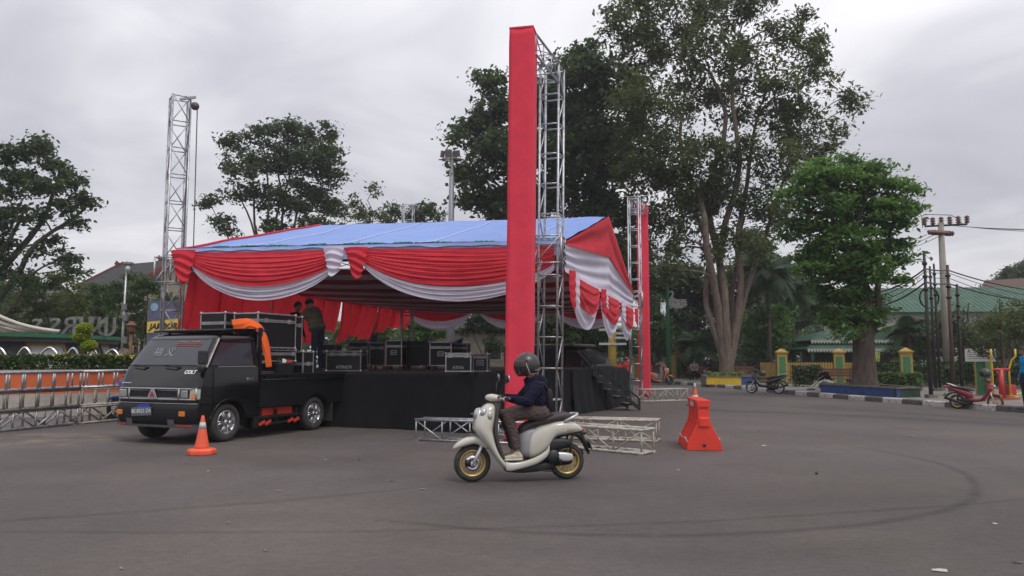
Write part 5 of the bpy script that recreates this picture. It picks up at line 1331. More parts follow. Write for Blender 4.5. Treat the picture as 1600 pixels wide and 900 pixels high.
# ================================================================== planters
concr = mat('planter_concrete', (.16, .145, .13), rough=.9, var=.35, scale=4, bump=.3); bluep = mat('blue_planter_paint', (0.025, 0.065, 0.22), rough=.7, var=.3, bump=.1); yplan = mat('yellow_planter_paint', (0.62, 0.42, 0.03), rough=.7, var=.2, bump=.1); gplan = mat('dark_green_planter_paint', (0.02, 0.05, 0.03), rough=.7, var=.3)
soil = mat('planter_soil', (.07, .05, .035), rough=.95, var=.4, scale=6, bump=.6, bscale=30)
def planter(label, corners, faces, h, z0=.15):
    c = sum((Vector((x, y, 0)) for x, y in corners), Vector()) / len(corners); th = thing('planter', label, 'planter', (c.x, c.y, z0))
    L_ = [Vector((x - c.x, y - c.y, 0)) for x, y in corners]; n = len(L_)
    for i in range(n):
        a, b = L_[i], L_[(i + 1) % n]; d = (b - a).normalized(); o_ = Vector((-d.y, d.x, 0)) * .07
        m = MB(); m.sbar(a + o_ + ZU * h / 2, b + o_ + ZU * h / 2, .13, h, up=(0, 0, 1)); m.build('planter_side', faces[i], th)
        m = MB(); m.sbar(a + o_ - d * .04 + ZU * (h + .03), b + o_ + d * .04 + ZU * (h + .03), .20, .06, up=(0, 0, 1)); m.build('planter_rim', concr, th)
    m = MB(); m.add([tuple(p + ZU * (h - .04)) for p in L_], [tuple(range(n))]); m.build('soil', soil, th, fixn=False)
    return th
planter('yellow and blue painted planter round the multi stemmed tree', [(10.05, 40.1), (11.75, 39.6), (12.9, 40.8), (12.6, 43.0), (10.6, 43.4)], [yplan, bluep, bluep, concr, concr], .40)
planter('long blue planter with green end round the thick tree trunk', [(12.35, 31.0), (13.28, 26.75), (14.3, 27.1), (14.2, 31.4)], [bluep, gplan, concr, bluep], .30)

# ================================================================== street furniture
greenm = mat('green_pole_paint', (.02, .16, .08), rough=.5); swanm = mat('pale_metal_swan', (.42, .41, .40), rough=.6, var=.2)
gp = gnd(1045, 594, .15)
th = thing('lamp_post', 'tall green post carrying two flat swan silhouettes', 'post', (gp.x, gp.y, .15))
Hh = zat(398, gp.y) - .15
m = MB().smooth(); m.tube([(0, 0, 0), (0, 0, Hh * .62), (0, 0, Hh)], [.13, .10, .045], 12); m.lathe([(.24, 0), (.24, .1), (.15, .3)], 12); m.build('shaft', greenm, th)
swan = [(0, .1), (.08, 0), (.35, -.12), (.75, -.16), (1.1, -.05), (1.2, .12), (1.05, .16), (1.22, .26), (1.02, .30), (1.2, .42), (.9, .42), (.55, .42), (.38, .46), (.32, .62), (.36, .78), (.32, .92), (.2, .98), (.07, .92), (.0, .80), (.12, .84), (.20, .88), (.24, .80), (.2, .66), (.08, .5), (-.02, .3)]
for nm, px, py, flip, dz in (('', 1046, 478, 1, 0), ('', 1044, 424, -1, 0)):
    zc_ = zat(py, gp.y) - .15; m = MB(); m.prism([(x * 1.0 * flip + .06 * flip, y) for x, y in (swan if flip > 0 else swan[::-1])], -.02, .02, frame((0, 0, zc_), (1, 0, 0), (0, 0, 1))); sw = m.build('swan_plate', swanm, th)
    m = MB()
    for k, (x, y) in enumerate(((.45, .2), (.75, .32), (.8, .12), (1.0, .0), (.95, .22))): m.lathe([(0, 0), (.045, 0), (.045, .008), (0, .008)], 10, frame((x * flip + .06 * flip, -.022, zc_ + y), (1, 0, 0), None, (0, -1, 0)))
    o = m.build('swan_holes', blackmetal, sw); o['kind'] = 'stuff'
    m = MB().smooth(); m.bar((0, 0, zc_ + .1), (.5 * flip, .03, zc_ + .1), .03, 6); m.build('swan_arm', greenm, th)

woodb = mat('bench_wood', (.17, .07, .045), rough=.6, var=.3, scale=8, stretch=(1, 8, 8))
def bench(label, loc, rz):
    th = thing('park_bench', label, 'bench', loc, rz, 'wooden park benches')
    for k in range(4): m = MB(); m.box((0, -.18 + .12 * k, .44), (1.5, .10, .035)); m.build('seat_slat', woodb, th)
    for k in range(3): m = MB(); m.box((0, .26 + .03 * k, .58 + .13 * k), (1.5, .03, .10)); m.build('back_slat', woodb, th)
    for s in (-1, 1):
        m = MB(); m.sbar((s * .6, -.2, 0), (s * .6, -.2, .42), .06, .06); m.sbar((s * .6, .24, 0), (s * .6, .24, .44), .06, .06); m.sbar((s * .6, .25, .42), (s * .6, .36, .92), .05, .05); m.sbar((s * .6, -.24, .41), (s * .6, .28, .41), .05, .04); m.build('bench_frame', iron, th)
    return th
bench('dark wooden bench with two people sitting on it', (11.75, 48.3, .15), R(-8))
bench('red brown bench between the motorbike and the multi stemmed tree', (13.1, 43.8, .15), R(-6))
bench('red brown bench behind the man in black by the blue planter', (14.6, 35.0, .15), R(-35))

# concrete power pole
pc = Vector((22.2, 39.3, .15)); Hp = zat(348, 39.3) - .15
concp = mat('pole_concrete', (.30, .27, .23), rough=.85, var=.25, scale=3, stretch=(4, 4, .5), bump=.15)
pole = thing('power_pole', 'tall concrete power pole with cross arms and insulators', 'utility pole', pc)
m = MB().smooth(); m.tube([(0, 0, 0), (0, 0, Hp)], [.24, .13], 18); m.build('shaft', concp, pole)
ins_m = mat('insulator', (.16, .06, .05), rough=.35, var=.3)
for dz, L0, L1, ry in ((-.15, -.75, 1.2, -.35), (-.5, -.9, .35, .35)):
    d = Vector((1, ry, 0)).normalized(); m = MB(); m.sbar(d * L0 + ZU * (Hp + dz), d * L1 + ZU * (Hp + dz), .09, .09); m.build('cross_arm', iron, pole)
    for k in range(6):
        t = zl(L0, L1, k / 5); m = MB().smooth(); b0 = d * t + ZU * (Hp + dz + .05)
        m.lathe([(.05, 0), (.14, .07), (.06, .13), (.15, .19), (.06, .25), (.14, .31), (.05, .40), (0, .42)], 12, Matrix.Translation(b0) if dz > -.3 else Matrix.Translation(b0 - ZU * .1) @ Matrix.Rotation(PI / 2, 4, 'Y')); m.build('insulator', ins_m, pole)
m = MB().smooth(); m.tube([(-1.0, -.1, Hp - .3), (-1.02, -.1, Hp + .30), (-.85, -.1, Hp + .42), (.6, .1, Hp + .42), (1.05, .2, Hp + .25), (1.25, .2, Hp - .1)], .018, 5); m.build('jumper_wire', iron, pole)
darkpole = mat('dark_pole', (.035, .03, .028), rough=.6, metal=.2, var=.4, scale=3); rustpole = mat('rust_pole', (.09, .05, .04), rough=.7, var=.35)
POLES = [(1455, 622, 392, darkpole, 'thin dark pole nearest the kerb, left of the concrete power pole', .055), (1462.5, 611, 416, darkpole, 'thin dark pole, middle of the tight cluster', .05), (1469, 610, 412, darkpole, 'thin dark pole, nearest the concrete power pole on its left', .05), (1490.5, 612, 414, rustpole, 'rusty brown pole just right of the concrete power pole', .07), (1504, 612, 444, darkpole, 'short dark pole at the right of the pole group', .06)]
PT = {}
for px, py, pt, mt, lab, r in POLES:
    p = gnd(px, py, .15); h = zat(pt, p.y) - .15; th = thing('utility_pole', lab, 'utility pole', (p.x, p.y, .15), 0, 'thin utility poles on the pavement'); PT[px] = (p, h)
    m = MB().smooth(); m.tube([(0, 0, 0), (0, 0, h * .5), (0, 0, h)], [r * 1.25, r * 1.05, r * .8], 10); m.build('shaft', mt, th)
    m = MB(); m.box((0, 0, .06), (.3, .3, .12)); m.build('footing', concr, th)
    for k in range(3): m = MB().smooth(); m.lathe([(r * 1.1, 0), (r * 1.5, .02), (r * 1.5, .08), (r * 1.1, .10), (r * 1.1, 0)], 10, Matrix.Translation((0, 0, h - .5 - .45 * k))); m.build('clamp', iron, th)
p0_, h0_ = PT[1455]
m = MB().smooth()
for k in range(3): m.tube([(.33 * math.cos(a) + .0, .02 * k, .36 * math.sin(a)) for a in [2 * PI * j / 28 for j in range(28)]], .02, 5, closed=True)
o = m.build('cable_coil', blackplastic); o.location = (p0_.x + .18, p0_.y + .12, zat(465, p0_.y)); tag(o, 'round coil of black cable hanging on the thin dark pole', 'cable coil')
# overhead wires
def wire(label, a, b, sag, r=.012, n=18):
    a, b = Vector(a), Vector(b); m = MB().smooth(); m.tube([a.lerp(b, k / n) - ZU * sag * 4 * (k / n) * (1 - k / n) for k in range(n + 1)], r, 5)
    tag(m.build('overhead_cable', blackplastic), label, 'cable', 'overhead cables')
tp = Vector((pc.x, pc.y, 0))
for k, (py, pyl, nm) in enumerate(((351, 358, 'highest'), (353, 370, 'middle'), (358, 378, 'lowest'))):
    a = tp + Vector((.5 + .3 * k, -.1, Hp - .02 - .02 * k))
    wire(f'{nm} power line running right from the concrete pole top', a, at(1760, py - 1, 46), .25, .016)
    wire(f'{nm} power line running left from the concrete pole behind the green tree', tp + Vector((-.85 + .4 * k, -.2, Hp - .5)), at(1330, pyl + 22, 60), .5, .016)
for k, (py, pl_, pr, rr_, nm) in enumerate(((420, 470, 455, .028, 'thick highest'), (424, 476, 468, .014, 'second'), (432, 484, 480, .014, 'third'), (441, 492, 470, .03, 'thick lowest'))):
    p, h = PT[1455]; a = Vector((p.x, p.y, zat(py, p.y)))
    wire(f'{nm} communication cable from the thin pole into the tree on the left', a, at(1345, pl_ - 14, 33), .3, rr_)
    q, hq = PT[1490.5]; b = Vector((q.x, q.y, zat(py + 2, q.y))); wire(f'{nm} communication cable between the thin pole and the rusty pole', a, b, .04, rr_, 8)
    wire(f'{nm} communication cable sagging right from the rusty pole', b, at(1720, pr + 2, 34), .35, rr_)

# notice board
bp_ = at(1534, 600, 28.5); th = thing('notice_board', 'white notice board with lines of text on a low frame', 'sign', (bp_.x, 28.5, .15), R(-18))
zb0, zb1 = zat(565, 28.5) - .15, zat(545, 28.5) - .15
m = MB(); m.box((0, 0, (zb0 + zb1) / 2), (1.0, .05, zb1 - zb0)); bd = m.build('board', mat('notice_white', (.55, .55, .55), rough=.5, var=.06), th, bevel=.006)
prn = mat('notice_print', (.16, .16, .17), rough=.6); rl = random.Random(4)
m = MB(); m.lathe([(0, 0), (.045, 0), (.045, .003), (0, .003)], 12, frame((-.36, -.028, zb1 - .07), (1, 0, 0), None, (0, -1, 0)))
for r_ in range(5):
    x = -.42 if r_ else -.25
    while x < .40:
        w = rl.uniform(.03, .09); m.box((x + w / 2, -.028, zb1 - .06 - .075 * r_), (w, .003, .022)); x += w + .018
o = m.build('printed_lines', prn, bd); o['kind'] = 'stuff'
for s in (-1, 1): m = MB(); m.sbar((s * .18, .03, 0), (s * .18, .03, zb0 + .1), .05, .05); m.build('board_leg', yellowp, th)
m = MB(); m.box((0, .10, zb0 / 2), (.36, .04, zb0)); m.build('green_back_panel', greenp, th)

# exercise machine
ep = gnd(1566, 624, .15); th = thing('exercise_machine', 'yellow and red outdoor exercise machine on the pavement', 'exercise machine', (ep.x, ep.y, .15), R(10))
ym = mat('yellow_gym_paint', (.62, .42, .04), rough=.4); rm_ = mat('red_gym_paint', (.45, .03, .03), rough=.4)
m = MB().smooth(); m.bar((0, 0, 0), (0, 0, .98), .085, 14); m.build('post', rm_, th)
m = MB().smooth(); m.bar((-.32, 0, .98), (.32, 0, .98), .05, 10); m.build('cross_tube', rm_, th)
for s in (-1, 1):
    m = MB().smooth(); m.tube([(s * .32, 0, .12), (s * .32, 0, 1.0), (s * .40, -.05, 1.30), (s * .46, -.15, 1.42), (s * .46, -.15, 1.66)], .032, 8); m.build('lever', ym, th)
    m = MB(); m.box((s * .32, -.08, .10), (.16, .38, .05)); m.build('foot_plate', ym, th, bevel=.01)
m = MB(); m.box((.45, .1, .30), (.22, .22, .34)); m.build('red_box', rm_, th, bevel=.02)
m = MB(); m.box((0, 0, .02), (.9, .5, .04)); m.build('base', rm_, th)
m = MB().smooth(); m.tube([(.3, 0, .16), (.62, .06, .16), (.9, .1, .2)], .03, 8); m.build('side_bar', ym, th)

# direction sign post behind the stage
dp = at(957, 560, 42); th = thing('direction_sign', 'yellow sign post with stacked white direction boards behind the stage', 'sign', (dp.x, 42, 0))
hs_ = zat(478, 42); m = MB().smooth(); m.bar((0, 0, 0), (0, 0, hs_), .22, 12); m.build('post', mat('yellow_post', (.40, .27, .05), rough=.6, var=.2), th)
for k, (py, x0, x1) in enumerate(((503, -.75, .75), (511, .1, .75), (515.5, -.75, 0), (521, .15, .7), (528, .1, .7), (537.5, -.75, .72), (494, -.6, .6))):
    m = MB(); m.box(((x0 + x1) / 2, -.27, zat(py, 42)), (x1 - x0, .05, .12)); m.build('direction_board', mat('pale_board', (.40, .41, .38), rough=.6, var=.2), th)

# ================================================================== traffic cones and barrier
conem = mat('orange_cone', (0.84, 0.12, 0.05), rough=.45, var=.08, scale=5, bump=.05); reflm = mat('reflective_band', (.55, .56, .56), rough=.4, var=.2, scale=14); redbar = mat('orange_red_barrier', (0.74, 0.048, 0.028), rough=.42, var=.1, scale=3, bump=.05, bscale=12)
def cone(label, loc, h, r, bands, group='traffic cones'):
    th = thing('traffic_cone', label, 'traffic cone', loc, .3, group)
    m = MB(); m.lathe([(r * .98, 0), (r, .02), (r, .07), (r * .86, .095), (r * .6, .10)], 8); m.build('base', conem, th, bevel=.012)
    def rc(z): return zl(r * .52, r * .10, (z - .09) / (h - .09))
    zs_ = [.09] + [z for b in bands for z in b] + [h]
    m = MB().smooth(); m.lathe([(rc(z), z) for z in [.09 + (h - .09) * k / 12 for k in range(13)]] + [(rc(h) * .6, h + .008), (0, h + .008)], 28); m.build('cone_body', conem, th)
    for a, b in bands: m = MB().smooth(); m.lathe([(rc(a) + .0025, a), (rc(b) + .0025, b)], 28); o = m.build('reflective_band', reflm, th)
    return th
cp_ = gnd(315, 710); cone('orange traffic cone with pale band in front of the truck', cp_, zat(650, cp_.y) + .0, .22, ((.40, .50),))
def barrier(label, loc, rz, Lb=1.0, h=.92):
    th = thing('road_barrier', label, 'barrier', loc, rz)
    def half(z): return lin([(0, .29), (.08, .28), (.14, .265), (.40, .13), (.50, .10), (.72, .085), (h - .16, .085), (h - .15, .12), (h - .02, .12), (h, .10)], z)
    zz_ = [0, .08, .14, .40, .50, .72, h - .16, h - .15, h - .02, h]
    rgs = []
    # plan with flutes: x along the barrier
    nx = 41
    for z in zz_:
        ring = []
        for sgn in (-1, 1):
            for k in range(nx):
                x = zl(-Lb / 2, Lb / 2, k / (nx - 1)); x = x if sgn < 0 else -x
                fl = (.5 + .5 * math.cos(2 * PI * 3 * (x / Lb + .5))); fl = 1 - .30 * (1 - fl ** .4) * (z < h - .16)
                ring.append(Vector((x, sgn * half(z) * fl, z)))
        rgs.append(ring)
    m = MB().smooth(False); m.rings(rgs); m.build('barrier_body', redbar, th, bevel=.012)
    for x in (-Lb / 2 - .005, Lb / 2 + .005):
        m = MB(); m.box((x, 0, .46), (.05, .17, .16)); m.build('end_lug', redbar, th, bevel=.02)
        m = MB().smooth(); m.lathe([(0, 0), (.028, 0), (.028, .01), (0, .01)], 14, frame((x, -.0, .09), (0, 1, 0), None, (1 if x > 0 else -1, 0, 0))); m.build('drain_plug', blackplastic, th)
    wst = mat('white_stencil', (.6, .56, .55), rough=.6)
    for s in (-1, 1):
        for k in range(4): m = MB(); m.box((-.20 + .10 * k, s * .121, h - .085), (.045, .004, .085), Matrix.Rotation(.25, 3, 'Y')); m.build('white_stripe', wst, th)
        for k in range(2): m = MB(); m.box((-.30 + .6 * k, s * .262, .155), (.14, .02, .09), Matrix.Rotation(-s * .46, 3, 'X')); m.build('white_sticker', wst, th)
        for k in range(2): m = MB(); m.box((-.22 + .44 * k, s * .084, .66), (.05, .008, .14)); m.build('grey_sticker', mat('grey_sticker', (.28, .2, .3), rough=.5), th)
    return th
barrier('orange red plastic road barrier standing alone on the asphalt', (3.19, 13.26, 0), R(85), Lb=1.08, h=.82)
cc_ = gnd(1086, 634); cone('orange and white striped cone behind the plastic barrier', cc_, zat(600, cc_.y), .26, ((.22, .34), (.55, .72)))

# ================================================================== parked motorbikes
redpaint = mat('red_scooter_paint', (.22, .012, .025), rough=.3, coat=.5, var=.1); orpaint = mat('orange_scooter_paint', (.55, .15, .04), rough=.3, coat=.4); blkpaint = mat('black_bike_paint', (.015, .015, .016), rough=.3, coat=.4)
def make_bike(label, loc, rz, p1, rimc, steer=0.0, sc=1.0, p2=None):
    """step-through moped: slim frame, pointed tail, five spoke wheels"""
    th = thing('motorbike', label, 'motorbike', loc, rz, 'motorbikes parked at the kerb'); th.scale = (sc, sc, sc); p2 = p2 or blackplastic; X1 = 1.22
    bike_wheel(th, (0, 0, .27), .27, .10, .20, rimc, 5, disc=False); fw = bike_wheel(th, (X1, 0, .27), .27, .09, .20, rimc, 5)
    for s in (1, -1):
        m = MB().smooth(); m.tube([(X1, s * .075, .27), (X1 - .16, s * .075, .70)], .02, 8); m.build('fork_leg', silver_c, th)
        m = MB().smooth(); m.tube([(0, s * .09, .27), (.06, s * .10, .60)], .022, 8); m.build('rear_shock', blackmetal, th)
    m = MB().smooth(); m.rings(hull_x([(X1 + .26, .50, .48, .03), (X1 + .16, .58, .50, .06), (X1, .60, .52, .07), (X1 - .12, .58, .48, .06), (X1 - .2, .5, .42, .05)], 4)); m.build('front_mudguard', p1, th)
    m = MB().smooth(); m.rings(hull_z([(.98, 1.16, 1.02, .07), (.93, 1.22, .99, .12), (.84, 1.24, .98, .15), (.74, 1.18, .97, .17), (.60, 1.08, .93, .16), (.45, .98, .82, .12), (.34, .86, .70, .09)], 4)); m.build('front_fairing', p1, th)
    m = MB().smooth(); m.ell((1.215, 0, .86), (.05, .10, .06), 16, 10); m.build('headlight', lampglass, th)
    m = MB().smooth(); m.rings(hull_x([(1.12, 1.10, 1.02, .05), (1.05, 1.13, .98, .11), (.97, 1.12, .99, .10), (.93, 1.08, 1.02, .05)], 3)); m.build('handlebar_cover', p1, th)
    for s in (1, -1):
        m = MB().smooth(); m.tube([(1.0, s * .08, 1.06), (.96, s * .2, 1.09), (.88, s * .34, 1.07)], .017, 8); m.build('handlebar', rubber, th)
        b0 = Vector((.97, s * .2, 1.09)); m = MB().smooth(); m.tube([b0, b0 + Vector((.02, s * .07, .16))], .007, 6); ma = m.build('mirror_stalk', blackmetal, th)
        m = MB().smooth(); m.ell(b0 + Vector((.02, s * .09, .20)), (.02, .07, .045), 14, 8); m.build('mirror', blackplastic, ma)
        m = MB().smooth(); m.ell((1.16, s * .13, .80), (.04, .03, .035), 12, 8); m.build('indicator', amber, th)
    m = MB().smooth(); m.rings(hull_x([(.92, .50, .32, .07), (.70, .42, .28, .10), (.50, .44, .26, .11), (.40, .52, .28, .11)], 4)); m.build('footwell', p1, th)
    m = MB().smooth(); m.rings(hull_x([(.52, .62, .34, .09), (.40, .68, .38, .13), (.20, .74, .48, .135), (-.05, .80, .62, .12), (-.28, .86, .74, .08), (-.42, .88, .84, .03)], 5, 2.4)); m.build('rear_body', p1, th)
    m = MB().smooth(); m.rings(hull_x([(.58, .72, .66, .07), (.45, .78, .68, .12), (.2, .83, .73, .13), (-.05, .86, .78, .125), (-.22, .89, .82, .10)], 4, 3)); m.build('seat', seatm, th)
    m = MB().smooth(); m.tube([(.05, .11, .82), (-.25, .10, .93), (-.33, 0, .94), (-.25, -.10, .93), (.05, -.11, .82)], .014, 6); m.build('grab_rail', silver_c, th)
    m = MB().smooth(); m.ell((-.38, 0, .83), (.05, .07, .035), 12, 8); m.build('tail_lamp', mat('red_lens', (.5, .02, .02)), th)
    m = MB().smooth(); m.rings(hull_x([(.5, .40, .20, .09), (.38, .44, .16, .13), (.2, .42, .18, .12), (0, .34, .22, .10)], 3, 3)); m.build('engine', blackmetal, th)
    m = MB().smooth(); m.tube([(.42, -.12, .18), (.15, -.15, .24), (-.1, -.16, .32), (-.38, -.16, .42)], [.02, .045, .055, .05], 12); m.build('exhaust', blackmetal, th)
    m = MB().smooth(); m.rings(hull_x([(.15, .60, .55, .06), (-.15, .62, .56, .065), (-.33, .55, .46, .06), (-.44, .40, .34, .05)], 3, 3)); m.build('rear_mudguard', blackplastic, th)
    m = MB(); m.box((-.42, 0, .52), (.012, .2, .10), Matrix.Rotation(.5, 3, 'Y')); m.build('number_plate', blackplastic, th)
    m = MB().smooth(); m.tube([(.45, .08, .20), (.40, .17, .10), (.36, .22, .02)], .012, 6); m.build('side_stand', blackmetal, th)
    return th
b1 = make_bike('red moped with gold wheels parked at the kerb on the right', (13.30, 23.15, 0), R(-42), redpaint, gold, sc=.80)
b2p, b2q = gnd(1217, 615.5), gnd(1187, 611)
make_bike('black motorbike with a helmet on it parked by the yellow and blue planter', (b2p.x, b2p.y, 0), R(152), blkpaint, alloy, sc=.92)
def helmet(label, c, mt, rz=0.0):
    th = thing('helmet', label, 'helmet', c, rz); m = MB().smooth()
    m.grid(lambda a, b: Vector((math.cos(2 * PI * a) * math.cos(zl(lowel(2 * PI * a), PI / 2, b)) * .15, math.sin(2 * PI * a) * math.cos(zl(lowel(2 * PI * a), PI / 2, b)) * .125, math.sin(zl(lowel(2 * PI * a), PI / 2, b)) * .14)), 32, 10, wrap=True); m.build('shell', mt, th, solid=.015)
    m = MB().smooth(); m.grid(lambda a, b: Vector((math.cos(zl(-1.1, 1.1, a)) * .165 * math.cos(zl(-.7, .5, b)), math.sin(zl(-1.1, 1.1, a)) * .14 * math.cos(zl(-.7, .5, b)), .15 * math.sin(zl(-.7, .5, b)))), 12, 8); m.build('visor', visor, th, solid=.004); return th
TB = Matrix.Translation((13.30, 23.15, 0)) @ Matrix.Rotation(R(-42), 4, 'Z')
helmet('dark helmet hanging on the mirror of the red moped', TB @ Vector((.77, .0, 1.06)), helm, R(140))
silver_h = mat('silver_helmet', (.32, .32, .33), rough=.35, var=.2)
hb = at(1193, 586, b2q.y); helmet('dark and silver helmet set on the black motorbike', (hb.x, b2q.y + .1, zat(584, b2q.y)), helm, R(200))
op = gnd(1016, 601); make_scooter('orange and white scooter parked at the far kerb beyond the red column', (op.x - .15, op.y, 0), R(-20), orpaint, blackplastic, seatm, blackmetal, 'motorbikes parked at the kerb', 1.05, False)
hb = at(1027, 571, op.y); helmet('dark helmet on top of the orange scooter', (hb.x, op.y - .2, zat(571, op.y)), helm, R(-30))
bl = gnd(196, 668); make_bike('blue motorbike half hidden behind the front corner of the black truck', (-8.35, 18.9, 0), R(183), mat('blue_bike_paint', (.02, .06, .30), rough=.3, coat=.4), blackmetal, sc=1.0)

# ================================================================== vehicles behind the stage
def boxcar(label, cat, loc, rz, prof, hw, paint_, name, glass_rects, wheels, r=.32):
    """prof: side outline (x, z); narrowing towards the roof"""
    th = thing(name, label, cat, loc, rz); zmax = max(z for x, z in prof)
    rgs = []
    for y in (-1, -.94, -.6, 0, .6, .94, 1):
        rgs.append([Vector((x * (1 - .012 * abs(y)), y * hw * (1 - .18 * max(0, (z - 1.0) / (zmax - 1.0)) ** 1.3), z - .03 * abs(y) ** 6)) for x, z in prof])
    m = MB().smooth(False); m.rings(rgs); m.build('body', paint_, th, bevel=.03)
    for nm, quad in glass_rects:
        m = MB(); m.add(quad, [(0, 1, 2, 3)]); m.build(nm, glass_d, th, solid=.012)
    for x in wheels:
        for s in (1, -1): car_wheel(th, (x, s * (hw - .12), r), r, .18, s, alloy, 5)
    return th
vpos = at(915, 560, 29.5)
van = thing('van', 'black van with boxy cargo body parked behind the stage', 'van', (vpos.x - .1, 30.2, 0), R(-38))
blackvan = mat('black_van_paint', (.02, .02, .022), rough=.35, coat=.4, var=.2)
m = MB(); m.box((-1.75, 0, 1.22), (2.9, 1.75, 1.5)); m.build('cargo_box', mat('dark_canvas_box', (.018, .016, .017), rough=.8, var=.2), van, bevel=.06)
m = MB(); m.box((-1.2, 0, 2.0), (2.7, 1.70, .12)); m.build('roof', mat('van_roof_grey', (.08, .08, .075), rough=.6), van, bevel=.05)
prof = [(-.3, .45), (1.35, .40), (1.42, .75), (1.38, 1.05), (.95, 1.22), (.30, 1.80), (-.3, 1.86)]
rgs = [[Vector((x, y * .84 * (1 - .15 * max(0, (z - 1.1) / .76)), z)) for x, z in prof] for y in (-1, -.9, 0, .9, 1)]
m = MB(); m.rings(rgs); m.build('cab', blackvan, van, bevel=.04)
m = MB(); m.add([Vector((.955, -.70, 1.245)), Vector((.955, .70, 1.245)), Vector((.325, .64, 1.80)), Vector((.325, -.64, 1.80))], [(0, 1, 2, 3)]); m.build('windscreen', glass_d, van, solid=.03)
for s in (1, -1):
    m = MB(); m.add([Vector((-.2, s * .83, 1.22)), Vector((.72, s * .83, 1.22)), Vector((.25, s * .745, 1.74)), Vector((-.2, s * .745, 1.74))], [(0, 1, 2, 3)]); m.build('side_window', glass_d, van, solid=.03)
    m = MB(); m.box((1.40, s * .6, .85), (.05, .3, .18)); m.build('headlight', lampglass, van)
    for x in (.75, -2.3): car_wheel(van, (x, s * .72, .32), .32, .18, s, alloy, 5)
    m = MB(); m.box((.62, s * .95, 1.32), (.06, .16, .2)); m.build('mirror', blackplastic, van)
m = MB().smooth(); m.tube([(.96, -.72, 1.24), (.96, .72, 1.24)], .02, 6); m.build('wiper_cowl', silver_p, van)
wp = at(842, 560, 34); wc = mat('white_car_paint', (.6, .6, .6), rough=.3, coat=.4)
boxcar('white car glimpsed behind the truss leg of the red gate', 'car', (wp.x - .3, 34.5, 0), R(-70), [(-1.9, .35), (1.75, .35), (1.85, .7), (1.65, .95), (.95, 1.05), (.45, 1.42), (-1.2, 1.46), (-1.8, 1.0)], .80, wc, 'car',
       [('windscreen', [Vector((.965, -.62, 1.07)), Vector((.965, .62, 1.07)), Vector((.50, .58, 1.40)), Vector((.50, -.58, 1.40))]), ('side_window', [Vector((.75, .775, 1.06)), Vector((-1.4, .775, 1.06)), Vector((-1.1, .70, 1.38)), Vector((.40, .70, 1.38))]), ('side_window', [Vector((.75, -.775, 1.06)), Vector((-1.4, -.775, 1.06)), Vector((-1.1, -.70, 1.38)), Vector((.40, -.70, 1.38))])], (1.15, -1.2))

# ================================================================== other people
olive = cloth('olive_hoodie', (0.105, 0.10, 0.065), trans=0, var=.2, bump=.4, bscale=30); jean = cloth('dark_jeans', (0.026, 0.032, 0.055), trans=0, var=.3, bump=.3, bscale=40)
blackt = cloth('black_shirt', (.012, .012, .013), trans=0, bump=.3, bscale=30); whitet = cloth('pale_trousers', (.48, .46, .42), trans=0, bump=.3, bscale=30); khaki = cloth('khaki_trousers', (.22, .18, .12), trans=0, bump=.3, bscale=30); greyt = cloth('grey_striped_top', (.20, .19, .19), trans=0, bump=.3); bluet = cloth('bright_blue_shirt', (.01, .22, .45), trans=0, bump=.3, bscale=30); redt = cloth('red_shirt', (.42, .03, .035), trans=0)
darkshoe = mat('dark_shoe', (.03, .028, .026), rough=.6)
def person(label, loc, rz, J, mats, vox=.014, hair=True, cap_=None, sc=1.0, hands=True, bulk=1.0):
    """J: joint positions in the person's own frame (x forward, y left)"""
    th = thing('person', label, 'person', loc, rz); th.scale = (sc, sc, sc); g = {k: Vector(v) for k, v in J.items()}
    fw = g.get('look', Vector((1, 0, 0))); up = (g['head'] - g['neck']).normalized()
    S = head_segs(g['head'], fw, up, .10, 0)
    ch, pe = g['chest'], g['pelvis']; ax = (ch - pe).normalized(); sd_ = (g['shL'] - g['shR']).normalized(); fx = sd_.cross(ax)
    Mx = Matrix((fx, sd_, ax)).transposed()
    S += [(g['head'] - up * .05, g['neck'], .048, .052, 0), ('e', ch, (.115 * bulk, .17 * bulk, .15), Mx, 1), ('e', ch.lerp(pe, .5), (.11 * bulk, .155 * bulk, .16), Mx, 1), ('e', pe, (.115, .165, .10), Mx, 2), ('e', g['neck'].lerp(ch, .35), (.09, .14, .07), Mx, 1), ('e', pe + ax * .08, (.122 * bulk, .168 * bulk, .08), Mx, 1)]
    for s in 'LR':
        S += [(g['sh' + s], g['el' + s], .058 * bulk, .048 * bulk, 1), (g['el' + s], g['wr' + s], .046 * bulk, .034 * bulk, g and (1 if cap_ != 'short' else 0))]
        d = (g['wr' + s] - g['el' + s]).normalized(); S += hand_segs(g['wr' + s], d, fx if abs(d.z) > .7 else ZU, .45, 0, 1.0, 1 if s == 'L' else -1)
        S += [(g['hip' + s], g['kn' + s], .088, .064, 2), (g['kn' + s], g['an' + s], .062, .045, 2)]
        f = g.get('toe' + s); f = f if f is not None else g['an' + s] + Vector((.16, 0, -.055)); S += [(g['an' + s] - ZU * .035, f, .042, .034, 3)]
    body_mesh('body', S, mats, vox, th, 3)
    eyes(th, g['head'], fw, up, .10)
    if hair: hair_cap(th, g['head'], fw, up, .10)
    return th
def standing(**kw):
    J = dict(head=(.02, 0, 1.56), neck=(0, 0, 1.42), chest=(0, 0, 1.24), pelvis=(0, 0, .92), shL=(0, .18, 1.36), shR=(0, -.18, 1.36), elL=(-.02, .24, 1.08), elR=(-.02, -.24, 1.08), wrL=(.06, .25, .84), wrR=(.06, -.25, .84),
             hipL=(0, .09, .88), hipR=(0, -.09, .88), knL=(.02, .10, .48), knR=(.02, -.10, .48), anL=(0, .10, .08), anR=(0, -.10, .08)); J.update(kw); return J
mp = at(496, 560, 17.95)
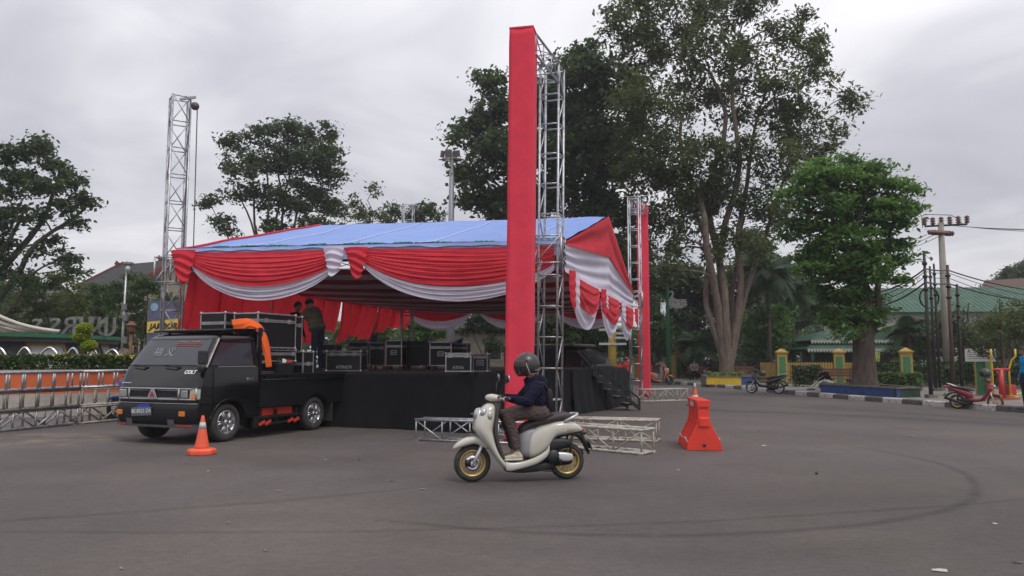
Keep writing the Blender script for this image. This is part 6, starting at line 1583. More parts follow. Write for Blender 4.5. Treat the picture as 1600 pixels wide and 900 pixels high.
man1 = person('man in an olive hoodie and jeans, back turned, reaching for a flight case', (mp.x, 17.95, SH + .005), R(152), standing(head=(.27, .0, 1.50), neck=(.20, 0, 1.36), chest=(.13, 0, 1.20), pelvis=(0, 0, .88), shL=(.18, .18, 1.31), shR=(.18, -.18, 1.31), elL=(.33, .30, 1.08), elR=(.16, -.28, 1.04), wrL=(.52, .30, .92), wrR=(.14, -.30, .80), look=(1, .2, -.35)), [skin, olive, jean, darkshoe], .012, bulk=1.4, sc=1.05)
m = MB().smooth(); m.ell((.12, 0, 1.36), (.10, .13, .07), 16, 10, Matrix.Rotation(.5, 3, 'Y')); m.build('hood', olive, man1)
mp = at(462, 560, 18.75); person('second man whose head shows above the flight cases on the truck', (mp.x, 18.75, SH + .005), R(-20), standing(look=(1, -.1, -.35)), [skin, blackt, jean, darkshoe], .016, sc=1.0)
def sitting(**kw):
    J = dict(head=(.06, 0, 1.17), neck=(0.02, 0, 1.03), chest=(.0, 0, .86), pelvis=(-.05, 0, .54), shL=(0, .18, .97), shR=(0, -.18, .97), elL=(.12, .23, .74), elR=(.12, -.23, .74), wrL=(.34, .14, .66), wrR=(.34, -.14, .66),
             hipL=(0, .09, .52), hipR=(0, -.09, .52), knL=(.44, .12, .52), knR=(.44, -.12, .52), anL=(.46, .12, .09), anR=(.46, -.12, .09)); J.update(kw); return J
person('woman in a pale top and dark headscarf sitting on the far bench', (11.35, 48.15, .15), R(-98), sitting(), [skin, greyt, blackt, darkshoe], .022)
person('man in black shirt and khaki trousers sitting on the far bench', (12.2, 48.0, .15), R(-120), sitting(wrL=(.5, .1, .75), anL=(.75, .14, .12), knL=(.45, .13, .56)), [skin, blackt, khaki, darkshoe], .022)
lp_ = at(1299, 590, 33.2); person('man in black shirt and pale trousers hunched on the pavement by the blue planter', (lp_.x - .1, 33.3, .15), R(190), sitting(head=(.30, 0, .86), neck=(.20, 0, .78), chest=(.10, 0, .66), pelvis=(-.12, 0, .34), shL=(.14, .18, .74), shR=(.14, -.18, .74), elL=(.36, .2, .50), elR=(.36, -.2, .5), wrL=(.55, .1, .42), wrR=(.55, -.1, .42), hipL=(-.08, .09, .32), hipR=(-.08, -.09, .32), knL=(.36, .14, .42), knR=(.36, -.14, .42), anL=(.75, .14, .08), anR=(.75, -.14, .08)), [skin, blackt, whitet, darkshoe], .018)
rp_ = gnd(1600, 640, .15); person('person in a bright blue shirt at the right edge of the picture', (rp_.x + .10, rp_.y, .15), R(170), standing(), [skin, bluet, jean, darkshoe], .016)
for px, yt, nm in ((969, 563, 'left'), (979, 559, 'right')):
    q = at(px, 560, 39); pz = zat(yt, 39); o = person(f'{nm} hand one of two people in red behind the stage', (q.x, 39, 0), R(-60), standing(), [skin, redt, jean, darkshoe], .03, sc=(pz) / 1.67)
    if nm == 'right':
        m = MB().smooth(); m.ell((.02, 0, 1.63), (.115, .095, .085), 14, 8); m.ell((.12, 0, 1.60), (.09, .08, .015), 12, 6); m.build('red_cap', redt, o)
# ================================================================== foliage
def leaf_mesh(name, C, size, asp, rs, matl, up=.35, droop=0.0):
    """one rhombic leaf (two triangles) for each centre in C"""
    N = len(C); n = rs.normal(size=(N, 3)); n[:, 2] = np.abs(n[:, 2]) * (1 - up) + up * 2.0; n /= np.linalg.norm(n, axis=1)[:, None]
    a = rs.normal(size=(N, 3)); a[:, 2] -= droop; a -= n * (a * n).sum(1)[:, None]; a /= np.linalg.norm(a, axis=1)[:, None]; b = np.cross(n, a)
    s = (size * rs.uniform(.45, 1.55, N))[:, None]
    V = np.empty((N, 4, 3), 'f'); V[:, 0] = C - a * s * .5; V[:, 1] = C + b * s * asp * .5 + n * s * .06 - a * s * .05; V[:, 2] = C + a * s * .5 - n * s * .05; V[:, 3] = C - b * s * asp * .5 + n * s * .06 - a * s * .05
    me = bpy.data.meshes.new(name); me.vertices.add(N * 4); me.vertices.foreach_set('co', V.reshape(-1))
    me.loops.add(N * 4); me.loops.foreach_set('vertex_index', np.arange(N * 4, dtype='i'))
    me.polygons.add(N); me.polygons.foreach_set('loop_start', np.arange(0, N * 4, 4, dtype='i'))
    me.update(); me.validate(); me.materials.append(matl); return me
def clumps(rs, blobs, dens, cr, nl, flat=.6, hollow=.35):
    """leaf centres: every blob (centre, radius) holds clumps, every clump holds leaves; also returns the clump centres"""
    out, cc = [], []
    for c, r in blobs:
        k = max(3, int(dens * r * r / (cr * cr)))
        d = rs.normal(size=(k, 3)); d /= np.linalg.norm(d, axis=1)[:, None]; q = r * (hollow + (1 - hollow) * rs.random(k) ** .6)
        P_ = np.array(c) + d * q[:, None] * np.array((1, 1, .85)); cc.append(P_)
        for p in P_:
            m_ = max(6, int(nl * rs.uniform(.5, 1.4))); sc_ = cr * rs.uniform(.6, 1.25)
            o = rs.normal(size=(m_, 3)) * np.array((sc_, sc_, sc_ * flat)) * .55; out.append(p + o)
    return np.concatenate(out), np.concatenate(cc)
bark = mat('bark', (0.115, 0.085, 0.065), rough=.9, col2=(0.05, 0.038, 0.03), scale=3.5, stretch=(3, 3, .6), bump=.8, bscale=14)
bark_l = mat('pale_bark', (0.20, 0.15, 0.115), rough=.9, col2=(0.09, 0.065, 0.05), scale=2.8, stretch=(3, 3, .6), bump=.8, bscale=12)
L_dark = leafmat('dark_green_leaves', (0.090, 0.130, 0.052), (0.050, 0.076, 0.034), trans=.45)
L_olive = leafmat('olive_green_leaves', (0.118, 0.150, 0.052), (0.060, 0.086, 0.034), trans=.45)
L_bright = leafmat('fresh_green_leaves', (0.12, 0.235, 0.05), (0.06, 0.135, 0.034), trans=.45)
L_mid = leafmat('mid_green_leaves', (0.095, 0.165, 0.045), (0.050, 0.095, 0.030), trans=.42)
L_yel = leafmat('yellow_green_leaves', (0.20, 0.25, 0.06), (0.10, 0.145, 0.038), trans=.45)
def limb(m, a, b, r0, r1, seed, n=7, bend=.10, k=7):
    a, b = Vector(a), Vector(b); L_ = (b - a).length; pts = []
    for i in range(n + 1):
        t = i / n; w = Vector((nz(seed, t * 2.1, 1), nz(seed + 7, t * 2.1, 2), nz(seed + 13, t * 2.1, 3) * .5)) * L_ * bend * math.sin(PI * t) * 2
        pts.append(a.lerp(b, t) + w + ZU * L_ * .06 * math.sin(PI * t))
    m.tube(pts, [zl(r0, r1, i / n) for i in range(n + 1)], k, cap=False); return pts
def tree(label, base, D, stems, blobs, leafm, seed, trunk_r, leaf=.26, asp=.5, dens=1.1, cr=.55, nl=60, name='tree', barkm=None, group=None, deep=.9, fork=None, flat=.6, hollow=.35, cat='tree', twig=True, z0=0.0, up=.35, droop=0.0, fr=None):
    """blobs in (px, py, r px) at distance D; base = (x, y); fork = height at which the trunk divides"""
    rs = np.random.RandomState(seed); rn_ = random.Random(seed); barkm = barkm or bark
    th = thing(name, label, cat, (base[0], base[1], z0), 0, group); B = Vector((base[0], base[1], z0))
    W = []
    for px, py, r in blobs:
        rw = r / F_PX * D; dy = rn_.uniform(-1, 1) * rw * deep * 1.4; p = at(px, py, D); q = at(px, py, D + dy) - B; W.append((q, rw))
    P_, cc = clumps(rs, W, dens, cr, nl, flat, hollow)
    me = leaf_mesh('crown', P_.astype('f'), leaf, asp, rs, leafm, up, droop); o = link('crown', me, th); o['kind'] = 'stuff'
    m = MB().smooth(); m2 = MB().smooth()
    fork = fork if fork is not None else 2.0
    ends = []
    if stems:
        tp_ = [(0, 0, -.05), (0, 0, fork * .10), (0, 0, fork * .3), (0.0, 0, fork * .65), (0, 0, fork), (0, 0, fork * 1.5), (0, 0, fork * 1.9)]
        m.rings([[Vector((p[0] + math.cos(a) * r_ * (1 + .10 * math.sin(3 * a + seed) * (1 - i / 7) + .05 * nz(math.cos(a) * 2, math.sin(a) * 2, p[2] * .8 + seed)), p[1] + math.sin(a) * r_ * (1 + .10 * math.sin(3 * a + seed) * (1 - i / 7)), p[2])) for a in [2 * PI * k / 22 for k in range(22)]]
                 for i, (p, r_) in enumerate(zip(tp_, [trunk_r * q for q in (1.42, 1.15, 1.02, .95, .88, .55, .2)]))], cap=False)
        for i, (dx, dy, dz, r0) in enumerate(stems):
            top = Vector((dx, dy, dz)); pts = limb(m, (dx * .05, dy * .05, fork * .55), top, r0, r0 * .32, seed + i * 3.3, 10, .07, 10); ends.append((pts, r0))
        for j, (q, rw) in enumerate(W):
            best = None
            for pts, r0 in ends:
                for i_, p in enumerate(pts[2:]):
                    if p.z < q.z + rw * .2:
                        d = (p - q).length
                        if best is None or d < best[0]: best = (d, p, r0 * zl(.8, .3, (i_ + 2) / len(pts)))
            if best is None: best = (0, Vector(ends[0][0][4]), ends[0][1] * .6)
            limb(m2, best[1], q, max(.03, best[2] * .55), .025, seed + j * 1.7, 6, .10, 6)
            if twig:
                for p in cc[rs.randint(0, len(cc), 1)]: pass
        if twig:
            i0 = 0
            for (q, rw) in W:
                k = max(3, int(dens * rw * rw / (cr * cr)))
                for p in cc[i0:i0 + k]:
                    if rn_.random() < .45: limb(m2, q + (Vector(p) - q) * .05, p, .022, .008, p[0] * 3.1, 3, .15, 4)
                i0 += k
        m.build('trunk', barkm, th, fixn=False); o = m2.build('branches', barkm, th, fixn=False); o['kind'] = 'stuff'
    else:
        for k in range(4): m.tube([(.1 * math.cos(k * 1.6), .1 * math.sin(k * 1.6), 0), tuple(W[k % len(W)][0])], [.05, .02], 6, cap=False)
        m.build('stem', barkm, th, fixn=False)
    return th
# ---- big trees
T1B = (11.55, 41.6)
tree('huge olive green multi stemmed tree towering over the planter', T1B, 41.6, [(-1.6, .5, 11, .20), (-2.3, -.6, 14.5, .24), (-.4, .3, 17.5, .25), (.7, -.4, 18.5, .23), (2.2, .4, 15, .22), (4.0, .2, 13, .18), (1.6, 1.2, 9.5, .18)],
     [(985, 25, 40), (1030, 0, 48), (1090, 5, 52), (1150, 10, 46), (1180, -25, 40), (1235, 62, 28), (1268, 85, 26), (1284, 62, 14), (1000, 80, 46), (1055, 75, 50), (1115, 85, 48), (1172, 95, 40), (1225, 125, 38), (1280, 122, 28), (1318, 152, 18), (1015, 150, 48), (1075, 155, 50), (1135, 165, 48), (1195, 180, 42), (1250, 185, 40), (1305, 210, 22), (1285, 232, 24), (1000, 215, 46), (1050, 235, 48), (1108, 245, 42), (1165, 250, 40), (1218, 250, 32), (1000, 285, 42), (1050, 305, 42), (1092, 325, 36), (1140, 315, 30), (1180, 320, 30), (1062, 375, 36), (1020, 345, 34), (1198, 290, 22), (1110, 390, 26), (1330, 160, 10), (1250, 30, 14), (1205, 45, 20), (1240, 225, 30), (1210, 335, 26), (1255, 285, 22), (1150, 365, 26), (1185, 385, 24), (1035, 270, 40), (1085, 290, 40), (1130, 285, 36), (985, 160, 36), (1230, 330, 20), (1010, 395, 30), (1045, 420, 28), (960, 55, 18)],
     L_olive, 11, .40, leaf=.27, asp=.42, dens=3.5, cr=.68, nl=85, barkm=bark_l, fork=1.7, flat=.9, droop=.6, deep=.9)
tree('broad dark green tree rising behind the tent ridge and red column', (2.2, 47.0), 47, [(-2.8, 0, 12, .34), (-1.0, .5, 15.5, .34), (1.2, -.5, 15.5, .34), (3.2, .3, 13, .32), (4.6, 0, 10.5, .28)],
     [(762, 128, 26), (742, 205, 34), (770, 178, 32), (792, 235, 42), (728, 262, 26), (760, 298, 32), (798, 325, 38), (850, 155, 38), (898, 118, 38), (878, 180, 42), (930, 108, 34), (962, 140, 40), (860, 232, 42), (910, 230, 46), (952, 258, 42), (880, 290, 42), (930, 318, 42), (972, 330, 32), (840, 312, 32), (972, 208, 36), (778, 338, 26), (890, 84, 16), (922, 86, 20), (980, 388, 36), (1000, 440, 34), (820, 268, 30), (925, 170, 34), (820, 180, 24), (716, 215, 14), (732, 310, 16)],
     L_dark, 23, .5, leaf=.34, asp=.55, dens=5.2, cr=.75, nl=90, fork=3.0, deep=.9)
tree('bright green dense tree with thick trunk in the blue planter', (13.35, 29.2), 29.2, [(-.8, .2, 6.2, .17), (.3, -.2, 7.6, .22), (1.3, .2, 6.0, .16), (-.2, .5, 5, .14)],
     [(1268, 272, 24), (1312, 268, 28), (1355, 275, 28), (1395, 298, 26), (1420, 322, 18), (1245, 308, 24), (1288, 318, 34), (1338, 322, 36), (1388, 338, 30), (1240, 358, 22), (1272, 380, 32), (1328, 388, 38), (1378, 392, 28), (1408, 375, 16), (1262, 428, 22), (1298, 438, 30), (1348, 442, 30), (1388, 430, 18), (1298, 488, 26), (1342, 490, 28), (1318, 518, 18), (1375, 478, 18), (1428, 300, 10), (1330, 250, 12), (1290, 256, 12), (1412, 410, 12), (1372, 268, 14), (1262, 345, 22), (1310, 355, 28), (1360, 358, 28), (1300, 410, 26), (1352, 418, 26), (1275, 405, 22), (1318, 465, 24), (1402, 352, 16), (1340, 295, 24), (1300, 292, 24), (1365, 505, 14)],
     L_bright, 31, .40, leaf=.20, asp=.48, dens=5.0, cr=.46, nl=105, fork=2.9, flat=.40, up=.55, z0=.42)
tree('airy dark tree with many upright stems left behind the tent', (-16.2, 52), 52, [(-3.6, 0, 10.5, .14), (-2.6, .4, 12.5, .14), (-1.7, 0, 14, .15), (-.9, .3, 15, .15), (0, -.3, 15.2, .15), (.9, .3, 14.6, .15), (1.8, 0, 14, .15), (2.6, .2, 12.5, .14), (-4.4, 0, 8.5, .10), (3.4, 0, 10, .12)],
     [(365, 232, 22), (398, 216, 18), (430, 200, 16), (462, 214, 24), (498, 214, 26), (514, 240, 24), (518, 276, 22), (482, 250, 36), (432, 250, 34), (388, 262, 24), (356, 256, 14), (340, 310, 12), (366, 300, 18), (346, 346, 14), (412, 308, 26), (462, 308, 36), (504, 312, 30), (528, 330, 16), (360, 362, 12), (430, 356, 20), (482, 358, 26), (518, 360, 20), (455, 192, 10), (410, 200, 10), (322, 318, 8)],
     L_dark, 37, .4, leaf=.28, asp=.5, dens=5.0, cr=.62, nl=70, fork=2.2)
tree('slim pale leaved tree just right of the airy stemmed tree', (-10.6, 56), 56, [(-.6, 0, 9.5, .12), (.3, 0, 11.5, .12), (.9, .2, 10.5, .12)], [(562, 312, 16), (580, 300, 12), (552, 336, 16), (588, 334, 10), (600, 346, 8), (570, 346, 14)], L_olive, 41, .25, leaf=.28, dens=3, cr=.55, nl=42, fork=2.5)
tree('low round tree showing over the tent ridge by the far truss tower', (-7.6, 60), 60, [(-.8, 0, 9, .14), (.6, 0, 9.5, .14), (1.6, 0, 8.5, .14)], [(618, 328, 12), (664, 330, 17), (640, 342, 14), (682, 340, 9), (606, 342, 12), (655, 348, 14)], L_dark, 43, .3, leaf=.32, dens=4.8, cr=.6, nl=70, fork=3)
tree('leafy tree at the left edge with bare reaching branches', (-27.6, 38), 38, [(3.0, 0, 8.5, .22), (4.5, .4, 10.5, .24), (6.2, 0, 9.0, .20), (1.5, 0, 11.5, .26), (5.6, 0, 6.8, .10)],
     [(20, 242, 24), (60, 236, 24), (90, 262, 20), (110, 288, 16), (130, 312, 9), (30, 290, 30), (75, 292, 24), (15, 340, 24), (58, 338, 18), (98, 330, 16), (120, 350, 8), (140, 318, 8), (5, 388, 18), (48, 390, 12), (88, 382, 12), (108, 402, 8), (20, 428, 16), (40, 440, 9), (-40, 300, 55), (-30, 390, 45), (-60, 250, 45), (100, 412, 7), (118, 425, 6)], L_dark, 47, .4, leaf=.26, asp=.5, dens=5.0, cr=.55, nl=70, fork=3.2)
# ---- smaller trees and shrubs on the left
tree('dark bushy tree in front of the far left house', (-33, 48), 48, [(-.8, 0, 4, .12), (.8, 0, 4.4, .12)], [(140, 470, 18), (165, 485, 20), (120, 500, 20), (95, 515, 18), (60, 520, 18), (140, 520, 20), (30, 520, 20), (0, 520, 22), (200, 515, 20), (175, 520, 18), (255, 470, 14), (268, 500, 16)], L_mid, 58, .14, leaf=.26, dens=6, cr=.5, nl=70, fork=1.2)
tree('feathery yellow green tree behind the monument on the left', (-23.2, 40), 40, [(-1, 0, 3.6, .10), (.6, 0, 4.4, .10), (1.6, 0, 3.6, .1)], [(60, 446, 20), (90, 440, 18), (110, 456, 16), (75, 472, 22), (42, 470, 18), (120, 480, 16), (25, 488, 18), (100, 492, 20), (60, 498, 20)], L_yel, 51, .16, leaf=.20, asp=.4, dens=6, cr=.45, nl=75, flat=.4, fork=1.5)
tree('mid green tree behind the grey lamp pole on the left', (-20.5, 42), 42, [(-.8, 0, 4, .1), (.5, 0, 5, .1), (1.5, 0, 4, .1)], [(150, 456, 18), (180, 460, 20), (215, 446, 18), (203, 428, 10), (235, 450, 16), (160, 480, 20), (210, 480, 20), (245, 482, 14), (225, 500, 18), (182, 506, 20), (150, 510, 18), (255, 505, 16), (235, 525, 18), (190, 535, 16)], L_mid, 53, .16, leaf=.22, asp=.4, dens=6, cr=.45, nl=75, flat=.45, fork=1.5)
tree('low dark shrub mass left of the monument letters', (-29, 46), 46, [(-.8, 0, 3, .1), (.8, 0, 3, .1)], [(-10, 480, 30), (15, 505, 22), (0, 455, 20), (20, 470, 12)], L_dark, 54, .14, leaf=.26, dens=6, cr=.5, nl=70, fork=1.2)
# ---- seen under the tent
for i, (lab, D, bl, lm) in enumerate((
    ('dark shrub seen under the tent behind the left curtain end', 46, [(548, 520, 18), (575, 512, 20), (600, 505, 20), (590, 530, 18), (560, 540, 18)], L_mid),
    ('green tree seen under the tent beside the grey mast', 50, [(648, 505, 20), (668, 512, 20), (685, 520, 14), (655, 530, 18), (640, 525, 14), (690, 500, 14), (675, 490, 16)], L_bright),
    ('dark leafy tree seen under the tent left of the red column', 52, [(735, 515, 12), (760, 505, 16), (780, 515, 14), (772, 540, 14), (745, 500, 14)], L_dark),
    ('dark tree with bent trunk seen behind the truss leg', 46, [(845, 505, 20), (868, 515, 20), (850, 532, 14), (880, 505, 16), (888, 530, 14)], L_dark),
    ('small olive tree behind the black van', 50, [(905, 510, 20), (925, 520, 20), (940, 540, 16), (915, 542, 16), (950, 520, 16), (900, 495, 16), (970, 530, 14), (985, 545, 12)], L_mid),
    ('rounded bright shrub just right of the far red column', 52, [(1022, 495, 14), (1028, 518, 18), (1020, 540, 18), (1035, 548, 12), (1018, 470, 12)], L_mid))):
    c = at(bl[0][0], 560, D); tree(lab, (at(sum(b[0] for b in bl) / len(bl), 560, D).x, D), D, [(-.5, 0, 2.4, .09), (.4, 0, 2.8, .09)], bl, lm, 60 + i, .14, leaf=.26, dens=6.0, cr=.5, nl=60, fork=1.2)
# ---- park trees behind the fence on the right
PK = [('dark tree left of the multi stemmed trunk behind the fence', 56, [(1062, 430, 30), (1100, 455, 32), (1085, 495, 34), (1120, 535, 24), (1055, 500, 28), (1050, 455, 24), (1075, 540, 26)], L_dark),
      ('olive tree filling the gap between the multi stemmed trunk stems', 62, [(1105, 470, 26), (1150, 430, 28), (1170, 470, 28), (1140, 500, 26), (1130, 450, 22)], L_olive),
      ('light green tree in the park right of the multi stemmed trunk', 52, [(1178, 505, 26), (1205, 520, 28), (1190, 545, 24), (1225, 545, 20), (1215, 495, 22), (1180, 565, 18)], L_bright),
      ('dark spreading tree behind the park palms', 64, [(1185, 400, 30), (1215, 425, 32), (1240, 455, 32), (1265, 470, 26), (1225, 480, 28), (1195, 445, 28), (1282, 490, 18), (1250, 500, 22), (1175, 370, 20)], L_mid),
      ('dark tree behind the utility poles', 48, [(1440, 528, 22), (1470, 545, 24), (1500, 520, 22), (1485, 500, 16), (1430, 555, 18), (1510, 555, 18), (1535, 530, 18), (1405, 545, 14), (1530, 560, 16), (1460, 512, 14), (1545, 508, 18), (1570, 540, 20), (1592, 545, 18), (1555, 562, 18), (1590, 515, 18), (1420, 520, 12), (1610, 560, 20)], L_dark),
      ('thin leaved dry olive tree at the right edge over the notice board', 27, [(1560, 500, 22), (1588, 490, 24), (1555, 530, 18), (1585, 530, 22), (1535, 545, 12), (1600, 510, 20), (1545, 515, 14)], L_olive),
      ('tree on the rise at the far right above the green roof', 85, [(1560, 442, 14), (1580, 430, 16), (1598, 436, 18), (1600, 420, 14), (1545, 448, 8), (1620, 430, 20), (1650, 430, 24)], L_dark)]
for i, (lab, D, bl, lm) in enumerate(PK):
    cx = sum(b[0] for b in bl) / len(bl); tree(lab, (at(cx, 560, D).x, D), D, [(-.8, 0, 4, .13), (.5, .2, 4.8, .13), (1.2, 0, 3.6, .12)] if D > 40 else [(-.6, 0, 1.9, .035), (.1, .2, 2.3, .04), (.6, 0, 2.1, .035)], bl, lm, 80 + i, .22 if D > 40 else .07, leaf=.30 if D > 40 else .15, asp=.5 if D > 40 else .3, dens=7.0 if D > 40 else 5.5, cr=.6 if D > 40 else .40, nl=64, fork=1.8, z0=.16)
# ---- hedges and shrubs
def hedge(label, pts, h, w, z0, lm, seed, n, leaf=.10, name='hedge', group=None):
    rs = np.random.RandomState(seed); P_ = [Vector((x, y, 0)) for x, y in pts]; L_ = [0]
    for a, b in zip(P_, P_[1:]): L_.append(L_[-1] + (b - a).length)
    t = rs.random(n) * L_[-1]; C = np.empty((n, 3)); 
    for i, v in enumerate(t):
        k = max(j for j in range(len(P_) - 1) if L_[j] <= v); a, b = P_[k], P_[k + 1]; d = (b - a).normalized(); q = a + d * (v - L_[k]); s_ = Vector((-d.y, d.x, 0))
        hh = h * (1 + .22 * nz(v * 1.4, seed, 0) + .12 * nz(v * 4, seed, 3)); u_ = rs.uniform(-1, 1); zz_ = rs.random() ** .6
        q = q + s_ * u_ * w / 2 * (1 - .35 * zz_ ** 3); C[i] = (q.x, q.y, z0 + hh * zz_)
    th = thing(name, label, 'hedge', (pts[0][0], pts[0][1], z0), 0, group); C -= np.array((pts[0][0], pts[0][1], z0))
    o = link('foliage', leaf_mesh('foliage', C.astype('f'), leaf, .6, rs, lm, .3), th); o['kind'] = 'stuff'
    m = MB()
    for v in np.arange(.3, L_[-1], .6):
        k = max(j for j in range(len(P_) - 1) if L_[j] <= v); q = P_[k].lerp(P_[k + 1], (v - L_[k]) / (L_[k + 1] - L_[k])) - P_[0]; m.tube([q, q + Vector((.05, .03, h * .7))], [.03, .01], 5)
    o = m.build('stems', bark, th); o['kind'] = 'stuff'; return th
hedge('clipped green hedge inside the fence right of the thick trunk', [(15.2, 33.6), (17.2, 32.4)], .75, .9, .16, L_mid, 5, 3200, .13)
hedge('low shrub beside the bench behind the lounging man', [(13.6, 37.5), (14.8, 37.0)], 1.0, .9, .16, L_dark, 6, 2200, .14)
hedge('row of shrubs inside the iron fence behind the poles', [(19.6, 41.6), (22, 38.5), (26, 34)], 1.1, 1.2, .16, L_mid, 7, 6500, .20)
hedge('dark shrubs inside the iron fence behind the seated pair', [(11.8, 54), (14.0, 48.6)], 1.2, 1.2, .16, L_dark, 9, 4500, .20)
hedge('grassy undergrowth in the yellow and blue planter', [(10.5, 41.5), (12.3, 41.3)], .25, 1.4, .5, L_yel, 8, 1500, .12)
# ---- palms
palm_leaf = leafmat('palm_leaves', (0.040, 0.085, 0.025), (0.020, 0.045, 0.015), isl=.2)
def frond_mesh(L_, drp, seed, nlf=26, ll=.55):
    m = MB().smooth(); pts = []; rn_ = random.Random(seed)
    for i in range(13):
        t = i / 12; pts.append(Vector((L_ * t * (1 - .18 * t), 0, L_ * (.35 * t - drp * t * t))))
    m.tube(pts, [.028 * (1 - .8 * i / 12) + .004 for i in range(13)], 4)
    for i in range(nlf):
        t = .12 + .86 * i / nlf; k = t * 12; a = pts[int(k)].lerp(pts[min(12, int(k) + 1)], k - int(k)); d = (pts[min(12, int(k) + 1)] - pts[int(k)]).normalized(); l = ll * (1 - .55 * abs(t - .4) * 1.6) * rn_.uniform(.85, 1.1)
        for s in (-1, 1):
            v = (d * .55 + Vector((0, s, 0)) * .8 - ZU * (.25 + .3 * t)).normalized(); q = a + v * l - ZU * .12 * l; w = d * .014
            m.add([a - w, a + w, (a + q) / 2 + w * 1.2 + ZU * .02, q, (a + q) / 2 - w * 1.2 + ZU * .02], [(0, 1, 2, 4), (4, 2, 3)])
    return m.mesh('frond', palm_leaf)
FRM = [frond_mesh(1.0, .45, 1), frond_mesh(1.0, .75, 2), frond_mesh(1.0, 1.05, 3)]
def palm(label, px, Y, htop, rad, n, seed, z0=.16, tr=.13):
    p = at(px, 560, Y); h = zat(htop, Y) - z0; rn_ = random.Random(seed); th = thing('palm_tree', label, 'palm', (p.x, Y, z0), 0, 'palms in the park')
    m = MB().smooth(); m.tube([(0, 0, 0), (.05, 0, h * .5), (.0, 0, h)], [tr * 1.2, tr, tr * .8], 10)
    for k in range(int(h / .25)): m.lathe([(tr * 1.1, .0), (tr * 1.22, .03), (tr * 1.02, .06)], 10, Matrix.Translation((.02, 0, k * .25)))
    m.build('trunk', bark, th)
    for k in range(n):
        o = link('frond', FRM[k % 3], th); el = rn_.uniform(-.35, .95) if k % 3 else rn_.uniform(.2, 1.1); s = rad * rn_.uniform(.8, 1.1)
        o.matrix_local = Matrix.Translation((0, 0, h - .05)) @ Matrix.Rotation(2 * PI * k / n * 2.4 + rn_.random() * .5, 4, 'Z') @ Matrix.Rotation(-el, 4, 'Y') @ Matrix.Scale(s, 4)
    return th
palm('tall drooping palm behind the motorbike in the park', 1202, 50, 428, 2.5, 26, 1)
palm('drooping palm left of the pavilion roof', 1240, 55, 455, 2.5, 24, 2)
palm('low fan of palm fronds behind the seated pair', 1092, 52, 540, 2.0, 20, 3)
palm('small palm in front of the green roofed hall', 1420, 41, 520, 1.5, 18, 4)
palm('dark palm behind the swan post', 1030, 56, 455, 2.6, 20, 5)
palm('young palm seen under the tent right of the truss leg', 890, 52, 520, 2.0, 16, 6, 0)
# ---- far wood closing the horizon
rs = np.random.RandomState(99); N = 26000
X_ = rs.uniform(-95, 110, N); Yb = 92 + 8 * rs.random(N) + .04 * np.abs(X_)
Hm = np.array([5.2 + 2.2 * nz(x * .06, 3, 1) + 1.5 * nz(x * .25, 7, 2) for x in X_]); Zc = Hm * rs.random(N) ** .55
o = link('far_trees', leaf_mesh('far_trees', np.stack([X_, Yb, Zc + .1], 1).astype('f'), .95, .6, rs, L_mid, .3)); tag(o, 'far line of dark trees along the horizon', 'trees', kind='stuff')
# ================================================================== planter wall, rail and monument on the left
orangew = mat('orange_wall_paint', (0.62, 0.13, 0.04), rough=.7, var=.15, scale=2, bump=.1); beigew = mat('beige_wall_paint', (.42, .39, .34), rough=.8, var=.2, bump=.1)
WP = smoothpath([(-24, 18.6, 0), (-18, 18.9, 0), (-13.2, 19.7, 0), (-11.2, 21.0, 0), (-10.2, 23.0, 0), (-10.4, 26, 0), (-12, 30, 0)], 6)
th = thing('planter_wall', 'low orange wall with beige foot behind the stacked trusses', 'wall')
def wallstrip(P_, z0, z1, w, mt, nm):
    m = MB(); L_, Rr = [], []
    for i, p in enumerate(P_):
        d = (P_[min(i + 1, len(P_) - 1)] - P_[max(i - 1, 0)]).normalized(); s_ = Vector((-d.y, d.x, 0)) * w / 2; L_.append(p + s_); Rr.append(p - s_)
    m.rings([[L_[i] + ZU * z0, Rr[i] + ZU * z0, Rr[i] + ZU * z1, L_[i] + ZU * z1] for i in range(len(P_))]); m.build(nm, mt, th)
wallstrip(WP, 0, .58, .30, beigew, 'wall_foot'); wallstrip(WP, .58, 1.14, .26, orangew, 'wall_band'); wallstrip(WP, 1.14, 1.20, .34, beigew, 'wall_coping')
# raised bed inside
m = MB(); poly = [(p.x, p.y, 1.10) for p in WP] + [(-40, 36, 1.10), (-40, 18.6, 1.10)]
m.add(poly, [tuple(range(len(poly)))]); o = m.build('raised_bed', soil, fixn=False); tag(o, kind='structure')
if o.data.polygons[0].normal.z < 0: o.data.flip_normals()
L_hedge = leafmat('hedge_leaves', (0.075, 0.13, 0.022), (0.03, 0.06, 0.014)); 
hedge('clipped hedge with yellowish tips on top of the orange wall', [(-20, 19.5), (-13.6, 20.3), (-11.8, 21.5), (-10.8, 23.3)], .48, .7, 1.12, L_hedge, 21, 16000, .085)
rf_ = mat('yellow_flowers', (.55, .5, .12), rough=.7); rs = np.random.RandomState(4); 
C = np.stack([rs.uniform(-12.4, -10.6, 260), np.zeros(260), 1.5 + .12 * rs.random(260)], 1); C[:, 1] = 21.0 + (C[:, 0] + 12.4) * 1.1 + rs.uniform(-.3, .2, 260)
o = link('hedge_flowers', leaf_mesh('hedge_flowers', C.astype('f'), .075, .9, rs, rf_, .3)); tag(o, 'small pale yellow flowers on the hedge by the truck', 'flowers', kind='stuff')
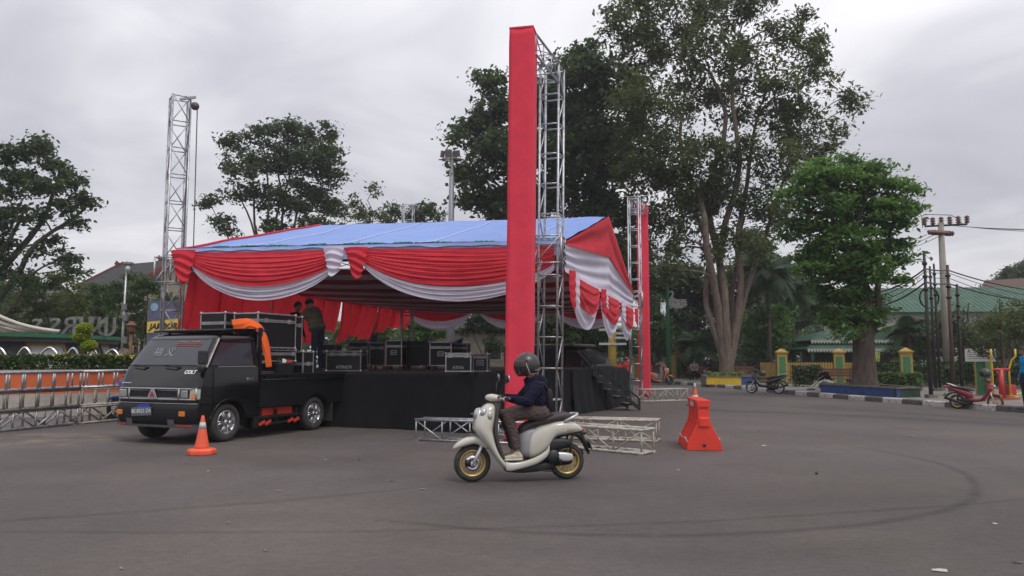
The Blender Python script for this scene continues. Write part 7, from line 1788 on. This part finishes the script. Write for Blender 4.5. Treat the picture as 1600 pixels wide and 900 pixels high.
# chrome arches
for i, (a, b, pk) in enumerate(((-25, 20, 543.5), (18, 58, 543), (50, 103, 543), (96, 131, 544), (128, 160, 545.5), (153, 197, 546.5))):
    Y = 22.0 + .35 * i; A, B_ = at(a, 561, Y), at(b, 561, Y); A.z = B_.z = 1.12; zt = zat(pk, Y); m = MB().smooth()
    m.tube([A.lerp(B_, t) + ZU * ((zt - 1.12) * (1 - abs(2 * t - 1) ** 1.7)) for t in [k / 22 for k in range(23)]], .035, 8)
    tag(m.build('rail_arch', chrome), ['chrome arch rail at the left edge', 'chrome arch rail left of the white picture panel', 'chrome arch rail in front of the white picture panel', 'chrome arch rail left of the topiary', 'chrome arch rail right of the topiary', 'chrome arch rail nearest the truck'][i] + ' above the hedge', 'rail', 'chrome arches above the hedge')
# topiary
tp_ = at(131, 560, 23); th = thing('topiary', 'lime green topiary of three stacked leaf balls', 'shrub', (tp_.x, 23, 1.1)); L_lime = leafmat('lime_leaves', (.36, .44, .03), (.20, .28, .02), isl=.2)
m = MB().smooth(); m.tube([(0, 0, 0), (.05, 0, .5), (-.02, 0, 1.2)], [.05, .045, .03], 8); m.build('trunk', bark, th)
for px, py, r in ((132.5, 513.5, .225), (128, 527, .235), (139, 540, .23)):
    rs = np.random.RandomState(int(px * 7)); d = rs.normal(size=(1500, 3)); d /= np.linalg.norm(d, axis=1)[:, None]; c = at(px, py, 23) - Vector((tp_.x, 23, 1.1))
    o = link('leaf_ball', leaf_mesh('leaf_ball', (np.array(c) + d * np.array((1, 1, .72)) * r * rs.uniform(.8, 1.04, 1500)[:, None]).astype('f'), .065, .6, rs, L_lime, .3), th); o['kind'] = 'stuff'
# round monument
MC, MR = Vector((-28.5, 35.5, 0)), 9.2
slate = mat('slate_tile', (.05, .05, .055), rough=.6, var=.35, scale=3, bump=.2); rimg = mat('green_rim_paint', (.02, .16, .07), rough=.5, var=.15); sof = mat('grey_soffit', (.14, .135, .13), rough=.7, var=.2); goldf = mat('gold_frame', (.38, .25, .08), rough=.5, var=.2); panelw = mat('picture_panel', (.55, .55, .53), rough=.6, col2=(.30, .32, .33), scale=2.2, lo=.30, hi=.42)
mon = thing('monument', 'round monument with sloping slate wall, framed pictures and a green rim', 'monument', MC)
ZR = 2.52
def MP(a, r, z): return Vector((math.cos(a) * r, math.sin(a) * r, z))
m = MB().smooth(); m.grid(lambda s, t: MP(s * 2 * PI, zl(MR + .55, MR - .35, t), zl(.0, ZR - .32, t)), 96, 1); m.build('wall_core', sof, mon)
m = MB(); m.lathe([(MR - .3, ZR - .34), (MR + .05, ZR - .32), (MR + .05, ZR - .14), (MR - .3, ZR - .12)], 96); m.build('soffit_band', sof, mon)
m = MB(); m.lathe([(MR - .4, ZR - .14), (MR + .30, ZR - .14), (MR + .30, ZR + .02), (MR - .4, ZR + .03), (0, ZR + .03)], 96); m.build('green_rim', rimg, mon)
# slate courses: tiles one by one on the part that faces the road
PAN = ((-58, -44), (-37.5, -29.5), (-22.5, -10.5), (-3.5, 3.5), (8, 16)); WT = R(1.5)
for j in range(5):
    aa = R(-70) + WT * .5 * (j % 2)
    while aa < R(34):
        dg_ = math.degrees(aa)
        if not any(q0 - .9 < dg_ < q1 + .9 for q0, q1 in PAN):
            t0, t1 = .42 + .115 * j, .42 + .115 * (j + 1) - .012; w = WT * .47
            def pt(da, t, o): return MP(aa + da, zl(MR + .55, MR - .35, t) + o, zl(0, ZR - .32, t))
            of = .025 + .012 * ((int(dg_ * 7) + j * 3) % 4); m = MB(); V_ = [pt(d_, t, o) for o in (.0, of) for d_, t in ((-w, t0), (w, t0), (w, t1), (-w, t1))]
            m.add(V_, [(4, 5, 6, 7), (0, 1, 5, 4), (1, 2, 6, 5), (2, 3, 7, 6), (3, 0, 4, 7)]); m.build('slate_tile', slate, mon, fixn=False)
        aa += WT
for q0, q1 in PAN:
    b0, b1 = R(q0), R(q1)
    f = lambda s, t, o: MP(zl(b0, b1, s), zl(MR + .55, MR - .35, zl(.40, .98, t)) + o, zl(0, ZR - .32, zl(.40, .98, t)))
    m = MB().smooth(); m.grid(lambda s, t: f(zl(.05, .95, s), zl(.06, .94, t), .03), 8, 3); m.build('picture_panel', panelw, mon, solid=.03)
    m = MB()
    for q in ((0, .07, 0, 1), (.93, 1, 0, 1), (.07, .93, 0, .09), (.07, .93, .91, 1)): m.grid(lambda s, t: f(zl(q[0], q[1], s), zl(q[2], q[3], t), .06), 6, 3)
    m.build('picture_frame', goldf, mon, solid=.04)
# letters standing on the rim, seen from behind
letm = mat('weathered_steel_letter', (.26, .25, .25), rough=.45, metal=.4, col2=(.10, .095, .09), scale=3, rvar=.15)
for ch, px, big in (('U', 160, 1.0), ('N', 146, 1.0), ('I', 136.5, 1.0), ('V', 127, 1.0), ('E', 114, 1.0), ('R', 101, 1.0), ('S', 79, 1.0), ('S', 50, 1.0)):
    k = (px - 800) / F_PX / math.cos(PITCH) * .985
    # where this sight line enters the rim circle
    dx, dy = k, 1.0; A = dx * dx + 1; B2 = -2 * (MC.x * dx + MC.y); C2 = MC.x ** 2 + MC.y ** 2 - (MR + .05) ** 2; disc = max(0, B2 * B2 - 4 * A * C2); Yh = (-B2 - math.sqrt(disc)) / (2 * A)
    p = Vector((k * Yh, Yh, 0)) - MC; an = math.atan2(p.y, p.x); h = lin([(50, .62), (80, .70), (100, .80), (170, .98)], px)
    me = text_mesh(ch, h * 1.38, ext=.10, mirror=True, bold=.01); me.materials.clear(); me.materials.append(letm)
    zmin = min(v.co.y for v in me.vertices)
    face = R(-62) if px > 90 else R(-80)
    o = inst('rim_letter', me, mon, frame((p.x, p.y, ZR + .02 - zmin), (-math.sin(face), math.cos(face), 0), (0, 0, 1)))
cabm = mat('white_cable_sheath', (.62, .58, .50), rough=.6, var=.12)
for i, (a, b) in enumerate((((-70, 452), (92, 518)), ((-70, 464), (78, 518)), ((-70, 482), (40, 516)), ((-70, 474), (58, 517)))):
    m = MB().smooth(); pa, pb = at(a[0], a[1], 28.5), at(b[0], b[1], 30.5); m.tube([(pa - MC).lerp(pb - MC, t) - ZU * .35 * math.sin(PI * t) for t in [k / 12 for k in range(13)]], .075, 8); m.build('white_cable', cabm, mon)

# ================================================================== poles, banner, lantern on the left
lp2 = at(190, 560, 29); th = thing('lamp_pole', 'slim grey lamp pole with cameras and boxes on the left', 'lamp post', (lp2.x, 29, 0))
hh = zat(408, 29); m = MB().smooth(); m.tube([(0, 0, 0), (0, 0, hh * .5), (.03, 0, hh)], [.05, .042, .03], 12); m.build('shaft', steel, th)
m = MB(); m.box((.1, 0, hh - .1), (.34, .2, .12)); m.build('lamp_head', alu_d, th, bevel=.03); m = MB().smooth(); m.ell((.12, -.08, hh - .30), (.09, .09, .11), 14, 10); m.build('camera_dome', mat('camera_white', (.5, .5, .5), rough=.4), th)
for z, dx in ((zat(497, 29), .1), (zat(480, 29), .05), (zat(532, 29), .12)): m = MB(); m.box((dx, -.08, z), (.15, .14, .26)); m.build('equipment_box', alu_d, th, bevel=.02)
lt = at(203, 560, 26); th = thing('lantern_post', 'short brown lantern post between the hedge and the truck', 'lamp post', (lt.x, 26, 0)); brn = mat('brown_lantern', (.16, .06, .03), rough=.6, var=.3)
h2 = zat(520, 26); m = MB().smooth(); m.bar((0, 0, 0), (0, 0, h2), .05, 10); m.build('shaft', brn, th)
m = MB(); m.lathe([(.10, 0), (.13, .05), (.14, .22), (.20, .25), (.06, .38), (0, .40)], 6, Matrix.Translation((0, 0, h2))); m.build('lantern', brn, th)
# banner
bn = at(262, 560, 24.5); th = thing('banner', 'printed banner with yellow band behind the left truss tower', 'banner', (bn.x, 24.5, 0), R(-6)); zb, zt = 0.9, zat(470, 24.5); wv = 1.45
m = MB(); m.box((0, 0, (zb + zt) / 2), (wv, .04, zt - zb)); bd = m.build('banner_sheet', mat('banner_purple', (.16, .15, .26), rough=.5, col2=(.05, .06, .09), scale=1.6), th)
zy0, zy1 = zat(519, 24.5), zat(503, 24.5)
m = MB(); m.add([(-wv / 2, -.026, zy0 - .02), (wv / 2, -.026, zy0 + .05), (wv / 2, -.026, zy1 - .02), (.45, -.026, zy1 + .12), (-wv / 2, -.026, zy1)], [(0, 1, 2, 3, 4)]); m.build('yellow_band', mat('banner_yellow', (.72, .52, .06), rough=.5, var=.1), bd)
text('banner_lettering', 'JAMBORE', .25, mat('banner_dark_print', (.02, .02, .03), rough=.5), bd, frame((-.12, -.030, (zy0 + zy1) / 2 + .02), (1, 0, .03), (0, 0, 1)), ext=.001, shear=.25, bold=.012)
text('banner_small_lettering', 'LAMPUNG FAIR', .12, mat('banner_white_print', (.6, .6, .62), rough=.5), bd, frame((.1, -.030, zy1 + .22), (1, 0, 0), (0, 0, 1)), ext=.001, shear=.2, bold=.004) if False else None
m = MB(); m.lathe([(0, 0), (.13, 0), (.13, .004), (0, .004)], 20, frame((-wv / 2 + .22, -.024, zt - .2), (1, 0, 0), None, (0, -1, 0))); m.build('banner_emblem', mat('banner_pale_blue', (.25, .40, .55), rough=.5), bd)
for s in (-1, 1): m = MB(); m.sbar((s * wv / 2, .03, 0), (s * wv / 2, .03, zt), .05, .05); m.build('banner_post', brn, th)
# floodlight mast
fm = at(703.5, 560, 46); th = thing('floodlight_mast', 'tall grey floodlight mast behind the tent roof', 'lamp post', (fm.x, 46, 0)); hm_ = zat(247, 46)
m = MB().smooth(); m.tube([(0, 0, 0), (0, 0, hm_ * .6), (0, 0, hm_)], [.30, .20, .13], 14); m.build('shaft', mat('grey_mast', (.30, .30, .32), rough=.5, metal=.3, var=.15), th)
m = MB().smooth(); m.tube([(.62 * math.cos(a), .4 * math.sin(a), hm_ - .1) for a in [2 * PI * k / 20 for k in range(20)]], .04, 6, closed=True); m.sbar((-.8, 0, hm_ - .1), (.65, 0, hm_ - .1), .06, .06); m.build('ring_bracket', steel_d, th)
for dx, dy, rz, hh_ in ((-.55, -.1, .5, .42), (-.18, -.25, .1, .5), (.3, -.2, -.3, .4), (.1, .3, 2.8, .4)):
    m = MB(); m.box((dx, dy, hm_ + .22), (.42 if abs(dx) < .4 else .22, .22, hh_), Matrix.Rotation(rz, 3, 'Z') @ Matrix.Rotation(.35, 3, 'X')); m.build('floodlight', alu_d, th, bevel=.03)

# ================================================================== buildings
rooft = mat('dark_roof_tiles', (.020, .018, .018), rough=.7, var=.35, scale=4, bump=.3, bscale=20); redbd = mat('red_bargeboard', (.20, .035, .03), rough=.6); wallc = mat('cream_wall', (.30, .26, .19), rough=.8, var=.12); winm = mat('dark_window', (.03, .035, .04), rough=.15)
greenroof = mat('green_roof_sheet', (.05, .135, .075), rough=.6, col2=(.025, .07, .045), scale=1.4, bump=.1); whitew = mat('white_wall_paint', (.38, .39, .36), rough=.8, var=.12, scale=2)
def house(label, px, Y, ridge_py, eave_py, w, l, rz, roof_m, wall_m, barge=True, z0=0.0, windows=3, nrib=0, name='house', over=.6):
    """gabled house: ridge along local x, gable ends at +-l/2"""
    p = at(px, 560, Y); th = thing(name, label, 'building', (p.x, Y, z0), rz); zr, ze = zat(ridge_py, Y) - z0, zat(eave_py, Y) - z0
    m = MB(); m.box((0, 0, ze / 2), (l - over, w - over, ze)); m.add([(s * (l - over) / 2, t * (w - over) / 2, ze) if t else (s * (l - over) / 2, 0, zr - .2) for s in (-1, 1) for t in (-1, 0, 1)], [(0, 2, 1), (3, 4, 5)]); m.build('wall', wall_m, th, fixn=False)
    for s in (-1, 1):
        m = MB(); m.sbar((0, s * w / 4, (zr + ze) / 2), (0, s * w / 4 + .001, (zr + ze) / 2), .1, .1) if False else None
        a, b = Vector((0, 0, zr)), Vector((0, s * (w / 2 + over * .3), ze - .15)); n = Vector((1, 0, 0)).cross(b - a).normalized() * .06
        m.add([Vector((x, 0, 0)) + q + n * k for k in (-1, 1) for x in (-l / 2, l / 2) for q in (a, b)], [(0, 1, 3, 2), (4, 6, 7, 5), (0, 4, 5, 1), (2, 3, 7, 6), (1, 5, 7, 3), (0, 2, 6, 4)]); rfp_ = m.build('roof_slope', roof_m, th, fixn=True)
        if nrib:
            m = MB()
            for k in range(nrib + 1):
                x = zl(-l / 2, l / 2, k / nrib); m.sbar(a + Vector((x, 0, .07)), b + Vector((x, 0, .07)), .05, .05)
            o = m.build('roof_ribs', roof_m, rfp_); o['kind'] = 'stuff'
        if barge:
            for e_ in (-1, 1):
                m = MB(); m.sbar(Vector((e_ * (l / 2 + .03), 0, 0)) + a + (a - b) * .10, Vector((e_ * (l / 2 + .03), 0, 0)) + b, .06, .35, up=(0, 0, 1)); m.build('bargeboard', redbd, th)
    for k in range(windows):
        for s in (-1, 1):
            x = zl(-l / 2, l / 2, (k + 1) / (windows + 1)); m = MB(); m.box((x, s * (w - over) / 2, ze * .55), (l / (windows + 1) * .5, .06, ze * .38)); wf = m.build('window', wall_m if False else whitew, th)
            m = MB(); m.box((x, s * ((w - over) / 2 + .02), ze * .55), (l / (windows + 1) * .42, .06, ze * .32)); m.build('pane', winm, wf)
    return th
house('dark roofed house with red crossed bargeboards behind the left trees', 224, 62, 411, 452, 7.5, 7.0, R(-28), rooft, wallc, windows=2)
house('second dark roof with red gable edge just left of the truss tower', 282, 66, 403, 450, 8.0, 6.0, R(-30), rooft, wallc, windows=2)
house('low grey roofed house at the far left edge', -8, 58, 450, 474, 6, 10, R(5), mat('grey_roof', (.07, .07, .075), rough=.7, var=.3), wallc, barge=False)
house('long hall with a green metal roof behind the utility poles', 1530, 66, 450, 491, 11, 23, R(-6), greenroof, whitew, barge=False, nrib=60, windows=6, name='hall')
house('brown tiled roof house half hidden at the far right on the rise', 1635, 78, 434, 462, 9, 10, R(-40), mat('brown_roof', (.11, .06, .045), rough=.8, var=.3), wallc, barge=False)
house('cream building with dark open front seen under the tent', 748, 60, 505, 516, 6, 7.0, R(2), rooft, wallc, barge=False, windows=2)
# scalloped pavilion
pp = at(1335, 560, 52); pv = thing('pavilion', 'low open pavilion with two tiered green roof and white scalloped fascia', 'pavilion', (pp.x, 52, .16), R(-3))
def hip(par, z0, z1, hx, hy, ix, iy, mt, nm, rib=0):
    m = MB(); B_ = [(-hx, -hy), (hx, -hy), (hx, hy), (-hx, hy)]; T_ = [(-ix, -iy), (ix, -iy), (ix, iy), (-ix, iy)]
    m.add([(x, y, z0) for x, y in B_] + [(x, y, z1) for x, y in T_], [(0, 1, 5, 4), (1, 2, 6, 5), (2, 3, 7, 6), (3, 0, 4, 7), (4, 5, 6, 7), (3, 2, 1, 0)]); r_ = m.build(nm, mt, par)
    if rib:
        m = MB()
        for k in range(rib + 1): x = k / rib; m.sbar((zl(-hx, hx, x), -hy, z0 + .03), (zl(-ix, ix, x), -iy, z1 + .03), .05, .04)
        o = m.build('roof_ribs', mt, r_); o['kind'] = 'stuff'
def fascia(par, z, hx, hy, nm, n):
    m = MB()
    for k in range(n):
        x0, x1 = zl(-hx, hx, k / n), zl(-hx, hx, (k + 1) / n) - .02; xm = (x0 + x1) / 2
        m.prism([(x0, z), (x1, z), (x1, z - .14), (xm, z - .26), (x0, z - .14)], -.02, .02, frame((0, -hy, 0), (1, 0, 0), (0, 0, 1)))
    o = m.build(nm, whitew, par); o['kind'] = 'stuff'
z1_, z2_, z3_, z4_ = zat(546, 52) - .16, zat(537.5, 52) - .16, zat(533, 52) - .16, zat(519, 52) - .16
hip(pv, z1_, z2_, 4.2, 3.4, 3.5, 2.6, greenroof, 'lower_roof', 40); fascia(pv, z1_ + .02, 4.2, 3.43, 'lower_fascia', 44)
m = MB(); m.box((0, 0, (z2_ + z3_) / 2), (6.9, 5.0, z3_ - z2_)); m.build('clerestory', rooft, pv)
hip(pv, z3_, z4_, 3.8, 2.9, 2.4, .6, greenroof, 'upper_roof', 36); fascia(pv, z3_ + .02, 3.8, 2.93, 'upper_fascia', 40)
for k in range(5):
    for s in (-1, 1): m = MB(); m.box((zl(-3.7, 3.7, k / 4), s * 2.8, z1_ / 2), (.18, .18, z1_)); m.build('column', greenp, pv)
m = MB(); m.box((.5, 2.4, z1_ / 2), (6.4, .15, z1_)); m.build('back_wall', mat('pavilion_dark_wall', (.10, .11, .09), rough=.8, var=.2), pv)
lime = mat('lime_sign', (.42, .5, .10), rough=.5)
for px in (1367, 1399):
    c = at(px, 558, 48.5); th = thing('lime_sign', f'lime green sign sheet {"left" if px < 1380 else "right"} hand one under the pavilion eave', 'sign', (c.x, 48.5, .16), 0, 'lime signs')
    m = MB(); m.box((0, 0, c.z - .16), (.62, .05, .62)); sg = m.build('sheet', lime, th)
    for k in range(3): m = MB(); m.box((0, -.03, c.z - .16 - .18 + .17 * k), (.46, .006, .03)); m.build('sign_line', greenp, sg)
    for s in (-1, 1): m = MB(); m.sbar((s * .28, .03, 0), (s * .28, .03, c.z), .04, .04); m.build('sign_leg', iron, th)
# ================================================================== thin moist air
m = MB(); m.box((0, 950, 14), (3200, 3300, 32))
hm = bpy.data.materials.new('haze_air'); hm.use_nodes = True; hn = hm.node_tree; hn.nodes.clear()
ho = hn.nodes.new('ShaderNodeOutputMaterial'); hv = hn.nodes.new('ShaderNodeVolumePrincipled')
hv.inputs['Color'].default_value = (.92, .93, .97, 1); hv.inputs['Density'].default_value = 0.0008; hv.inputs['Anisotropy'].default_value = 0.2
hn.links.new(hv.outputs[0], ho.inputs['Volume'])
hz = m.build('haze', hm); tag(hz, kind='stuff')
SC.cycles.volume_bounces = 0
